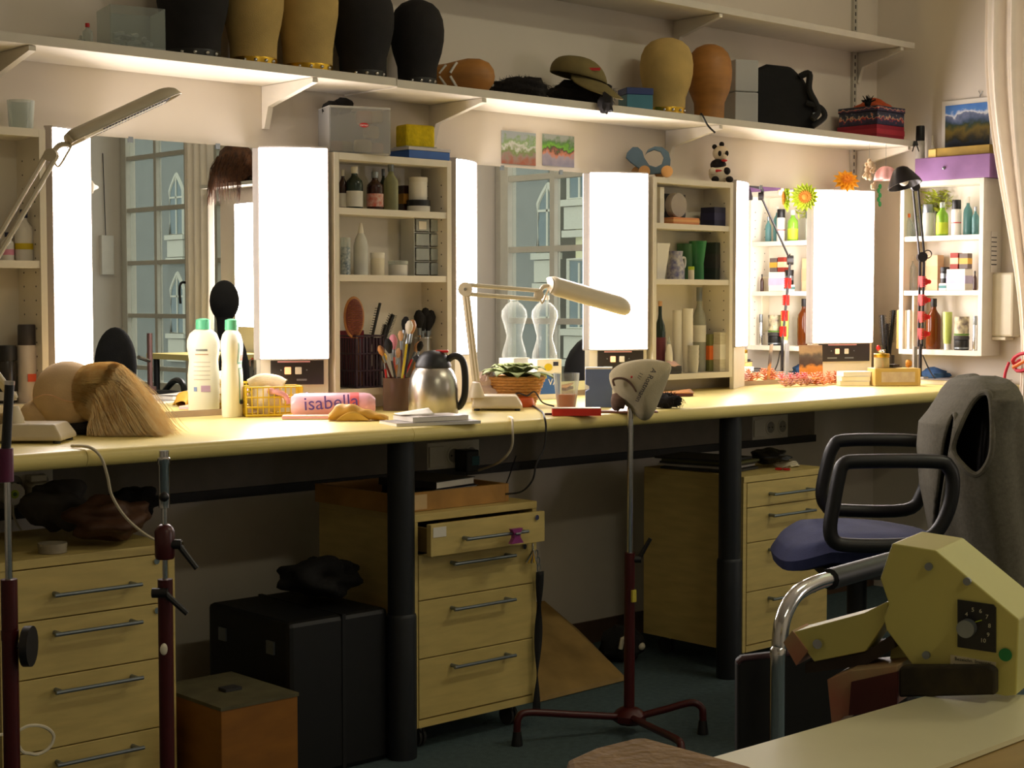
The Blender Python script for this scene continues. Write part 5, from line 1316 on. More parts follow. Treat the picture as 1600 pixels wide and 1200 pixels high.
# brush pot near the corner lamp
p = spot(1388, 590, -.12, TZ + .0005); k = mpp(p)
pj, rj, hj = pot('dark_pot', 'dark pot of black brushes beside the corner lamp', 'pot', 1386, 592, 552, 22, -.14, TZ + .0005, mat('dark_steel', (70, 64, 60), .4, .5))
for i, (u, v) in enumerate(((1379, 497), (1396, 490), (1386, 510))):
    brush('black upright hair brush in the dark pot near the corner', u, v, pj + Vector(((i - 1) * .008, 0, 0)), BLACK, BLACK, 'round', 1.1, 'hair_brush', 'black brushes in the dark pot')
brush('red-handled slim brush in the dark pot near the corner', 1373, 545, pj + Vector((-.008, -.005, 0)), RED, RED, 'powder', .8, 'make_up_brush')
# soap stack, cards, dried flowers
b = at(1344, 603, z=TZ); k = mpp(b)
for i in range(3):
    c = b + Vector((.002 * i, .03, .0004 + i * 7.4 * k))
    t = thing('paper_stack', ['cream paper block, lowest of three beside the dried flowers', 'cream paper block in the middle of three', 'white paper block on top of three'][i], 'paper', c, VIEWROT + .1 * i)
    G().box(0, 0, 3.5 * k, 46 * k, .06, 6.6 * k).build('block', [mat('cream_paper', (232, 216, 176), .8), mat('cream_paper2', (236, 222, 190), .8), PAPER][i], t, smooth=False, bevel=.001)
    G().box(0, 0, 7.0 * k, 47 * k, .061, .6 * k).build('top_sheet', PAPER, t, smooth=False)
p = spot(1268, 600, -.05, TZ + .0005); k = mpp(p)
PCARD = ramp_print('flower_card', [(0, (90, 60, 40)), (.2, (206, 120, 40)), (.42, (216, 140, 60)), (.52, (80, 60, 50)), (.72, (96, 84, 70)), (.86, (170, 140, 100)), (1, (150, 120, 90))], 2, 30, .25)
c_ = spot(1268, 600, -.105, TZ + .0005)
tag(G().prism([(-19 * k, 0, 0), (19 * k, 0, 0), (19 * k, .012, 60 * k), (-19 * k, .012, 60 * k)], (0, .002, 0)).build('flower_card', PCARD, smooth=False), 'brown picture card with an orange flower leaning on the lamp base', 'card', loc=c_, rotz=-.55)
DF1 = mat('dried_pink', (238, 190, 178), .8, var=.2); DF2 = mat('dried_coral', (224, 150, 112), .8, var=.2); DF3 = mat('dried_rose', (226, 140, 140), .8)
rnd = random.Random(11)
for i in range(26):
    u = 1222 + i * 3.9 + rnd.uniform(-3, 3); v = 598 + rnd.uniform(-6, 6)
    q = at(u, v, z=TZ); q.y = min(q.y, -.14) if q.y > -.14 else q.y
    q = spot(u, v, max(-.30, min(-.15, q.y)), TZ + .002 + (.022 if i % 3 == 0 else .008 * (i % 2)))
    g = G(); sz = rnd.uniform(.017, .027)
    for L in range(3):
        for j in range(6):
            a = j * PI / 3 + L * .5; rr = sz * (1 - .25 * L); h0 = L * .007
            g.add([(0, 0, h0), (rr * .7 * math.cos(a - .4), rr * .7 * math.sin(a - .4), h0 + .006), (rr * math.cos(a), rr * math.sin(a), h0 + .010), (rr * .7 * math.cos(a + .4), rr * .7 * math.sin(a + .4), h0 + .006)], [(0, 1, 2, 3)])
    kind = i % 3
    if u > 1268: mm, lab = DF2, 'coral dried flower head in the row beside the paper blocks'
    elif kind == 0: mm, lab = DF3, 'rose-red dried flower head in front of the corner mirror'
    else: mm, lab = DF1, 'pale pink dried flower head in front of the corner mirror'
    tag(g.build('dried_flower', mm, smooth=False, solid=.0012), lab, 'flower', lab.split(' head')[0] + 's', loc=q, rotz=i)
# blue cloth, grey book, cables
b = at(1462, 597, z=TZ); k = mpp(b)
tag(G().blob((0, 0, 10 * k), 18 * k, 26 * k, 11 * k, 16, 10, .2, seed=4).build('blue_cloth', mat('blue_velvet', (50, 84, 130), .9, var=.3)), 'folded blue cloth behind the pine box', 'cloth', loc=b + Vector((.02, .02, .0004)))
b = at(1500, 604, z=TZ)
b = Vector((4.945, -.475, TZ + .0004))
t = thing('grey_book', 'large thin book with grey cover at the counter end', 'book', b, 0)
G().box(0, 0, .008, .19, .24, .015).build('pages', PAPER, t, smooth=False); G().box(0, 0, .0165, .196, .246, .0015).build('cover', mat('slate_cover', (110, 104, 104), .6), t, smooth=False)

# architect lamp clamped at the corner
AB = Vector((4.905, -.315, TZ)); BL2 = mat('black_lamp_metal', (38, 34, 36), .35, .3)
t = thing('architect_lamp', 'black spring-arm lamp with red clips and dark shade', 'lamp', AB)
J = Vector((4.930, -.300, 1.233)) - AB; EL = Vector((4.81, -.348, 1.473)) - AB
G().box(0, 0, .012, .03, .05, .022).box(0, .022, .07, .022, .008, .12).build('clamp', mat('grey_cast', (150, 146, 142), .5, .3), t, smooth=False, bevel=.002)
B0 = Vector((0, 0, .13))
g = G()
for s in (-1, 1): g.tube([B0 + RIGHT * .007 * s, J + RIGHT * .007 * s], .0042, 6)
g.cyl((0, 0, .02), (0, 0, .14), .006, 10); g.build('lower_arm', BL2, t)
g = G(); dz = Vector((0, 0, .0)) ; sdv = (EL - J).cross(FWD).normalized() * .009
for s in (-1, 1): g.tube([J + sdv * s, EL + sdv * s], .0042, 6)
g.build('upper_arm', BL2, t)
G().cyl(tuple(J - FWD * .012), tuple(J + FWD * .012), .018, 14).build('elbow_joint', BL2, t); G().cyl(tuple(EL - FWD * .010), tuple(EL + FWD * .010), .015, 14).build('neck_joint', BL2, t)
ring = [J + RIGHT * .02 + Vector((0, 0, .01)) + RIGHT * .014 * math.cos(a) + Vector((0, 0, .014)) * math.sin(a) for a in [i * PI / 8 for i in range(16)]]
G().tube(ring, .002, 6, closed=True).build('spring_loop', BL2, t)
SH = at(1411, 279, y=EL.y + AB.y - .02) - AB; k = mpp(SH + AB) * .84
G().tube(catmull([EL, EL + Vector((0, 0, .03)), SH + Vector((0, 0, .02))], 5), .006, 8).build('neck', BL2, t)
Qs = Matrix.Translation(SH) @ (RIGHT * .22 + Vector((0, 0, -.95)) - FWD * .22).to_track_quat('Z', 'Y').to_matrix().to_4x4()
G().lathe([(8 * k, -22 * k), (14 * k, -18 * k), (22 * k, -6 * k), (30 * k, 8 * k), (32 * k, 14 * k), (30 * k, 14 * k), (28 * k, 8 * k), (20 * k, -6 * k), (12 * k, -16 * k)], 22, Qs).build('shade', BL2, t)
G().blob((0, 0, 2 * k), 10 * k, 10 * k, 12 * k, 14, 10, M=Qs).build('bulb', PAPER, t)
REDC = mat('red_clip_plastic', (206, 36, 30), .4)
for i, zz in enumerate((.175, .235, .295, .36)):
    c = B0 + (J - B0) * ((zz - .13) / (J.z - .13))
    g = G().box(c.x, c.y, c.z, .018, .016, .040)
    for j in range(6): g.box(c.x, c.y - .009, c.z - .016 + j * .0065, .020, .006, .003)
    g.cyl(tuple(c + RIGHT * .012 - FWD * .003), tuple(c + RIGHT * .012 + FWD * .003), .013, 12); g.cyl(tuple(c + RIGHT * .026 - FWD * .003), tuple(c + RIGHT * .026 + FWD * .003), .008, 12)
    g.build('red_clip', REDC, t, smooth=False)
G().tube(catmull([(0, -.01, .10), (.01, -.03, .05), (.02, -.06, .01), (.06, -.10, .004), (.08, -.16, .024), (.05, -.22, .022), (.02, -.30, .003)], 6), .0025, 6).build('power_cable', DARK, t)
# pink shell cover and hanging ornaments at the shelf end
p = at(1384, 268, y=-.222)
t = thing('pink_shade_cover', 'scalloped pink cloth cover hanging behind the dark lamp shade', 'cover', p + Vector((0, 0, -.03)))
G().grid(lambda u, v: ((.040 + .003 * math.cos(u * 2 * PI * 7)) * math.cos(u * 2 * PI) * math.cos(v * PI / 2 * .93), (.040 + .003 * math.cos(u * 2 * PI * 7)) * math.sin(u * 2 * PI) * math.cos(v * PI / 2 * .93), .048 * math.sin(v * PI / 2)), 42, 8, True).build('cloth', mat('pink_cloth', (230, 170, 166), .8), t, solid=.0015)
G().tube([(0, 0, .046), (0, 0, ZS1 - p.z + .029)], .0007, 4).build('thread', GREYM, t)
p = at(1400, 238, y=-.236)
t = thing('bulldog_clip', 'black bulldog clip on the shelf corner', 'clip', (4.975, -.236, ZS1 + .004), VIEWROT)
G().prism([(-.010, -.006, 0), (.010, -.006, 0), (.006, -.006, .016), (-.006, -.006, .016)], (0, .012, 0)).build('jaw', BLACK, t, smooth=False)
for s in (-1, 1): G().tube([(s * .004, -.004, .002), (s * .012, -.008, -.022)], .002, 5).build('lever', BLACK, t)
rnd = random.Random(3)
p = at(1358, 272, y=-.20)
t = thing('hanging_ornament', 'beige shell and flower ornament hanging from the shelf end', 'ornament', (p.x, -.20, p.z))
BEI = mat('beige_shell', (206, 180, 146), .7, var=.2)
for i in range(22):
    q = Vector((rnd.uniform(-.022, .022), rnd.uniform(-.015, .015), rnd.uniform(-.045, .045)))
    rr = rnd.uniform(.006, .012); G().blob(tuple(q), rr, rr * .7, rr, 10, 6, .2, seed=i).build('shell', BEI, t)
G().tube([(0, 0, .03), (0, 0, ZS1 - p.z - .001)], .0006, 4).build('thread', GREYM, t)
p = at(1374, 305, y=-.115)
t = thing('leaf_ornament', 'small green plastic leaf string hanging beside the corner lamp', 'ornament', p)
for i in range(5): G().blob((.004 * (-1) ** i, 0, .032 - i * .016), .009, .004, .010, 10, 6).build('leaf', mat('emerald_plastic', (40, 150, 80), .4), t)
G().tube([(0, 0, .04), (-.02, 0, LZ1 + .004 - p.z)], .0008, 4).build('thread', GREEN, t)
# sticker on first mirror
p = at(137, 292, y=-.0085); k = mpp(p)
t = thing('mirror_sticker', 'small white wavy-edged sticker with an orange patch on the mirror', 'sticker', Vector((p.x, -.0086, p.z)))
G().prism([((12 + 2 * math.cos(a * 5)) * k * math.cos(a) * 1.35, 0, (10 + 1.6 * math.cos(a * 5)) * k * math.sin(a)) for a in [i * PI / 15 for i in range(30)]], (0, -.0008, 0)).build('backing', PAPER, t, smooth=False)
G().prism([(5 * k * math.cos(a) * 1.3, -.0009, (4 + 3.5 * math.sin(a)) * k) for a in [i * PI / 8 for i in range(16)]], (0, -.0004, 0)).build('orange_patch', mat('salmon_print', (226, 130, 90), .6), t, smooth=False)
# ================================================================== UNDER THE COUNTER
HANDLE = mat('blue_grey_handle', (128, 136, 142), .35, .7)
def pedestal(label, x0, x1, yb, heights, open_first=0.0, tabs=False):
    """heights: list of z limits of drawers from the top down"""
    ZB, ZT = .060, .572; yf = -.60
    t = thing('drawer_pedestal', label, 'drawer unit', ((x0 + x1) / 2, yf, 0)); w = (x1 - x0) / 2
    d = yb - yf
    G().bb(-w, -w + .014, .014, d, ZB, ZT - .018).build('side_panel', WOODL, t, smooth=False); G().bb(w - .014, w, .014, d, ZB, ZT - .018).build('side_panel', WOODL, t, smooth=False)
    G().bb(-w, w, -.002, d, ZT - .0178, ZT).build('top_panel', WOODL, t, smooth=False, bevel=.001); G().bb(-w + .014, w - .014, .002, d, ZB, ZB + .018).build('bottom_panel', WOODL, t, smooth=False)
    G().bb(-w, -w + .014, .0, .0138, ZB, ZT - .018).build('front_edge', WOODL, t, smooth=False); G().bb(w - .014, w, .0, .0138, ZB, ZT - .018).build('front_edge', WOODL, t, smooth=False)
    G().bb(-w + .014, w - .014, -.002, .0018, ZB, ZB + .018).build('plinth', WOODL, t, smooth=False)
    G().bb(-w + .014, w - .014, d - .008, d - .001, ZB + .018, ZT - .018).build('back_panel', DARK, t, smooth=False)
    zs = heights
    for i, (a, b) in enumerate(zip(zs[:-1], zs[1:])):
        off = -open_first if i == 0 else 0.0
        fr = G().bb(-w + .0155, w - .0155, off - .002, off + .014, b + .0012, a - .0012).build('drawer_front', WOODL, t, smooth=False, bevel=.0012)
        if i == 0 and open_first:
            for s in (-1, 1): G().box(s * (w - .026), (off + .214) / 2, (a + b) / 2 - .002, .008, .186 - off, a - b - .02).build('drawer_side', mat('drawer_side', (120, 96, 50), .6), fr, smooth=False)
        hz = a - .028 if i else (a + b) / 2 - .002
        hx0, hx1 = -w * .48, w * .52
        h = G().tube([(hx0, off - .028, hz), (hx1, off - .028, hz)], .0042, 8)
        for hx in (hx0 + .012, hx1 - .012): h.tube([(hx, off - .002, hz), (hx, off - .028, hz)], .0048, 8)
        h.build('handle', HANDLE, fr)
        if i < 2: G().cyl((w - .045, off - .0022, a - .014), (w - .045, off - .006, a - .014), .0065, 12).build('lock', CHROME, fr)
        if tabs and i == 0: G().bb(-w + .022, -w + .062, off - .0030, off - .0024, a - .032, a - .008).build('paper_tab', PAPER, fr, smooth=False)
    for sx in (-1, 1):
        for y in (.05, d - .05):
            c = G().cyl((sx * (w - .05) - .010, y, .0255), (sx * (w - .05) - .003, y, .0255), .025, 16).cyl((sx * (w - .05) + .003, y, .0255), (sx * (w - .05) + .010, y, .0255), .025, 16).build('caster', DARK, t)
            G().bb(sx * (w - .05) - .0028, sx * (w - .05) + .0028, y - .015, y + .015, .03, ZB - .0005).build('fork', GREYM, c, smooth=False)
    return t
def zf(v, u): return at(u, v, y=-.602).z
pedestal('maple drawer unit under the blonde wig, dark red stand in front', 1.338, 1.722, -.215, [.553, .450, .335, .190, .080])
pedestal('maple drawer unit with its top drawer open and keys hanging', 2.362, 2.762, -.222, [.553, .475, .365, .225, .080], .045, True)
pedestal('maple drawer unit behind the blue office chair', 3.580, 3.982, -.212, [.553, .480, .378, .235, .080])
# sockets
def sockets(label, u, v, n, ys, plug=None):
    p = at(u, v, y=-.02)
    t = thing('wall_socket', label, 'socket', Vector((p.x, -.0005, p.z)))
    S = .066; w = n * S
    G().bb(-w / 2, w / 2, -.011, 0, -.042, .042).build('plate', WHITE, t, smooth=False, bevel=.003)
    for i in range(n):
        x = -w / 2 + S * (i + .5)
        if ys[i] == 's': G().bb(x - .028, x + .028, -.016, -.0112, -.030, .030).build('rocker', WHITE, t, smooth=False, bevel=.002)
        else:
            ring = G().lathe([(.027, -.0005), (.027, .002), (.021, .002), (.020, -.0005)], 22, Matrix.Translation((x, -.0112, 0)) @ Matrix.Rotation(PI / 2, 4, 'X')).build('socket_ring', WHITE, t)
            G().cyl((x, -.0112, 0), (x, -.0118, 0), .020, 20).build('socket_well', mat('socket_grey', (150, 144, 134), .5), ring)
            for s in (-1, 1): G().cyl((x + s * .009, -.0118, 0), (x + s * .009, -.0124, 0), .003, 8).build('pin_hole', BLACK, ring)
    return t
sockets('white triple socket with switch under the middle counter seam', 712, 712, 3, 'soo')
sockets('white triple socket with switch beside the right dark column', 1207, 668, 3, 'soo')
sockets('white double socket with cream plugs under the wig', 45, 755, 2, 'oo')
p = at(733, 720, y=-.05)
t = thing('power_adapter', 'black power adapter plugged into the middle triple socket', 'adapter', Vector((p.x, -.0125, p.z)))
G().bb(-.024, .024, -.055, -.0008, -.032, .032).build('case', BLACK, t, smooth=False, bevel=.004)
G().bb(-.004, .024, -.0555, -.0551, -.012, .014).build('teal_sticker', mat('teal_sticker', (20, 90, 100), .4), t, smooth=False)
G().tube(catmull([(0, -.03, -.032), (.0, -.03, -.05), (.02, -.05, -.075), (.06, -.08, -.09), (.12, -.06, -.08), (.2, -.02, 0)], 6), .002, 6).build('lead', BLACK, t)
p = at(22, 772, y=-.05)
t = thing('round_plug', 'cream round plug with green and yellow centre', 'plug', Vector((p.x, -.0128, p.z)))
G().cyl((0, 0, 0), (0, -.04, 0), .026, 10).build('body', CREAM, t); G().cyl((0, -.0401, 0), (0, -.042, 0), .010, 14).build('yellow_ring', LIME, t); G().cyl((0, -.0421, 0), (0, -.043, 0), .005, 12).build('green_dot', GREEN, t)
G().tube(catmull([(0, -.03, -.026), (.0, -.04, -.06), (.03, -.05, -.12), (.05, -.06, -.22), (.045, -.06, -.4)], 6), .003, 6).build('lead', CREAM, t)
p = at(64, 776, y=-.05)
t = thing('square_adapter', 'cream square plug adapter beside the round plug', 'plug', Vector((p.x, -.0128, p.z)))
G().bb(-.028, .028, -.055, -.0005, -.034, .034).build('body', CREAM, t, smooth=False, bevel=.008); G().bb(-.02, .02, -.03, -.0005, .0345, .050).build('bridge', CREAM, t, smooth=False, bevel=.003)
DUCT = mat('grey_duct', (126, 116, 104), .6); DUCTD = mat('dark_duct_groove', (40, 38, 38), .6)
t = thing('cable_duct', 'long grey cable duct on the wall under the counter', 'duct', (3.2, 0, .60))
G().bb(-2.4, 1.5, -.010, -.004, -.005, .094).build('cover', DUCT, t, smooth=False); G().bb(-2.4, 1.5, -.018, -.004, -.03, -.0055).build('groove', DUCTD, t, smooth=False)
# things on and around the drawer units
ZP = .5725
MUS = mat('drab_cloth', (92, 66, 44), .95, var=.2, bump=.3); GRYC = mat('grey_cloth', (74, 70, 66), .95, var=.2)
def cloth(label, u, v0, wpx, hpx, y, m, seed, z=ZP, dp=.08, name='folded_cloth', cat='cloth'):
    p = spot(u, v0, y, z); k = mpp(p)
    return tag(G().blob((0, 0, hpx * k / 2), wpx * k / 2, dp, hpx * k / 2, 36, 22, .24, 6, seed=seed).build(name, m, angle=180), label, cat, loc=p + Vector((0, 0, .012)), rotz=VIEWROT)
cloth('brown leather-like bag slumped on the drawer unit under the wig', 172, 852, 120, 62, -.52, mat('dark_brown_leather', (82, 52, 34), .6, var=.2), 3.3, name='leather_bag', cat='bag')
cloth('grey cloth bundle behind the brown slumped bag', 92, 835, 100, 80, -.34, GRYC, 4.6)
cloth('near-black cloth bundle at the back of the drawer unit', 205, 800, 90, 50, -.30, BLACKF, 7.1)
p = spot(82, 858, -.55, ZP + .0005); k = mpp(p)
t = thing('round_tin', 'flat round pale tin on the drawer unit under the wig', 'tin', p)
G().lathe([(0, 0), (22 * k, 0), (22 * k, 9 * k), (0, 9 * k)], 22).build('base', mat('pale_tin2', (150, 140, 120), .5), t); G().lathe([(22.6 * k, 9 * k), (22.6 * k, 15 * k), (0, 15 * k)], 22).build('lid', mat('pale_tin2', (150, 140, 120), .5), t)
t = thing('wooden_tray', 'shallow wooden tray with dark lining on the open drawer unit', 'tray', (2.52, -.40, ZP + .0006))
TRW = mat('tray_wood', (176, 128, 60), .5, var=.2, scale=12)
G().bb(-.17, .17, -.15, .15, 0, .006).build('floor_board', mat('dark_lining', (48, 26, 24), .8), t, smooth=False)
for s in (-1, 1): G().box(0, s * .156, .0225, .34, .0115, .045).build('long_side', TRW, t, smooth=False); G().box(s * .176, 0, .0225, .0115, .324, .045).build('short_side', TRW, t, smooth=False)
G().bb(-.165, -.085, -.1632, -.1625, .004, .04).build('paper_label', mat('label_tan', (206, 176, 130), .7), t, smooth=False)
for i, (dx, mcol, lab) in enumerate(((0, BLACK, 'black flat book, lowest in the wooden tray stack'), (.006, mat('dark_blue_cover', (30, 40, 60), .5), 'dark blue flat book in the middle of the tray stack'), (-.004, mat('charcoal_cover', (44, 40, 40), .5), 'charcoal flat book on top of the tray stack'))):
    t = thing('flat_book', lab, 'book', (2.54 + dx, -.44, ZP + .0075 + i * .0195), .1 * i)
    G().box(0, 0, .009, .15, .18, .015).build('pages', PAPER, t, smooth=False); G().box(0, 0, .0008, .156, .185, .0015).box(0, 0, .0172, .156, .185, .0015).box(-.077, 0, .009, .0015, .185, .0145).build('cover', mcol, t, smooth=False)
# things on the third drawer unit
t = thing('paper_pile', 'pile of papers and folders on the drawer unit behind the chair', 'papers', (3.68, -.38, ZP + .0005), .2)
for i in range(5): G().box(.006 * ((i * 3) % 4 - 1.5), .01 * ((i * 5) % 3 - 1), .004 + i * .0075, .17, .24, .0065).build('sheaf', [DARK, PAPER, GRYC, mat('olive_card', (96, 96, 60), .7), DARK][i], t, smooth=False)
t = thing('cable_coil', 'coil of pale cable on the drawer unit behind the chair', 'cable', (3.90, -.50, ZP + .004))
for i in range(3): G().tube([((.042 - .004 * i) * math.cos(a), (.042 - .004 * i) * math.sin(a), .005 * i + .003 * math.sin(a * 3)) for a in [j * PI / 12 for j in range(24)]], .0028, 6, closed=True).build('loop', CREAM, t)
cloth('dark jumble of cable and cloth beside the coil', 1205, 738, 60, 22, -.48, BLACK, 2.2, dp=.05, name='dark_bundle')
t = thing('scissors', 'red-handled scissors next to the cable coil', 'scissors', (3.83, -.555, ZP + .0008), .4)
for s in (-1, 1): G().tube([(.012 * math.cos(a) - .03, s * .012 + .009 * math.sin(a), .003) for a in [j * PI / 8 for j in range(16)]], .0026, 6, closed=True).build('handle', RED, t); G().tube([(-.018, s * .006, .003), (.05, -s * .004, .003 + .001 * s)], .002, 4).build('blade', CHROME, t)
# keys and lanyard on second unit
p = Vector((2.735, -.6065, .470))
t = thing('key_bunch', 'bunch of keys on a long black lanyard hanging from the drawer lock', 'keys', p)
G().tube([(.0, -.008 + .011 * math.cos(a) * .2, -.011 + .012 * math.sin(a)) for a in [j * PI / 8 for j in range(16)]], .0014, 5, closed=True).build('ring', CHROME, t)
for i in range(5):
    a = -.5 + .25 * i; q = Vector((math.sin(a) * .03 - .012, -.012 - .002 * i, -.022 - math.cos(a) * .028))
    G().tube([(0, -.01, -.02), tuple(q)], [.004, .002], 6).blob((0, -.010, -.022), .006, .002, .006, 8, 6).build('key', GOLD if i % 2 else CHROME, t)
for i in range(3): G().tube([(.012 + .004 * i, -.010 - .002 * (i % 2), -.028 - .018 * i + .009 * math.sin(a)) if False else (.012 + .004 * i + .005 * math.cos(a), -.010 - .002 * (i % 2), -.030 - .018 * i + .011 * math.sin(a)) for a in [j * PI / 6 for j in range(12)]], .0016, 5, closed=True).build('chain_link', GREYM, t)
def lany(u, v):
    z = -.075 - .36 * v; w = .010 * abs(math.cos(v * 6.5)) + .003
    return (.022 - .012 * v + (u - .5) * 2 * w, -.012 - .006 * (u - .5) * math.sin(v * 6.5), z)
G().grid(lany, 2, 30).build('lanyard', BLACKF, t, solid=.0015)
p = Vector((2.62, -.678, .512))
t = thing('plastic_clip', 'purple plastic hair clip clamped on the open drawer handle', 'clip', p)
G().prism([(-.018, -.006, .012), (.018, -.006, .012), (.010, -.006, 0), (.010, -.006, -.010), (.020, -.006, -.024), (-.020, -.006, -.024), (-.010, -.006, -.010), (-.010, -.006, 0)], (0, .012, 0)).build('jaw', mat('magenta_plastic', (150, 60, 130), .4), t, smooth=False)
G().cyl((-.008, -.008, 0), (.008, -.008, 0), .003, 8).build('spring', GREYM, t)
# suitcase, crate, leaning board
t = thing('suitcase', 'black upright suitcase with dark bags on it, under the counter', 'suitcase', (2.165, -.42, .0), 0)
SUIT = mat('black_leatherette', (14, 14, 15), .5, var=.2)
G().bb(-.15, .13, -.17, .17, .0005, .36).build('shell', SUIT, t, smooth=False, bevel=.012); G().bb(-.005, .005, -.172, .172, .002, .3615).build('seam_trim', BLACK, t, smooth=False)
for y in (-.1, .1): G().bb(-.155, -.1505, y - .015, y + .015, .28, .31).build('latch', GREYM, t, smooth=False)
G().tube(catmull([(-.152, -.05, .2), (-.17, -.04, .2), (-.17, .04, .2), (-.152, .05, .2)], 4), .006, 8).build('grip', BLACK, t)
cloth('black rucksack lying on the black suitcase', 500, 950, 120, 60, -.42, BLACKF, 5.5, z=.362, dp=.10, name='black_rucksack', cat='bag')
cloth('small black pouch lying on the black suitcase', 580, 945, 60, 45, -.34, BLACKF, 6.5, z=.362, dp=.05, name='black_pouch', cat='bag')
CRT = mat('plywood_crate', (144, 92, 26), .6, var=.2, scale=8, stretch=(1, 1, 3))
t = thing('wooden_crate', 'small plywood crate with grey top beside the drawer unit', 'crate', (1.855, -.60, 0), 0)
G().bb(-.105, .085, -.13, .13, .0005, .235).build('body', CRT, t, smooth=False, bevel=.002); G().bb(-.107, .087, -.132, .132, .2355, .243).build('lid', mat('dusty_lid', (92, 86, 60), .8, var=.2), t, smooth=False)
G().bb(-.03, .01, -.03, .0, .2435, .250).build('dark_offcut', DARK, t, smooth=False)
PLY = mat('scuffed_hardboard', (150, 120, 66), .7, var=.25, scale=10)
a = at(836, 1095, z=.012); b = at(978, 1062, z=.012)
top0 = at(838, 948, y=-.03); top1 = at(868, 955, y=-.03)
Pn = [at(838, 1098, z=.003), at(977, 1063, z=.003), Vector((0, 0, 0)), Vector((0, 0, 0))]
d = (Pn[1] - Pn[0]); inw = Vector((-d.y, d.x, 0)).normalized()
if inw.y < 0: inw = -inw
Pn[2] = Pn[1] + inw * .23 + Vector((-.06, 0, .10)); Pn[3] = Pn[0] + inw * .30 + Vector((-.02, 0, .20))
Pn[2] = at(905, 990, y=-.13); Pn[3] = at(852, 945, y=-.06); Pn.append(at(832, 948, y=-.06))
t = tag(G().prism([p - Pn[0] for p in Pn], (0, .004, .012)).build('hardboard_sheet', PLY, smooth=False), 'scuffed tan hardboard sheet leaning beside the open drawer unit', 'board', loc=Pn[0] + Vector((0, 0, .0)))
p = at(972, 1032, z=.0)
t = thing('dark_shoe_bag', 'small black bag with pale clasp on the carpet under the counter', 'bag', (p.x, p.y, .0), VIEWROT)
G().blob((0, 0, .05), .07, .06, .055, 16, 10, .15).build('bag_body', BLACKF, t); G().tube([(-.01, -.066, .05), (-.004, -.07, .08), (.008, -.07, .085)], .007, 8).build('clasp', CREAM, t); G().blob((.055, -.03, .05), .012, .012, .012, 10, 8).build('toggle', CREAM, t)

# ================================================================== STANDS
def clamp_lever(t, c, d, L, m=BLACK, nm='clamp_lever'):
    c = Vector(c); G().cyl(tuple(c), tuple(c + RIGHT * .028), .009, 10).tube([c + RIGHT * .022, c + RIGHT * .022 + Vector(d).normalized() * L], [.006, .005], 8).build(nm, m, t)
h = at(983, 1116, z=.045)
t = thing('wig_stand', 'maroon three-legged wig stand carrying the canvas hood', 'stand', (h.x, h.y, 0))
G().lathe([(0, .022), (.030, .022), (.042, .03), (.042, .045), (.030, .058), (.016, .064)], 8).build('hub', MAROON, t)
for tip, (dx, dy) in (((808, 1165), 0, ) if False else ((808, 1165), (0, 0)), ((1098, 1147), (0, 0)), ((1065, 1215), (0, 0))):
    f = at(tip[0], tip[1], z=0) - Vector((h.x, h.y, 0)); f.z = 0; u = f.normalized()
    leg = G().tube(catmull([u * .03 + Vector((0, 0, .042)), u * (f.length * .5) + Vector((0, 0, .06)), u * (f.length - .03) + Vector((0, 0, .078)), u * (f.length - .004) + Vector((0, 0, .068)), f + Vector((0, 0, .045)), f + Vector((0, 0, .02))], 5), .009, 10).build('leg', MAROON, t)
    G().lathe([(0, 0.0004), (.014, .0004), (.014, .006), (.010, .035)], 12, Matrix.Translation(f)).build('rubber_foot', BLACK, leg)
G().cyl((0, 0, .06), (0, 0, .452), .0135, 14).build('lower_tube', MAROON, t)
G().cyl((0, 0, .44), (0, 0, .815), .0075, 12).build('upper_tube', CHROME, t)
clamp_lever(t, (0, 0, .435), RIGHT * .45 + Vector((0, 0, .8)), .06)
G().box(0, -.012, .345, .014, .01, .03).build('yellow_tag', mat('yellow_tape', (206, 190, 70), .6), t, smooth=False)
# hood: canvas head form on the stand, seen from the side
P0 = Vector((h.x, h.y, .85)); HOODM = mat('grey_canvas_hood', (190, 176, 142), .95, var=.1, bump=.2, bscale=300)
t = thing('canvas_hood', 'grey canvas hood with handwriting on top of the wig stand', 'hood', (h.x, h.y, .80))
o = Vector((h.x, h.y, .80))
out = [(952, 585), (965, 571), (985, 564), (1010, 561), (1035, 564), (1049, 571), (1044, 592), (1032, 622), (1022, 645), (1012, 656), (1000, 655), (985, 640), (968, 625), (956, 606)]
ctr = onplane(1004, 610, P0, FWD) - o
ring = [onplane(u, v, P0, FWD) - o for u, v in out]; ring = catmull(ring, 3, True); n = len(ring)
g = G(); lay = [(-1.0, .12), (-.93, .42), (-.72, .72), (-.4, .92), (0, 1.0), (.4, .92), (.72, .72), (.93, .42), (1, .12)]
vs = []
for dd, sc in lay:
    for p in ring: vs.append(ctr + (p - ctr) * sc + FWD * (dd * .045))
fs = [(i * n + j, i * n + (j + 1) % n, (i + 1) * n + (j + 1) % n, (i + 1) * n + j) for i in range(len(lay) - 1) for j in range(n)]
fs += [tuple(reversed(range(n))), tuple((len(lay) - 1) * n + j for j in range(n))]
g.add(vs, fs); g.build('hood_shell', HOODM, t)
q = onplane(962, 598, P0 - FWD * .05, FWD) - o
EYE = mat('dull_brown_cloth', (110, 84, 66), .95)  # brown cloth, darker than the hood canvas, for edge line and fold
G().tube(catmull([onplane(u, v, P0 - FWD * .042, FWD) - o for u, v in ((960, 603), (958, 594), (966, 591), (978, 593), (988, 602), (994, 612))], 5), .003, 6).build('piping_or_highlight', EYE, t)
G().blob(tuple(onplane(966, 628, P0 - FWD * .01, FWD) - o), .018, .02, .022, 12, 8, .2).build('brown_fold', EYE, t)
INK = mat('ink', (46, 44, 56), .7)
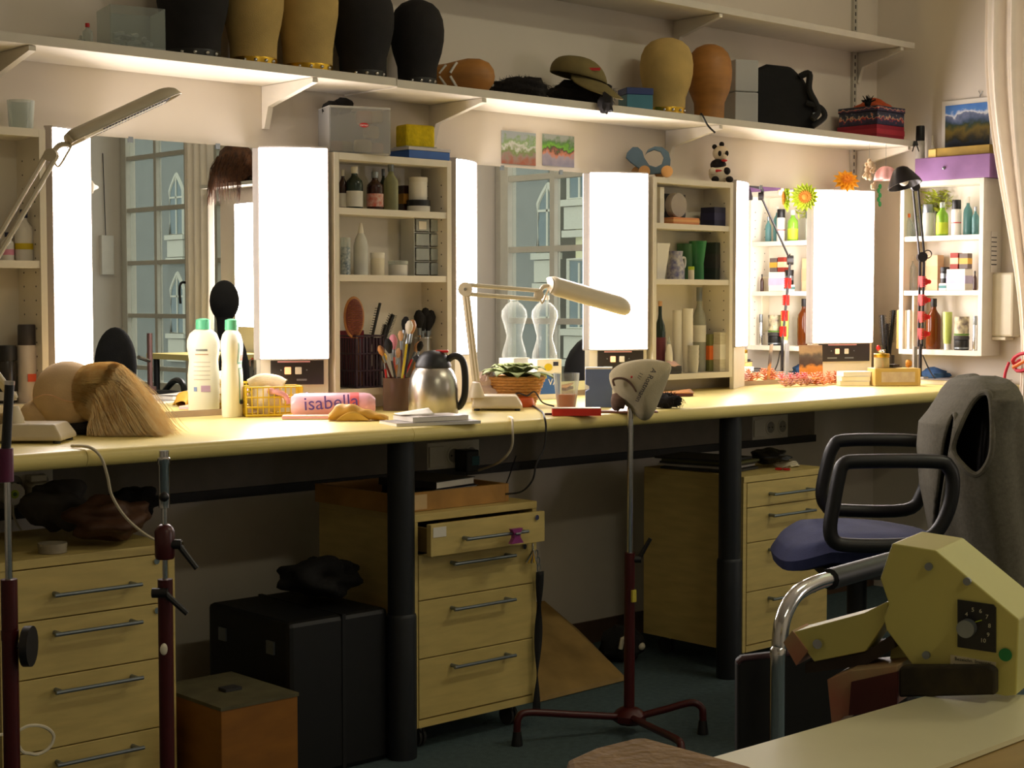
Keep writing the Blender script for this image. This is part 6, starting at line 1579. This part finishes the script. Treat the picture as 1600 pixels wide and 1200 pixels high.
ex = (onplane(1000, 618, P0, FWD) - onplane(1017, 585, P0, FWD)); ex = -ex
for s, uu, vv, sz in (('A Rottmann', 1009, 602, .0185), ('11/', 1000, 587, .0135)):
    c = onplane(uu, vv, P0 - FWD * .0475, FWD) - o
    d = -(RIGHT * -.45 + Vector((0, 0, 1)) * -.85) * -1
    d = (RIGHT * -.46 + Vector((0, 0, -.89))); upv = d.cross(FWD) * -1
    upv = Vector((0, 0, 1)).cross(FWD); upv = (RIGHT * .89 + Vector((0, 0, -.46)))
    text_mesh('handwriting', s, sz, INK, t, frame_m(c, d, upv) if d.cross(upv).dot(FWD) < 0 else frame_m(c, -d, upv), .0003)
G().blob(tuple(onplane(987, 589, P0 - FWD * .046, FWD) - o), .004, .001, .003, 8, 6).build('red_mark', RED, t)
# dark maroon stand in front of first unit
def pole_stand(label, u, vt, y, tip_v, knob):
    b = at(u, 900, y=y); t = thing('wig_stand', label, 'stand', (b.x, b.y, 0))
    Z = lambda v: at(u, v, y=y).z
    G().lathe([(0, .022), (.032, .022), (.042, .03), (.042, .045), (.016, .062)], 8).build('hub', MAROON, t)
    for i in range(3):
        a = -2.4 + i * 2.094; f = Vector((math.cos(a), math.sin(a), 0)) * .16
        leg = G().tube(catmull([f * .2 + Vector((0, 0, .042)), f * .6 + Vector((0, 0, .055)), f * .95 + Vector((0, 0, .06)), f + Vector((0, 0, .02))], 5), .009, 8).build('leg', MAROON, t)
        G().lathe([(0, .0004), (.014, .0004), (.010, .035)], 12, Matrix.Translation(f)).build('rubber_foot', BLACK, leg)
    G().cyl((0, 0, .06), (0, 0, Z(905)), .0135, 14).build('lower_tube', MAROON, t)
    return t, b, Z
t, b, Z = pole_stand('maroon wig stand with chrome tip and empty clamp before the drawers', 258, 705, -1.0, 0, False)
G().cyl((0, 0, Z(910)), (0, 0, Z(862)), .005, 10).build('mid_rod', CHROME, t)
G().lathe([(0, Z(874)), (.016, Z(873)), (.018, Z(868)), (.018, Z(830)), (.014, Z(823)), (.008, Z(819))], 16).build('clamp_block', MAROON, t)
G().lathe([(.005, Z(822)), (.005, Z(794)), (.010, Z(793)), (.010, Z(726)), (.0115, Z(724)), (.0115, Z(716)), (.009, Z(714)), (.009, Z(704)), (0, Z(704))], 16).build('chrome_head', CHROME, t)
G().blob(tuple(-FWD * .011 + RIGHT * .002 + Vector((0, 0, Z(775)))), .009, .009, .009, 12, 8).build('thumb_screw', BLACK, t)
clamp_lever(t, (.0, -.004, Z(850)), RIGHT * .6 + Vector((0, 0, -.8)), .055); G().cyl(tuple(RIGHT * .015 + Vector((0, 0, Z(850)))), tuple(RIGHT * .032 + Vector((0, 0, Z(850)))), .006, 10).build('bolt', CHROME, t)
clamp_lever(t, tuple(-RIGHT * .02 - FWD * .016 + Vector((0, 0, Z(924)))), RIGHT * .75 + Vector((0, 0, -.7)), .055)
G().blob(tuple(-FWD * .013 + Vector((0, 0, Z(1012)))), .009, .004, .011, 10, 8).build('cream_tag', CREAM, t)
t, b, Z = pole_stand('maroon wig stand with round black knob at the counter end', 14, 700, -1.02, 0, True)
G().cyl((0, 0, Z(990)), (0, 0, Z(745)), .006, 10).build('upper_tube', CHROME, t)
G().cyl((0, 0, Z(1000)), (0, 0, Z(985)), .0145, 14).build('collar', MAROON, t)
G().tube([RIGHT * .012 + Vector((0, 0, Z(1010))), RIGHT * .024 + Vector((0, 0, Z(1010)))], .005, 8).build('knob_stem', BLACK, t)
kz = Vector((0, 0, Z(1010))); G().tube([RIGHT * .024 + kz, RIGHT * .037 + kz], .034, 20).build('round_knob', BLACK, t)
G().cyl((-.004, 0, Z(752)), (-.004, 0, Z(700)), .014, 12).build('plum_clamp', mat('plum_plastic', (90, 20, 60), .4), t)
G().tube([(-.002, 0, Z(706)), tuple(RIGHT * .006 + Vector((0, 0, Z(600))))], .008, 10).build('black_rod', BLACK, t)
G().tube([tuple(RIGHT * .006 + Vector((0, 0, Z(601)))), tuple(RIGHT * .0065 + Vector((0, 0, Z(595))))], .0085, 10).build('rod_tip', CHROME, t)
tag(G().tube(catmull([at(8, 965, y=-.99) - Vector((0, 0, 0)), at(25, 1150, y=-.93), at(50, 1178, y=-.93), at(75, 1170, y=-.93), at(84, 1150, y=-.93), at(70, 1136, y=-.93), at(45, 1134, y=-.93), at(20, 1145, y=-.93), at(-20, 1150, y=-.93)], 6), .003, 6).build('loose_cable', CREAM), 'cream cable looping in front of the lowest drawer', 'cable')

# ================================================================== OFFICE CHAIR WITH VEST
SEATM = mat('blue_upholstery', (44, 50, 92), .85, var=.12, bump=.15)
sc = at(1340, 835, z=.50)
t = thing('office_chair', 'blue office chair with black loop arms, vest over its back', 'chair', (sc.x, sc.y, 0), PI - YAW)
CM = Matrix.Translation((sc.x, sc.y, 0)) @ Matrix.Rotation(PI - YAW, 4, 'Z'); CI = CM.inverted()
def cl(u, v, off): return CI @ onplane(u, v, Vector((sc.x, sc.y, .5)) - FWD * off, FWD)
k = mpp(sc)
def seat(a, b):
    th = a * 2 * PI; e = .32
    cx = math.copysign(abs(math.cos(th)) ** .62, math.cos(th)); cy = math.copysign(abs(math.sin(th)) ** .62, math.sin(th))
    prof = [(0, .525), (.6, .523), (.9, .512), (1, .488), (.97, .462), (.85, .450), (0, .448)]
    i = min(int(b * 6), 5); f = b * 6 - i; r = prof[i][0] * (1 - f) + prof[i + 1][0] * f; z = prof[i][1] * (1 - f) + prof[i + 1][1] * f
    x = cx * r * .205
    return (x, cy * r * .215, z - .42 * max(0, x - .11) - .06 * max(0, -x))
G().grid(seat, 36, 24, True).build('seat', SEATM, t)
near = [(1318, 726), (1345, 721), (1460, 721), (1482, 730), (1489, 752), (1484, 790), (1466, 828), (1440, 846), (1400, 852), (1330, 852), (1304, 846), (1297, 825), (1303, 785), (1310, 748)]
far = [(1302, 698), (1322, 688), (1420, 688), (1443, 694), (1452, 712), (1448, 740), (1440, 772), (1414, 797), (1310, 797), (1291, 790), (1284, 770), (1291, 730)]
for pts, off in ((near, .235), (far, -.235)):
    G().tube(catmull([cl(u, v, off) for u, v in pts], 5, True), .017, 10, closed=True).build('armrest', BLACK, t)
G().bb(-.12, .12, -.22, .22, .425, .449).bb(-.26, -.08, -.03, .03, .40, .43).build('seat_plate', BLACK, t, smooth=False)
G().prism([(-.26, -.03, .42), (-.30, -.03, .46), (-.31, -.03, .75), (-.295, -.03, .75), (-.28, -.03, .48), (-.25, -.03, .44)], (0, .06, 0)).build('back_stem', BLACK, t, smooth=False)
G().blob((-.285, 0, .70), .030, .20, .17, 22, 14).build('backrest', BLACKF, t)
G().cyl((0, 0, .09), (0, 0, .43), .025, 14).build('gas_column', BLACK, t)
for i in range(5):
    a = i * 2 * PI / 5 + .3; d = Vector((math.cos(a), math.sin(a), 0))
    G().tube([Vector((0, 0, .10)), d * .26 + Vector((0, 0, .075))], [.022, .014], 8).build('base_arm', BLACK, t)
    c = d * .26; s = Vector((-d.y, d.x, 0)); G().cyl(tuple(c - s * .02 + Vector((0, 0, .0275))), tuple(c + s * .02 + Vector((0, 0, .0275))), .027, 14).cyl(tuple(c + Vector((0, 0, .03))), tuple(c + Vector((0, 0, .075))), .006, 8).build('caster', BLACK, t)
# vest
VEST = mat('grey_felt', (100, 95, 80), .98, var=.15, scale=120, bump=.4, bscale=600)
def pip(u, v, poly):
    ins = False; n = len(poly)
    for i in range(n):
        (x1, y1), (x2, y2) = poly[i], poly[i - 1]
        if (y1 > v) != (y2 > v) and u < (x2 - x1) * (v - y1) / (y2 - y1) + x1: ins = not ins
    return ins
def project(P):
    d = P - CAM; c, s = math.cos(PITCH), math.sin(PITCH)
    xr = d.dot(RIGHT); dd = d.dot(FWD); zz = dd * c + d.z * s; up = d.z * c - dd * s
    return 800 + F_PX * xr / zz, 600 - F_PX * up / zz
lev = []    # (v, left u, right u)
for v, a, b_ in ((590, 1520, 1548), (594, 1505, 1560), (602, 1497, 1567), (620, 1485, 1573), (645, 1466, 1579), (662, 1450, 1583), (700, 1446, 1589), (760, 1450, 1597), (830, 1464, 1606), (900, 1474, 1614), (960, 1480, 1620)):
    lev.append((v, cl(a, v, 0).x, cl(b_, v, 0).x, cl((a + b_) / 2, v, 0).z))
def levat(q):
    x = q * (len(lev) - 1); i = min(int(x), len(lev) - 2); f = x - i
    return [lev[i][j] * (1 - f) + lev[i + 1][j] * f for j in range(4)]
g = G(); NU, NV = 240, 180; vs = []
for j in range(NV + 1):
    q = j / NV; v_, xa, xb, zz = levat(q)
    bw = .215 * min(1, (q * 3.2 + .12)) ** .5
    for i in range(NU):
        th = 2 * PI * i / NU
        ca = math.copysign(abs(math.cos(th)) ** .75, math.cos(th)); sa = math.copysign(abs(math.sin(th)) ** .75, math.sin(th))
        rp = 1 + .05 * math.sin(th * 5 + 1) * q + .03 * math.sin(th * 9) * q
        vs.append(Vector(((xa + xb) / 2 + ca * (xa - xb) / 2 * rp, sa * bw * rp, zz + .004 * math.sin(th * 3))))
hole = [(1489, 702), (1500, 665), (1518, 630), (1537, 614), (1548, 622), (1551, 680), (1546, 718), (1527, 742), (1505, 728)]
slit = [(1489, 648), (1493, 656), (1482, 725), (1472, 790), (1464, 842), (1457, 842), (1464, 770), (1472, 700), (1480, 665)]
fs = []
for j in range(NV):
    for i in range(NU):
        i2 = (i + 1) % NU; f = (j * NU + i, (j + 1) * NU + i, (j + 1) * NU + i2, j * NU + i2)
        c = sum((vs[m] for m in f), Vector()) / 4
        u, v = project(CM @ c)
        if c.y > 0 and (pip(u, v, hole) or pip(u, v, slit)): continue
        fs.append(f)
fs.append(tuple(range(NU)))
g.add(vs, fs)
vt = thing('felt_vest', 'grey felt vest draped over the blue office chair back', 'vest', (sc.x, sc.y, 0), PI - YAW)
g.build('vest_cloth', VEST, vt, solid=.006)
from mathutils.bvhtree import BVHTree
bv = BVHTree.FromPolygons(vs, [tuple(f) for f in fs[:-1]] + [(j * NU + i, (j + 1) * NU + i, (j + 1) * NU + (i + 1) % NU, j * NU + (i + 1) % NU) for j in range(NV) for i in range(NU)])
def hem(poly):
    out = []
    for u, v in poly:
        o_ = CI @ CAM; d_ = ((CI @ (CAM + ray(u, v))) - o_).normalized()
        hit = bv.ray_cast(o_, d_)[0]
        out.append(hit if hit else cl(u, v, .15))
    return out
G().tube(catmull(hem(hole), 5, True), .0075, 8, closed=True).build('armhole_hem', VEST, vt)
G().tube(catmull(hem(slit), 4, True), .005, 8, closed=True).build('front_hem', VEST, vt)
# second chair far right behind vest (edge only)
p = at(1597, 760, y=-.9)
t = thing('dark_chair', 'dark office chair standing behind the vest by the curtain', 'chair', (4.52, -.93, 0), 2.6)
G().blob((.0, 0, .48), .20, .21, .04, 20, 10).build('seat', SEATM, t); G().blob((-.24, 0, .78), .035, .2, .18, 20, 12).build('backrest', BLACK, t)
G().tube(catmull([(-.10, 0, .43), (-.24, 0, .46), (-.25, 0, .72)], 5), .02, 8).build('back_stem', BLACK, t); G().cyl((0, 0, .08), (0, 0, .45), .025, 12).build('gas_column', BLACK, t)
for i in range(5):
    a = i * 2 * PI / 5; d = Vector((math.cos(a), math.sin(a), 0)); G().tube([Vector((0, 0, .09)), d * .22 + Vector((0, 0, .07))], [.02, .013], 8).build('base_arm', BLACK, t); G().blob(tuple(d * .22 + Vector((0, 0, .0275))), .026, .026, .027, 12, 8).build('caster', BLACK, t)

# ================================================================== FOREGROUND
# tubular chair, seen from behind
q0 = CAM + ray(1215, 980) * 2.30; q0.z = 0
CHP = Vector((q0.x, q0.y, .6)); AD = (RIGHT * .62 + FWD * .78).normalized()
t = thing('tubular_armchair', 'chrome tube armchair with black back and arm pad, before the office chair', 'chair', q0)
def tl(u, v): return onplane(u, v, CHP, FWD) - q0
def ta(u, v, nn=Vector((AD.y, -AD.x, 0))): return onplane(u, v, CHP, nn) - q0
pts = [ta(1215, 1080), ta(1218, 1010), ta(1224, 965), ta(1243, 930), ta(1272, 912), ta(1310, 901), ta(1400, 876)]
bot = pts[0].copy(); bot.z = .012
side = (RIGHT * .80 - FWD * .55).normalized() * .46
for off in (0, 1):
    sh = side * off
    q = [bot + AD * .42 + sh, bot + AD * .05 + sh, bot + AD * .01 + Vector((0, 0, .02)) + sh] + [p + sh for p in pts]
    if off: q = q[:5]
    G().tube(catmull(q, 6), .0118, 12).build('tube_frame', CHROME, t)
G().tube([ta(1296, 905), ta(1392, 878)], .0165, 12).build('arm_pad', BLACK, t)
VIN = mat('black_vinyl', (10, 9, 10), .6)
bk = [onplane(u, v, CHP + FWD * .05, FWD) - q0 for u, v in ((1152, 1036), (1160, 1029), (1420, 1000), (1420, 1300), (1152, 1300))]
G().prism(bk, FWD * .03).build('back_panel', VIN, t, smooth=False, bevel=.004)
G().tube(bk[:3], .004, 8).build('piping_or_highlight', mat('plum_edge_highlight', (70, 40, 44), .5), t)  # plum tube stands in for the highlight along the back's top edge
# work table
FT = .735
WB = mat('white_melamine', (226, 220, 178), .35, var=.05, scale=8); WT = mat('birch_table', (176, 146, 84), .5, var=.12, scale=10, stretch=(1, 5, 1))
A = at(1480, 1092, z=FT); Bv = at(1100, 1197, z=FT)
dirL = (Bv - A); dirL.z = 0; dirL.normalize(); dirR = Vector((-dirL.y, dirL.x, 0))
if dirR.dot(RIGHT) < 0: dirR = -dirR
t = thing('work_table', 'birch work table in the foreground under the white board', 'table', (A.x, A.y, 0))
A0 = Vector((0, 0, 0)); top = [A0 + dirL * -.02 + dirR * .0, A0 + dirL * .62, A0 + dirL * .62 + dirR * .62, A0 - dirL * .02 + dirR * .62]
G().prism([p + Vector((0, 0, FT - .03)) for p in reversed(top)], (0, 0, .029)).build('tabletop', WT, t, smooth=False)
for p in ((dirL * .04 + dirR * .04), (dirL * .57 + dirR * .04), (dirL * .57 + dirR * .57), (dirL * .04 + dirR * .57)):
    G().cyl((p.x, p.y, .0004), (p.x, p.y, FT - .0305), .018, 12).build('leg', GREYM, t)
wbp = [at(1466, 1089, z=FT), at(1060, 1207, z=FT), at(1330, 1256, z=FT), at(1480, 1201, z=FT), at(1640, 1140, z=FT), at(1640, 1094, z=FT)]
tag(G().prism([p - wbp[0] for p in wbp], (0, 0, .004)).build('white_board', WB, smooth=False), 'white melamine board lying on the foreground work table', 'board', loc=wbp[0] + Vector((0, 0, .0)))
SUE = mat('worn_suede', (140, 112, 76), .9, var=.25, scale=25, rgb2=(172, 140, 104), bump=.5, bscale=120)
bp = [at(885, 1186, z=.80), at(930, 1166, z=.80), at(990, 1151, z=.80), at(1012, 1151, z=.80), at(1180, 1197, z=.80), at(1120, 1300, z=.80), at(900, 1260, z=.80)]
t = thing('leather_pad', 'worn brown suede pad at the edge of the work table', 'pad', (bp[0].x, bp[0].y, FT))
G().prism([Vector((p.x - bp[0].x, p.y - bp[0].y, .052)) for p in bp], (0, 0, .013)).build('suede_top', SUE, t, smooth=False, bevel=.004); G().prism([Vector((p.x - bp[0].x, p.y - bp[0].y, .0006)) for p in bp], (0, 0, .051)).build('side', mat('dark_leather', (56, 38, 22), .7), t, smooth=False)
# bench machine
MB = mat('machine_cream', (206, 198, 112), .4, var=.05, rgb2=(196, 188, 106), scale=5); MR = mat('worn_pink_paint', (176, 110, 86), .5, rgb2=(170, 156, 110), scale=14)
e2 = (RIGHT * .52 + FWD * .855).normalized(); e1 = Vector((e2.y, -e2.x, 0))
if e1.dot(RIGHT) < 0: e1 = -e1
M0 = at(1520, 1088, z=FT + .006)
def PP(u, v, off=0.0): return onplane(u, v, M0 - e2 * off, e2) - M0
t = thing('bench_machine', 'cream metal bench press with dial and open jaws', 'machine', M0)
UPZ = Vector((0, 0, 1))
front = [(1394, 849), (1462, 860), (1592, 968), (1588, 1086), (1570, 1088), (1438, 1056), (1385, 985), (1380, 965), (1389, 945), (1375, 904)]
G().prism([PP(u, v) for u, v in front], e2 * .085).build('housing', MB, t, smooth=False, bevel=.0012)
hp = t
for u, v in ((1452, 885), (1512, 908), (1448, 1023)):
    c = PP(u, v, .0005); G().cyl(tuple(c), tuple(c - e2 * .003), .0034, 12).build('screw', GREYM, t)
dpl = G().prism([PP(u, v, .002) for u, v in ((1496, 937), (1552, 945), (1556, 950), (1556, 1020), (1496, 1011))], e2 * .0015).build('dial_plate', BLACK, t, smooth=False)
c = PP(1513, 980, .003); G().cyl(tuple(c), tuple(c - e2 * .010), .0075, 22).build('dial_knob', GREYM, dpl)
for s, u, v in (('4', 1510, 960), ('5', 1520, 953), ('6', 1532, 955), ('7', 1542, 964), ('8', 1546, 978), ('9', 1544, 992), ('10', 1536, 1001)):
    text_mesh('dial_number', s, .0050, mat('dial_print', (206, 200, 170), .6), dpl, frame_m(PP(u, v, .0028), e1, UPZ), .0002)
G().tube([PP(1524, 972, .003), PP(1534, 969, .003)], .0005, 5).build('pointer', LIME, dpl)
c = PP(1571, 1023, .0015); G().cyl(tuple(c), tuple(c - e2 * .0008), .0055, 20).build('green_sticker', mat('green_sticker', (24, 130, 66), .5), t)
st = G().prism([PP(u, v, .0012) for u, v in ((1485, 1023), (1556, 1035), (1556, 1060), (1485, 1046))], e2 * .0006).build('paper_sticker', mat('sticker_paper', (206, 196, 160), .7), t, smooth=False)
g = G()
for i in range(16): u = 1490 + i * 3.9; g.prism([PP(x, y, .0016) for x, y in ((u, 1037 + i * .6), (u + 1.8 - (i % 3) * .5, 1037 + i * .6), (u + 1.8 - (i % 3) * .5, 1046 + i * .6), (u, 1046 + i * .6))], e2 * .0002)
g.build('bar_marks', DARK, st, smooth=False)
text_mesh('sticker_lettering', 'Bezeichn. Inventar', .0042, DARK, st, frame_m(PP(1520, 1033, .0016), e1 + Vector((0, 0, -.02)), UPZ), .0001)
up = G().prism([PP(u, v, -.006) for u, v in ((1238, 988), (1350, 958), (1386, 940), (1390, 962), (1352, 1018), (1272, 1034))], e2 * .035).build('upper_jaw', MB, t, smooth=False, bevel=.0008)
G().prism([PP(u, v, -.004) for u, v in ((1224, 1004), (1238, 985), (1262, 1018), (1244, 1040))], e2 * .038).build('jaw_nose', MR, up, smooth=False)
G().prism([PP(u, v, -.012) for u, v in ((1258, 1036), (1350, 1020), (1396, 990), (1398, 1012), (1352, 1040), (1258, 1052))], e2 * .03).build('upper_pad', mat('dirty_rubber', (60, 50, 40), .8, var=.3), up, smooth=False)
c = PP(1280, 1005, -.004); G().cyl(tuple(c), tuple(c - e2 * .005), .0045, 12).build('wing_screw', CHROME, up)
lo = G().prism([PP(u, v, .012) for u, v in ((1292, 1062), (1326, 1048), (1402, 1040), (1402, 1100), (1318, 1120), (1300, 1140))], e2 * .055).build('lower_jaw', MR, t, smooth=False, bevel=.0008)
G().prism([PP(u, v, .016) for u, v in ((1330, 1066), (1402, 1050), (1402, 1110), (1326, 1118))], e2 * .0035).build('red_plate', mat('dark_red_plate', (76, 22, 16), .5), lo, smooth=False)
G().prism([PP(u, v, -.03) for u, v in ((1396, 985), (1420, 1000), (1412, 1062), (1388, 1050))], e2 * .02).build('pillar', MB, t, smooth=False)
G().prism([PP(u, v, .014) for u, v in ((1404, 1045), (1410, 1041), (1545, 1041), (1555, 1048), (1555, 1086), (1404, 1090))], e2 * .012).build('dark_rubber_block', mat('mottled_rubber', (58, 48, 24), .8, rgb2=(30, 26, 16), scale=60), t, smooth=False, bevel=.002)

# ================================================================== SEEN IN THE MIRRORS
def M_(u, v, x):
    p = at(u, v, x=x); return Vector((p.x, -p.y, p.z))
# curtain beside the second window
def curt2(a, b):
    z = .05 + 3.14 * b; return (4.985 + .016 * math.sin(a * 26), -4.80 + .30 * a * (1 if z > 1.2 else .8 + .2 * z / 1.2), z)
o = G().grid(curt2, 50, 20); 
tag(o.build('curtain', CURT, solid=.002), 'straight white curtain beside the far window, seen in mirror', 'curtain')
# station on the pier between the windows
t = thing('side_table', 'cream side table on the pier between the windows', 'table', (4.80, -4.25, 0))
G().bb(-.27, .27, -.22, .36, TZ - .03, TZ).build('tabletop', TOPM, t, smooth=False)
for sx in (-.23, .23):
    for sy in (-.18, .32): G().cyl((sx, sy, .0004), (sx, sy, TZ - .0305), .018, 10).build('leg', LEGM, t)
makeup_lamp((5.066, -4.02), (5.066, -4.36), 'glowing lamp panel on the pier between the windows, seen in mirror', False, .93, 1.63, TZ)
wall = thing('pier_shelf', 'narrow white shelf above the pier lamp, seen in mirror', 'shelf', (XR, -4.25, 1.72))
G().bb(-.16, -.0005, -.27, .33, 0, .02).build('board', SHELFW, wall, smooth=False)
BRW = mat('brown_hair', (58, 36, 26), .6, rgb2=(110, 66, 34), scale=40)
t = thing('brown_wig', 'long brown wig on the shelf above the pier lamp, seen in mirror', 'wig', (4.985, -4.25, 1.742))
G().blob((0, 0, .11), .075, .16, .11, 22, 14, .1, seed=2).build('wig_cap', BRW, t)
g = G(); rnd = random.Random(9)
for i in range(700):
    a = rnd.uniform(0, 2 * PI); r0 = Vector((.07 * math.cos(a), .15 * math.sin(a), rnd.uniform(.05, .16)))
    e = Vector((r0.x * 1.15 - .03, r0.y * 1.12, rnd.uniform(-.13, .02))) if r0.x < .0 else Vector((r0.x * 1.1, r0.y * 1.2, .004))
    if e.z < 0: e.x = min(e.x, -.085)
    g.strand([r0, (r0 + e) / 2 + Vector((-.02, 0, .02)), e], .0016)
o = g.build('hair', BRW, t); o['kind'] = 'stuff'
hp = M_(348, 470, 4.42)
t = thing('mannequin_wig', 'black wig on a head stand, seen in mirror before the pier lamp', 'wig head', (hp.x, hp.y, 0))
k2 = .0034
G().blob((0, 0, hp.z), .075, .075, .105, 20, 14).build('wig', BLACKF, t); G().lathe([(.035, hp.z - .2), (.04, hp.z - .1), (.06, hp.z - .03)], 16).build('neck', BLKHEAD, t)
G().cyl((0, 0, .03), (0, 0, hp.z - .19), .012, 10).build('pole', MAROON, t); G().lathe([(0, .0004), (.15, .0004), (.15, .02), (.02, .035)], 24).build('base', MAROON, t)
for u, v, x, lab in ((190, 575, 4.05, 'black high-backed office chair near the far window, seen in mirror'), (285, 585, 3.6, 'black wide-backed office chair beside the mirrored stand')):
    p = M_(u, v, x); t = thing('black_chair', lab, 'chair', (p.x, p.y, 0), 1.9 if u < 200 else 3.4)
    G().blob((0, 0, .47), .23, .23, .05, 22, 10).build('seat', BLACKF, t); G().blob((-.22, 0, .74), .05, .11 if u < 200 else .16, .20, 22, 14).build('backrest', BLACKF, t)
    G().tube(catmull([(-.1, 0, .43), (-.23, 0, .46), (-.25, 0, .7)], 5), .025, 8).build('back_stem', BLACK, t); G().cyl((0, 0, .08), (0, 0, .43), .027, 12).build('gas_column', BLACK, t)
    for s in (-1, 1): G().tube(catmull([(-.2, s * .25, .60), (-.05, s * .27, .66), (.14, s * .27, .66), (.18, s * .27, .6), (.1, s * .24, .47)], 5), .016, 8).build('armrest', BLACK, t)
    for i in range(5):
        a = i * 2 * PI / 5; d = Vector((math.cos(a), math.sin(a), 0)); G().tube([Vector((0, 0, .09)), d * .27 + Vector((0, 0, .07))], [.022, .014], 8).build('base_arm', BLACK, t); G().blob(tuple(d * .27 + Vector((0, 0, .0275))), .026, .026, .027, 12, 8).build('caster', BLACK, t)
p = M_(231, 560, 3.2)
t = thing('mirrored_stand', 'grey-pink pole stand with cross bar near far window, seen in mirror', 'stand', (p.x, p.y, 0))
STM = mat('rose_metal', (130, 96, 90), .4, .4)
G().cyl((0, 0, .02), (0, 0, .95), .011, 10).build('pole', STM, t); G().cyl((0, 0, .58), (0, 0, .74), .024, 12).build('clamp_block', STM, t); G().lathe([(0, .0004), (.16, .0004), (.16, .018), (.02, .03)], 24).build('base', STM, t)
G().tube([(-.1, .09, .86), (.0, 0.0, .84)], .008, 8).build('cross_bar', CHROME, t)
# reveal box and sockets in the second window niche
p = at(162, 398, y=6.1575)
t = thing('wall_heater_box', 'white small box with cable in the far window reveal', 'box', (5.19, N2[0] + .0006, 1.25))
G().bb(-.045, .045, 0, .04, 0, .26).build('case', PAPER, t, smooth=False, bevel=.004); G().tube([(0, .012, .2605), (-.01, .006, .8)], .003, 6).build('cable', DARK, t)
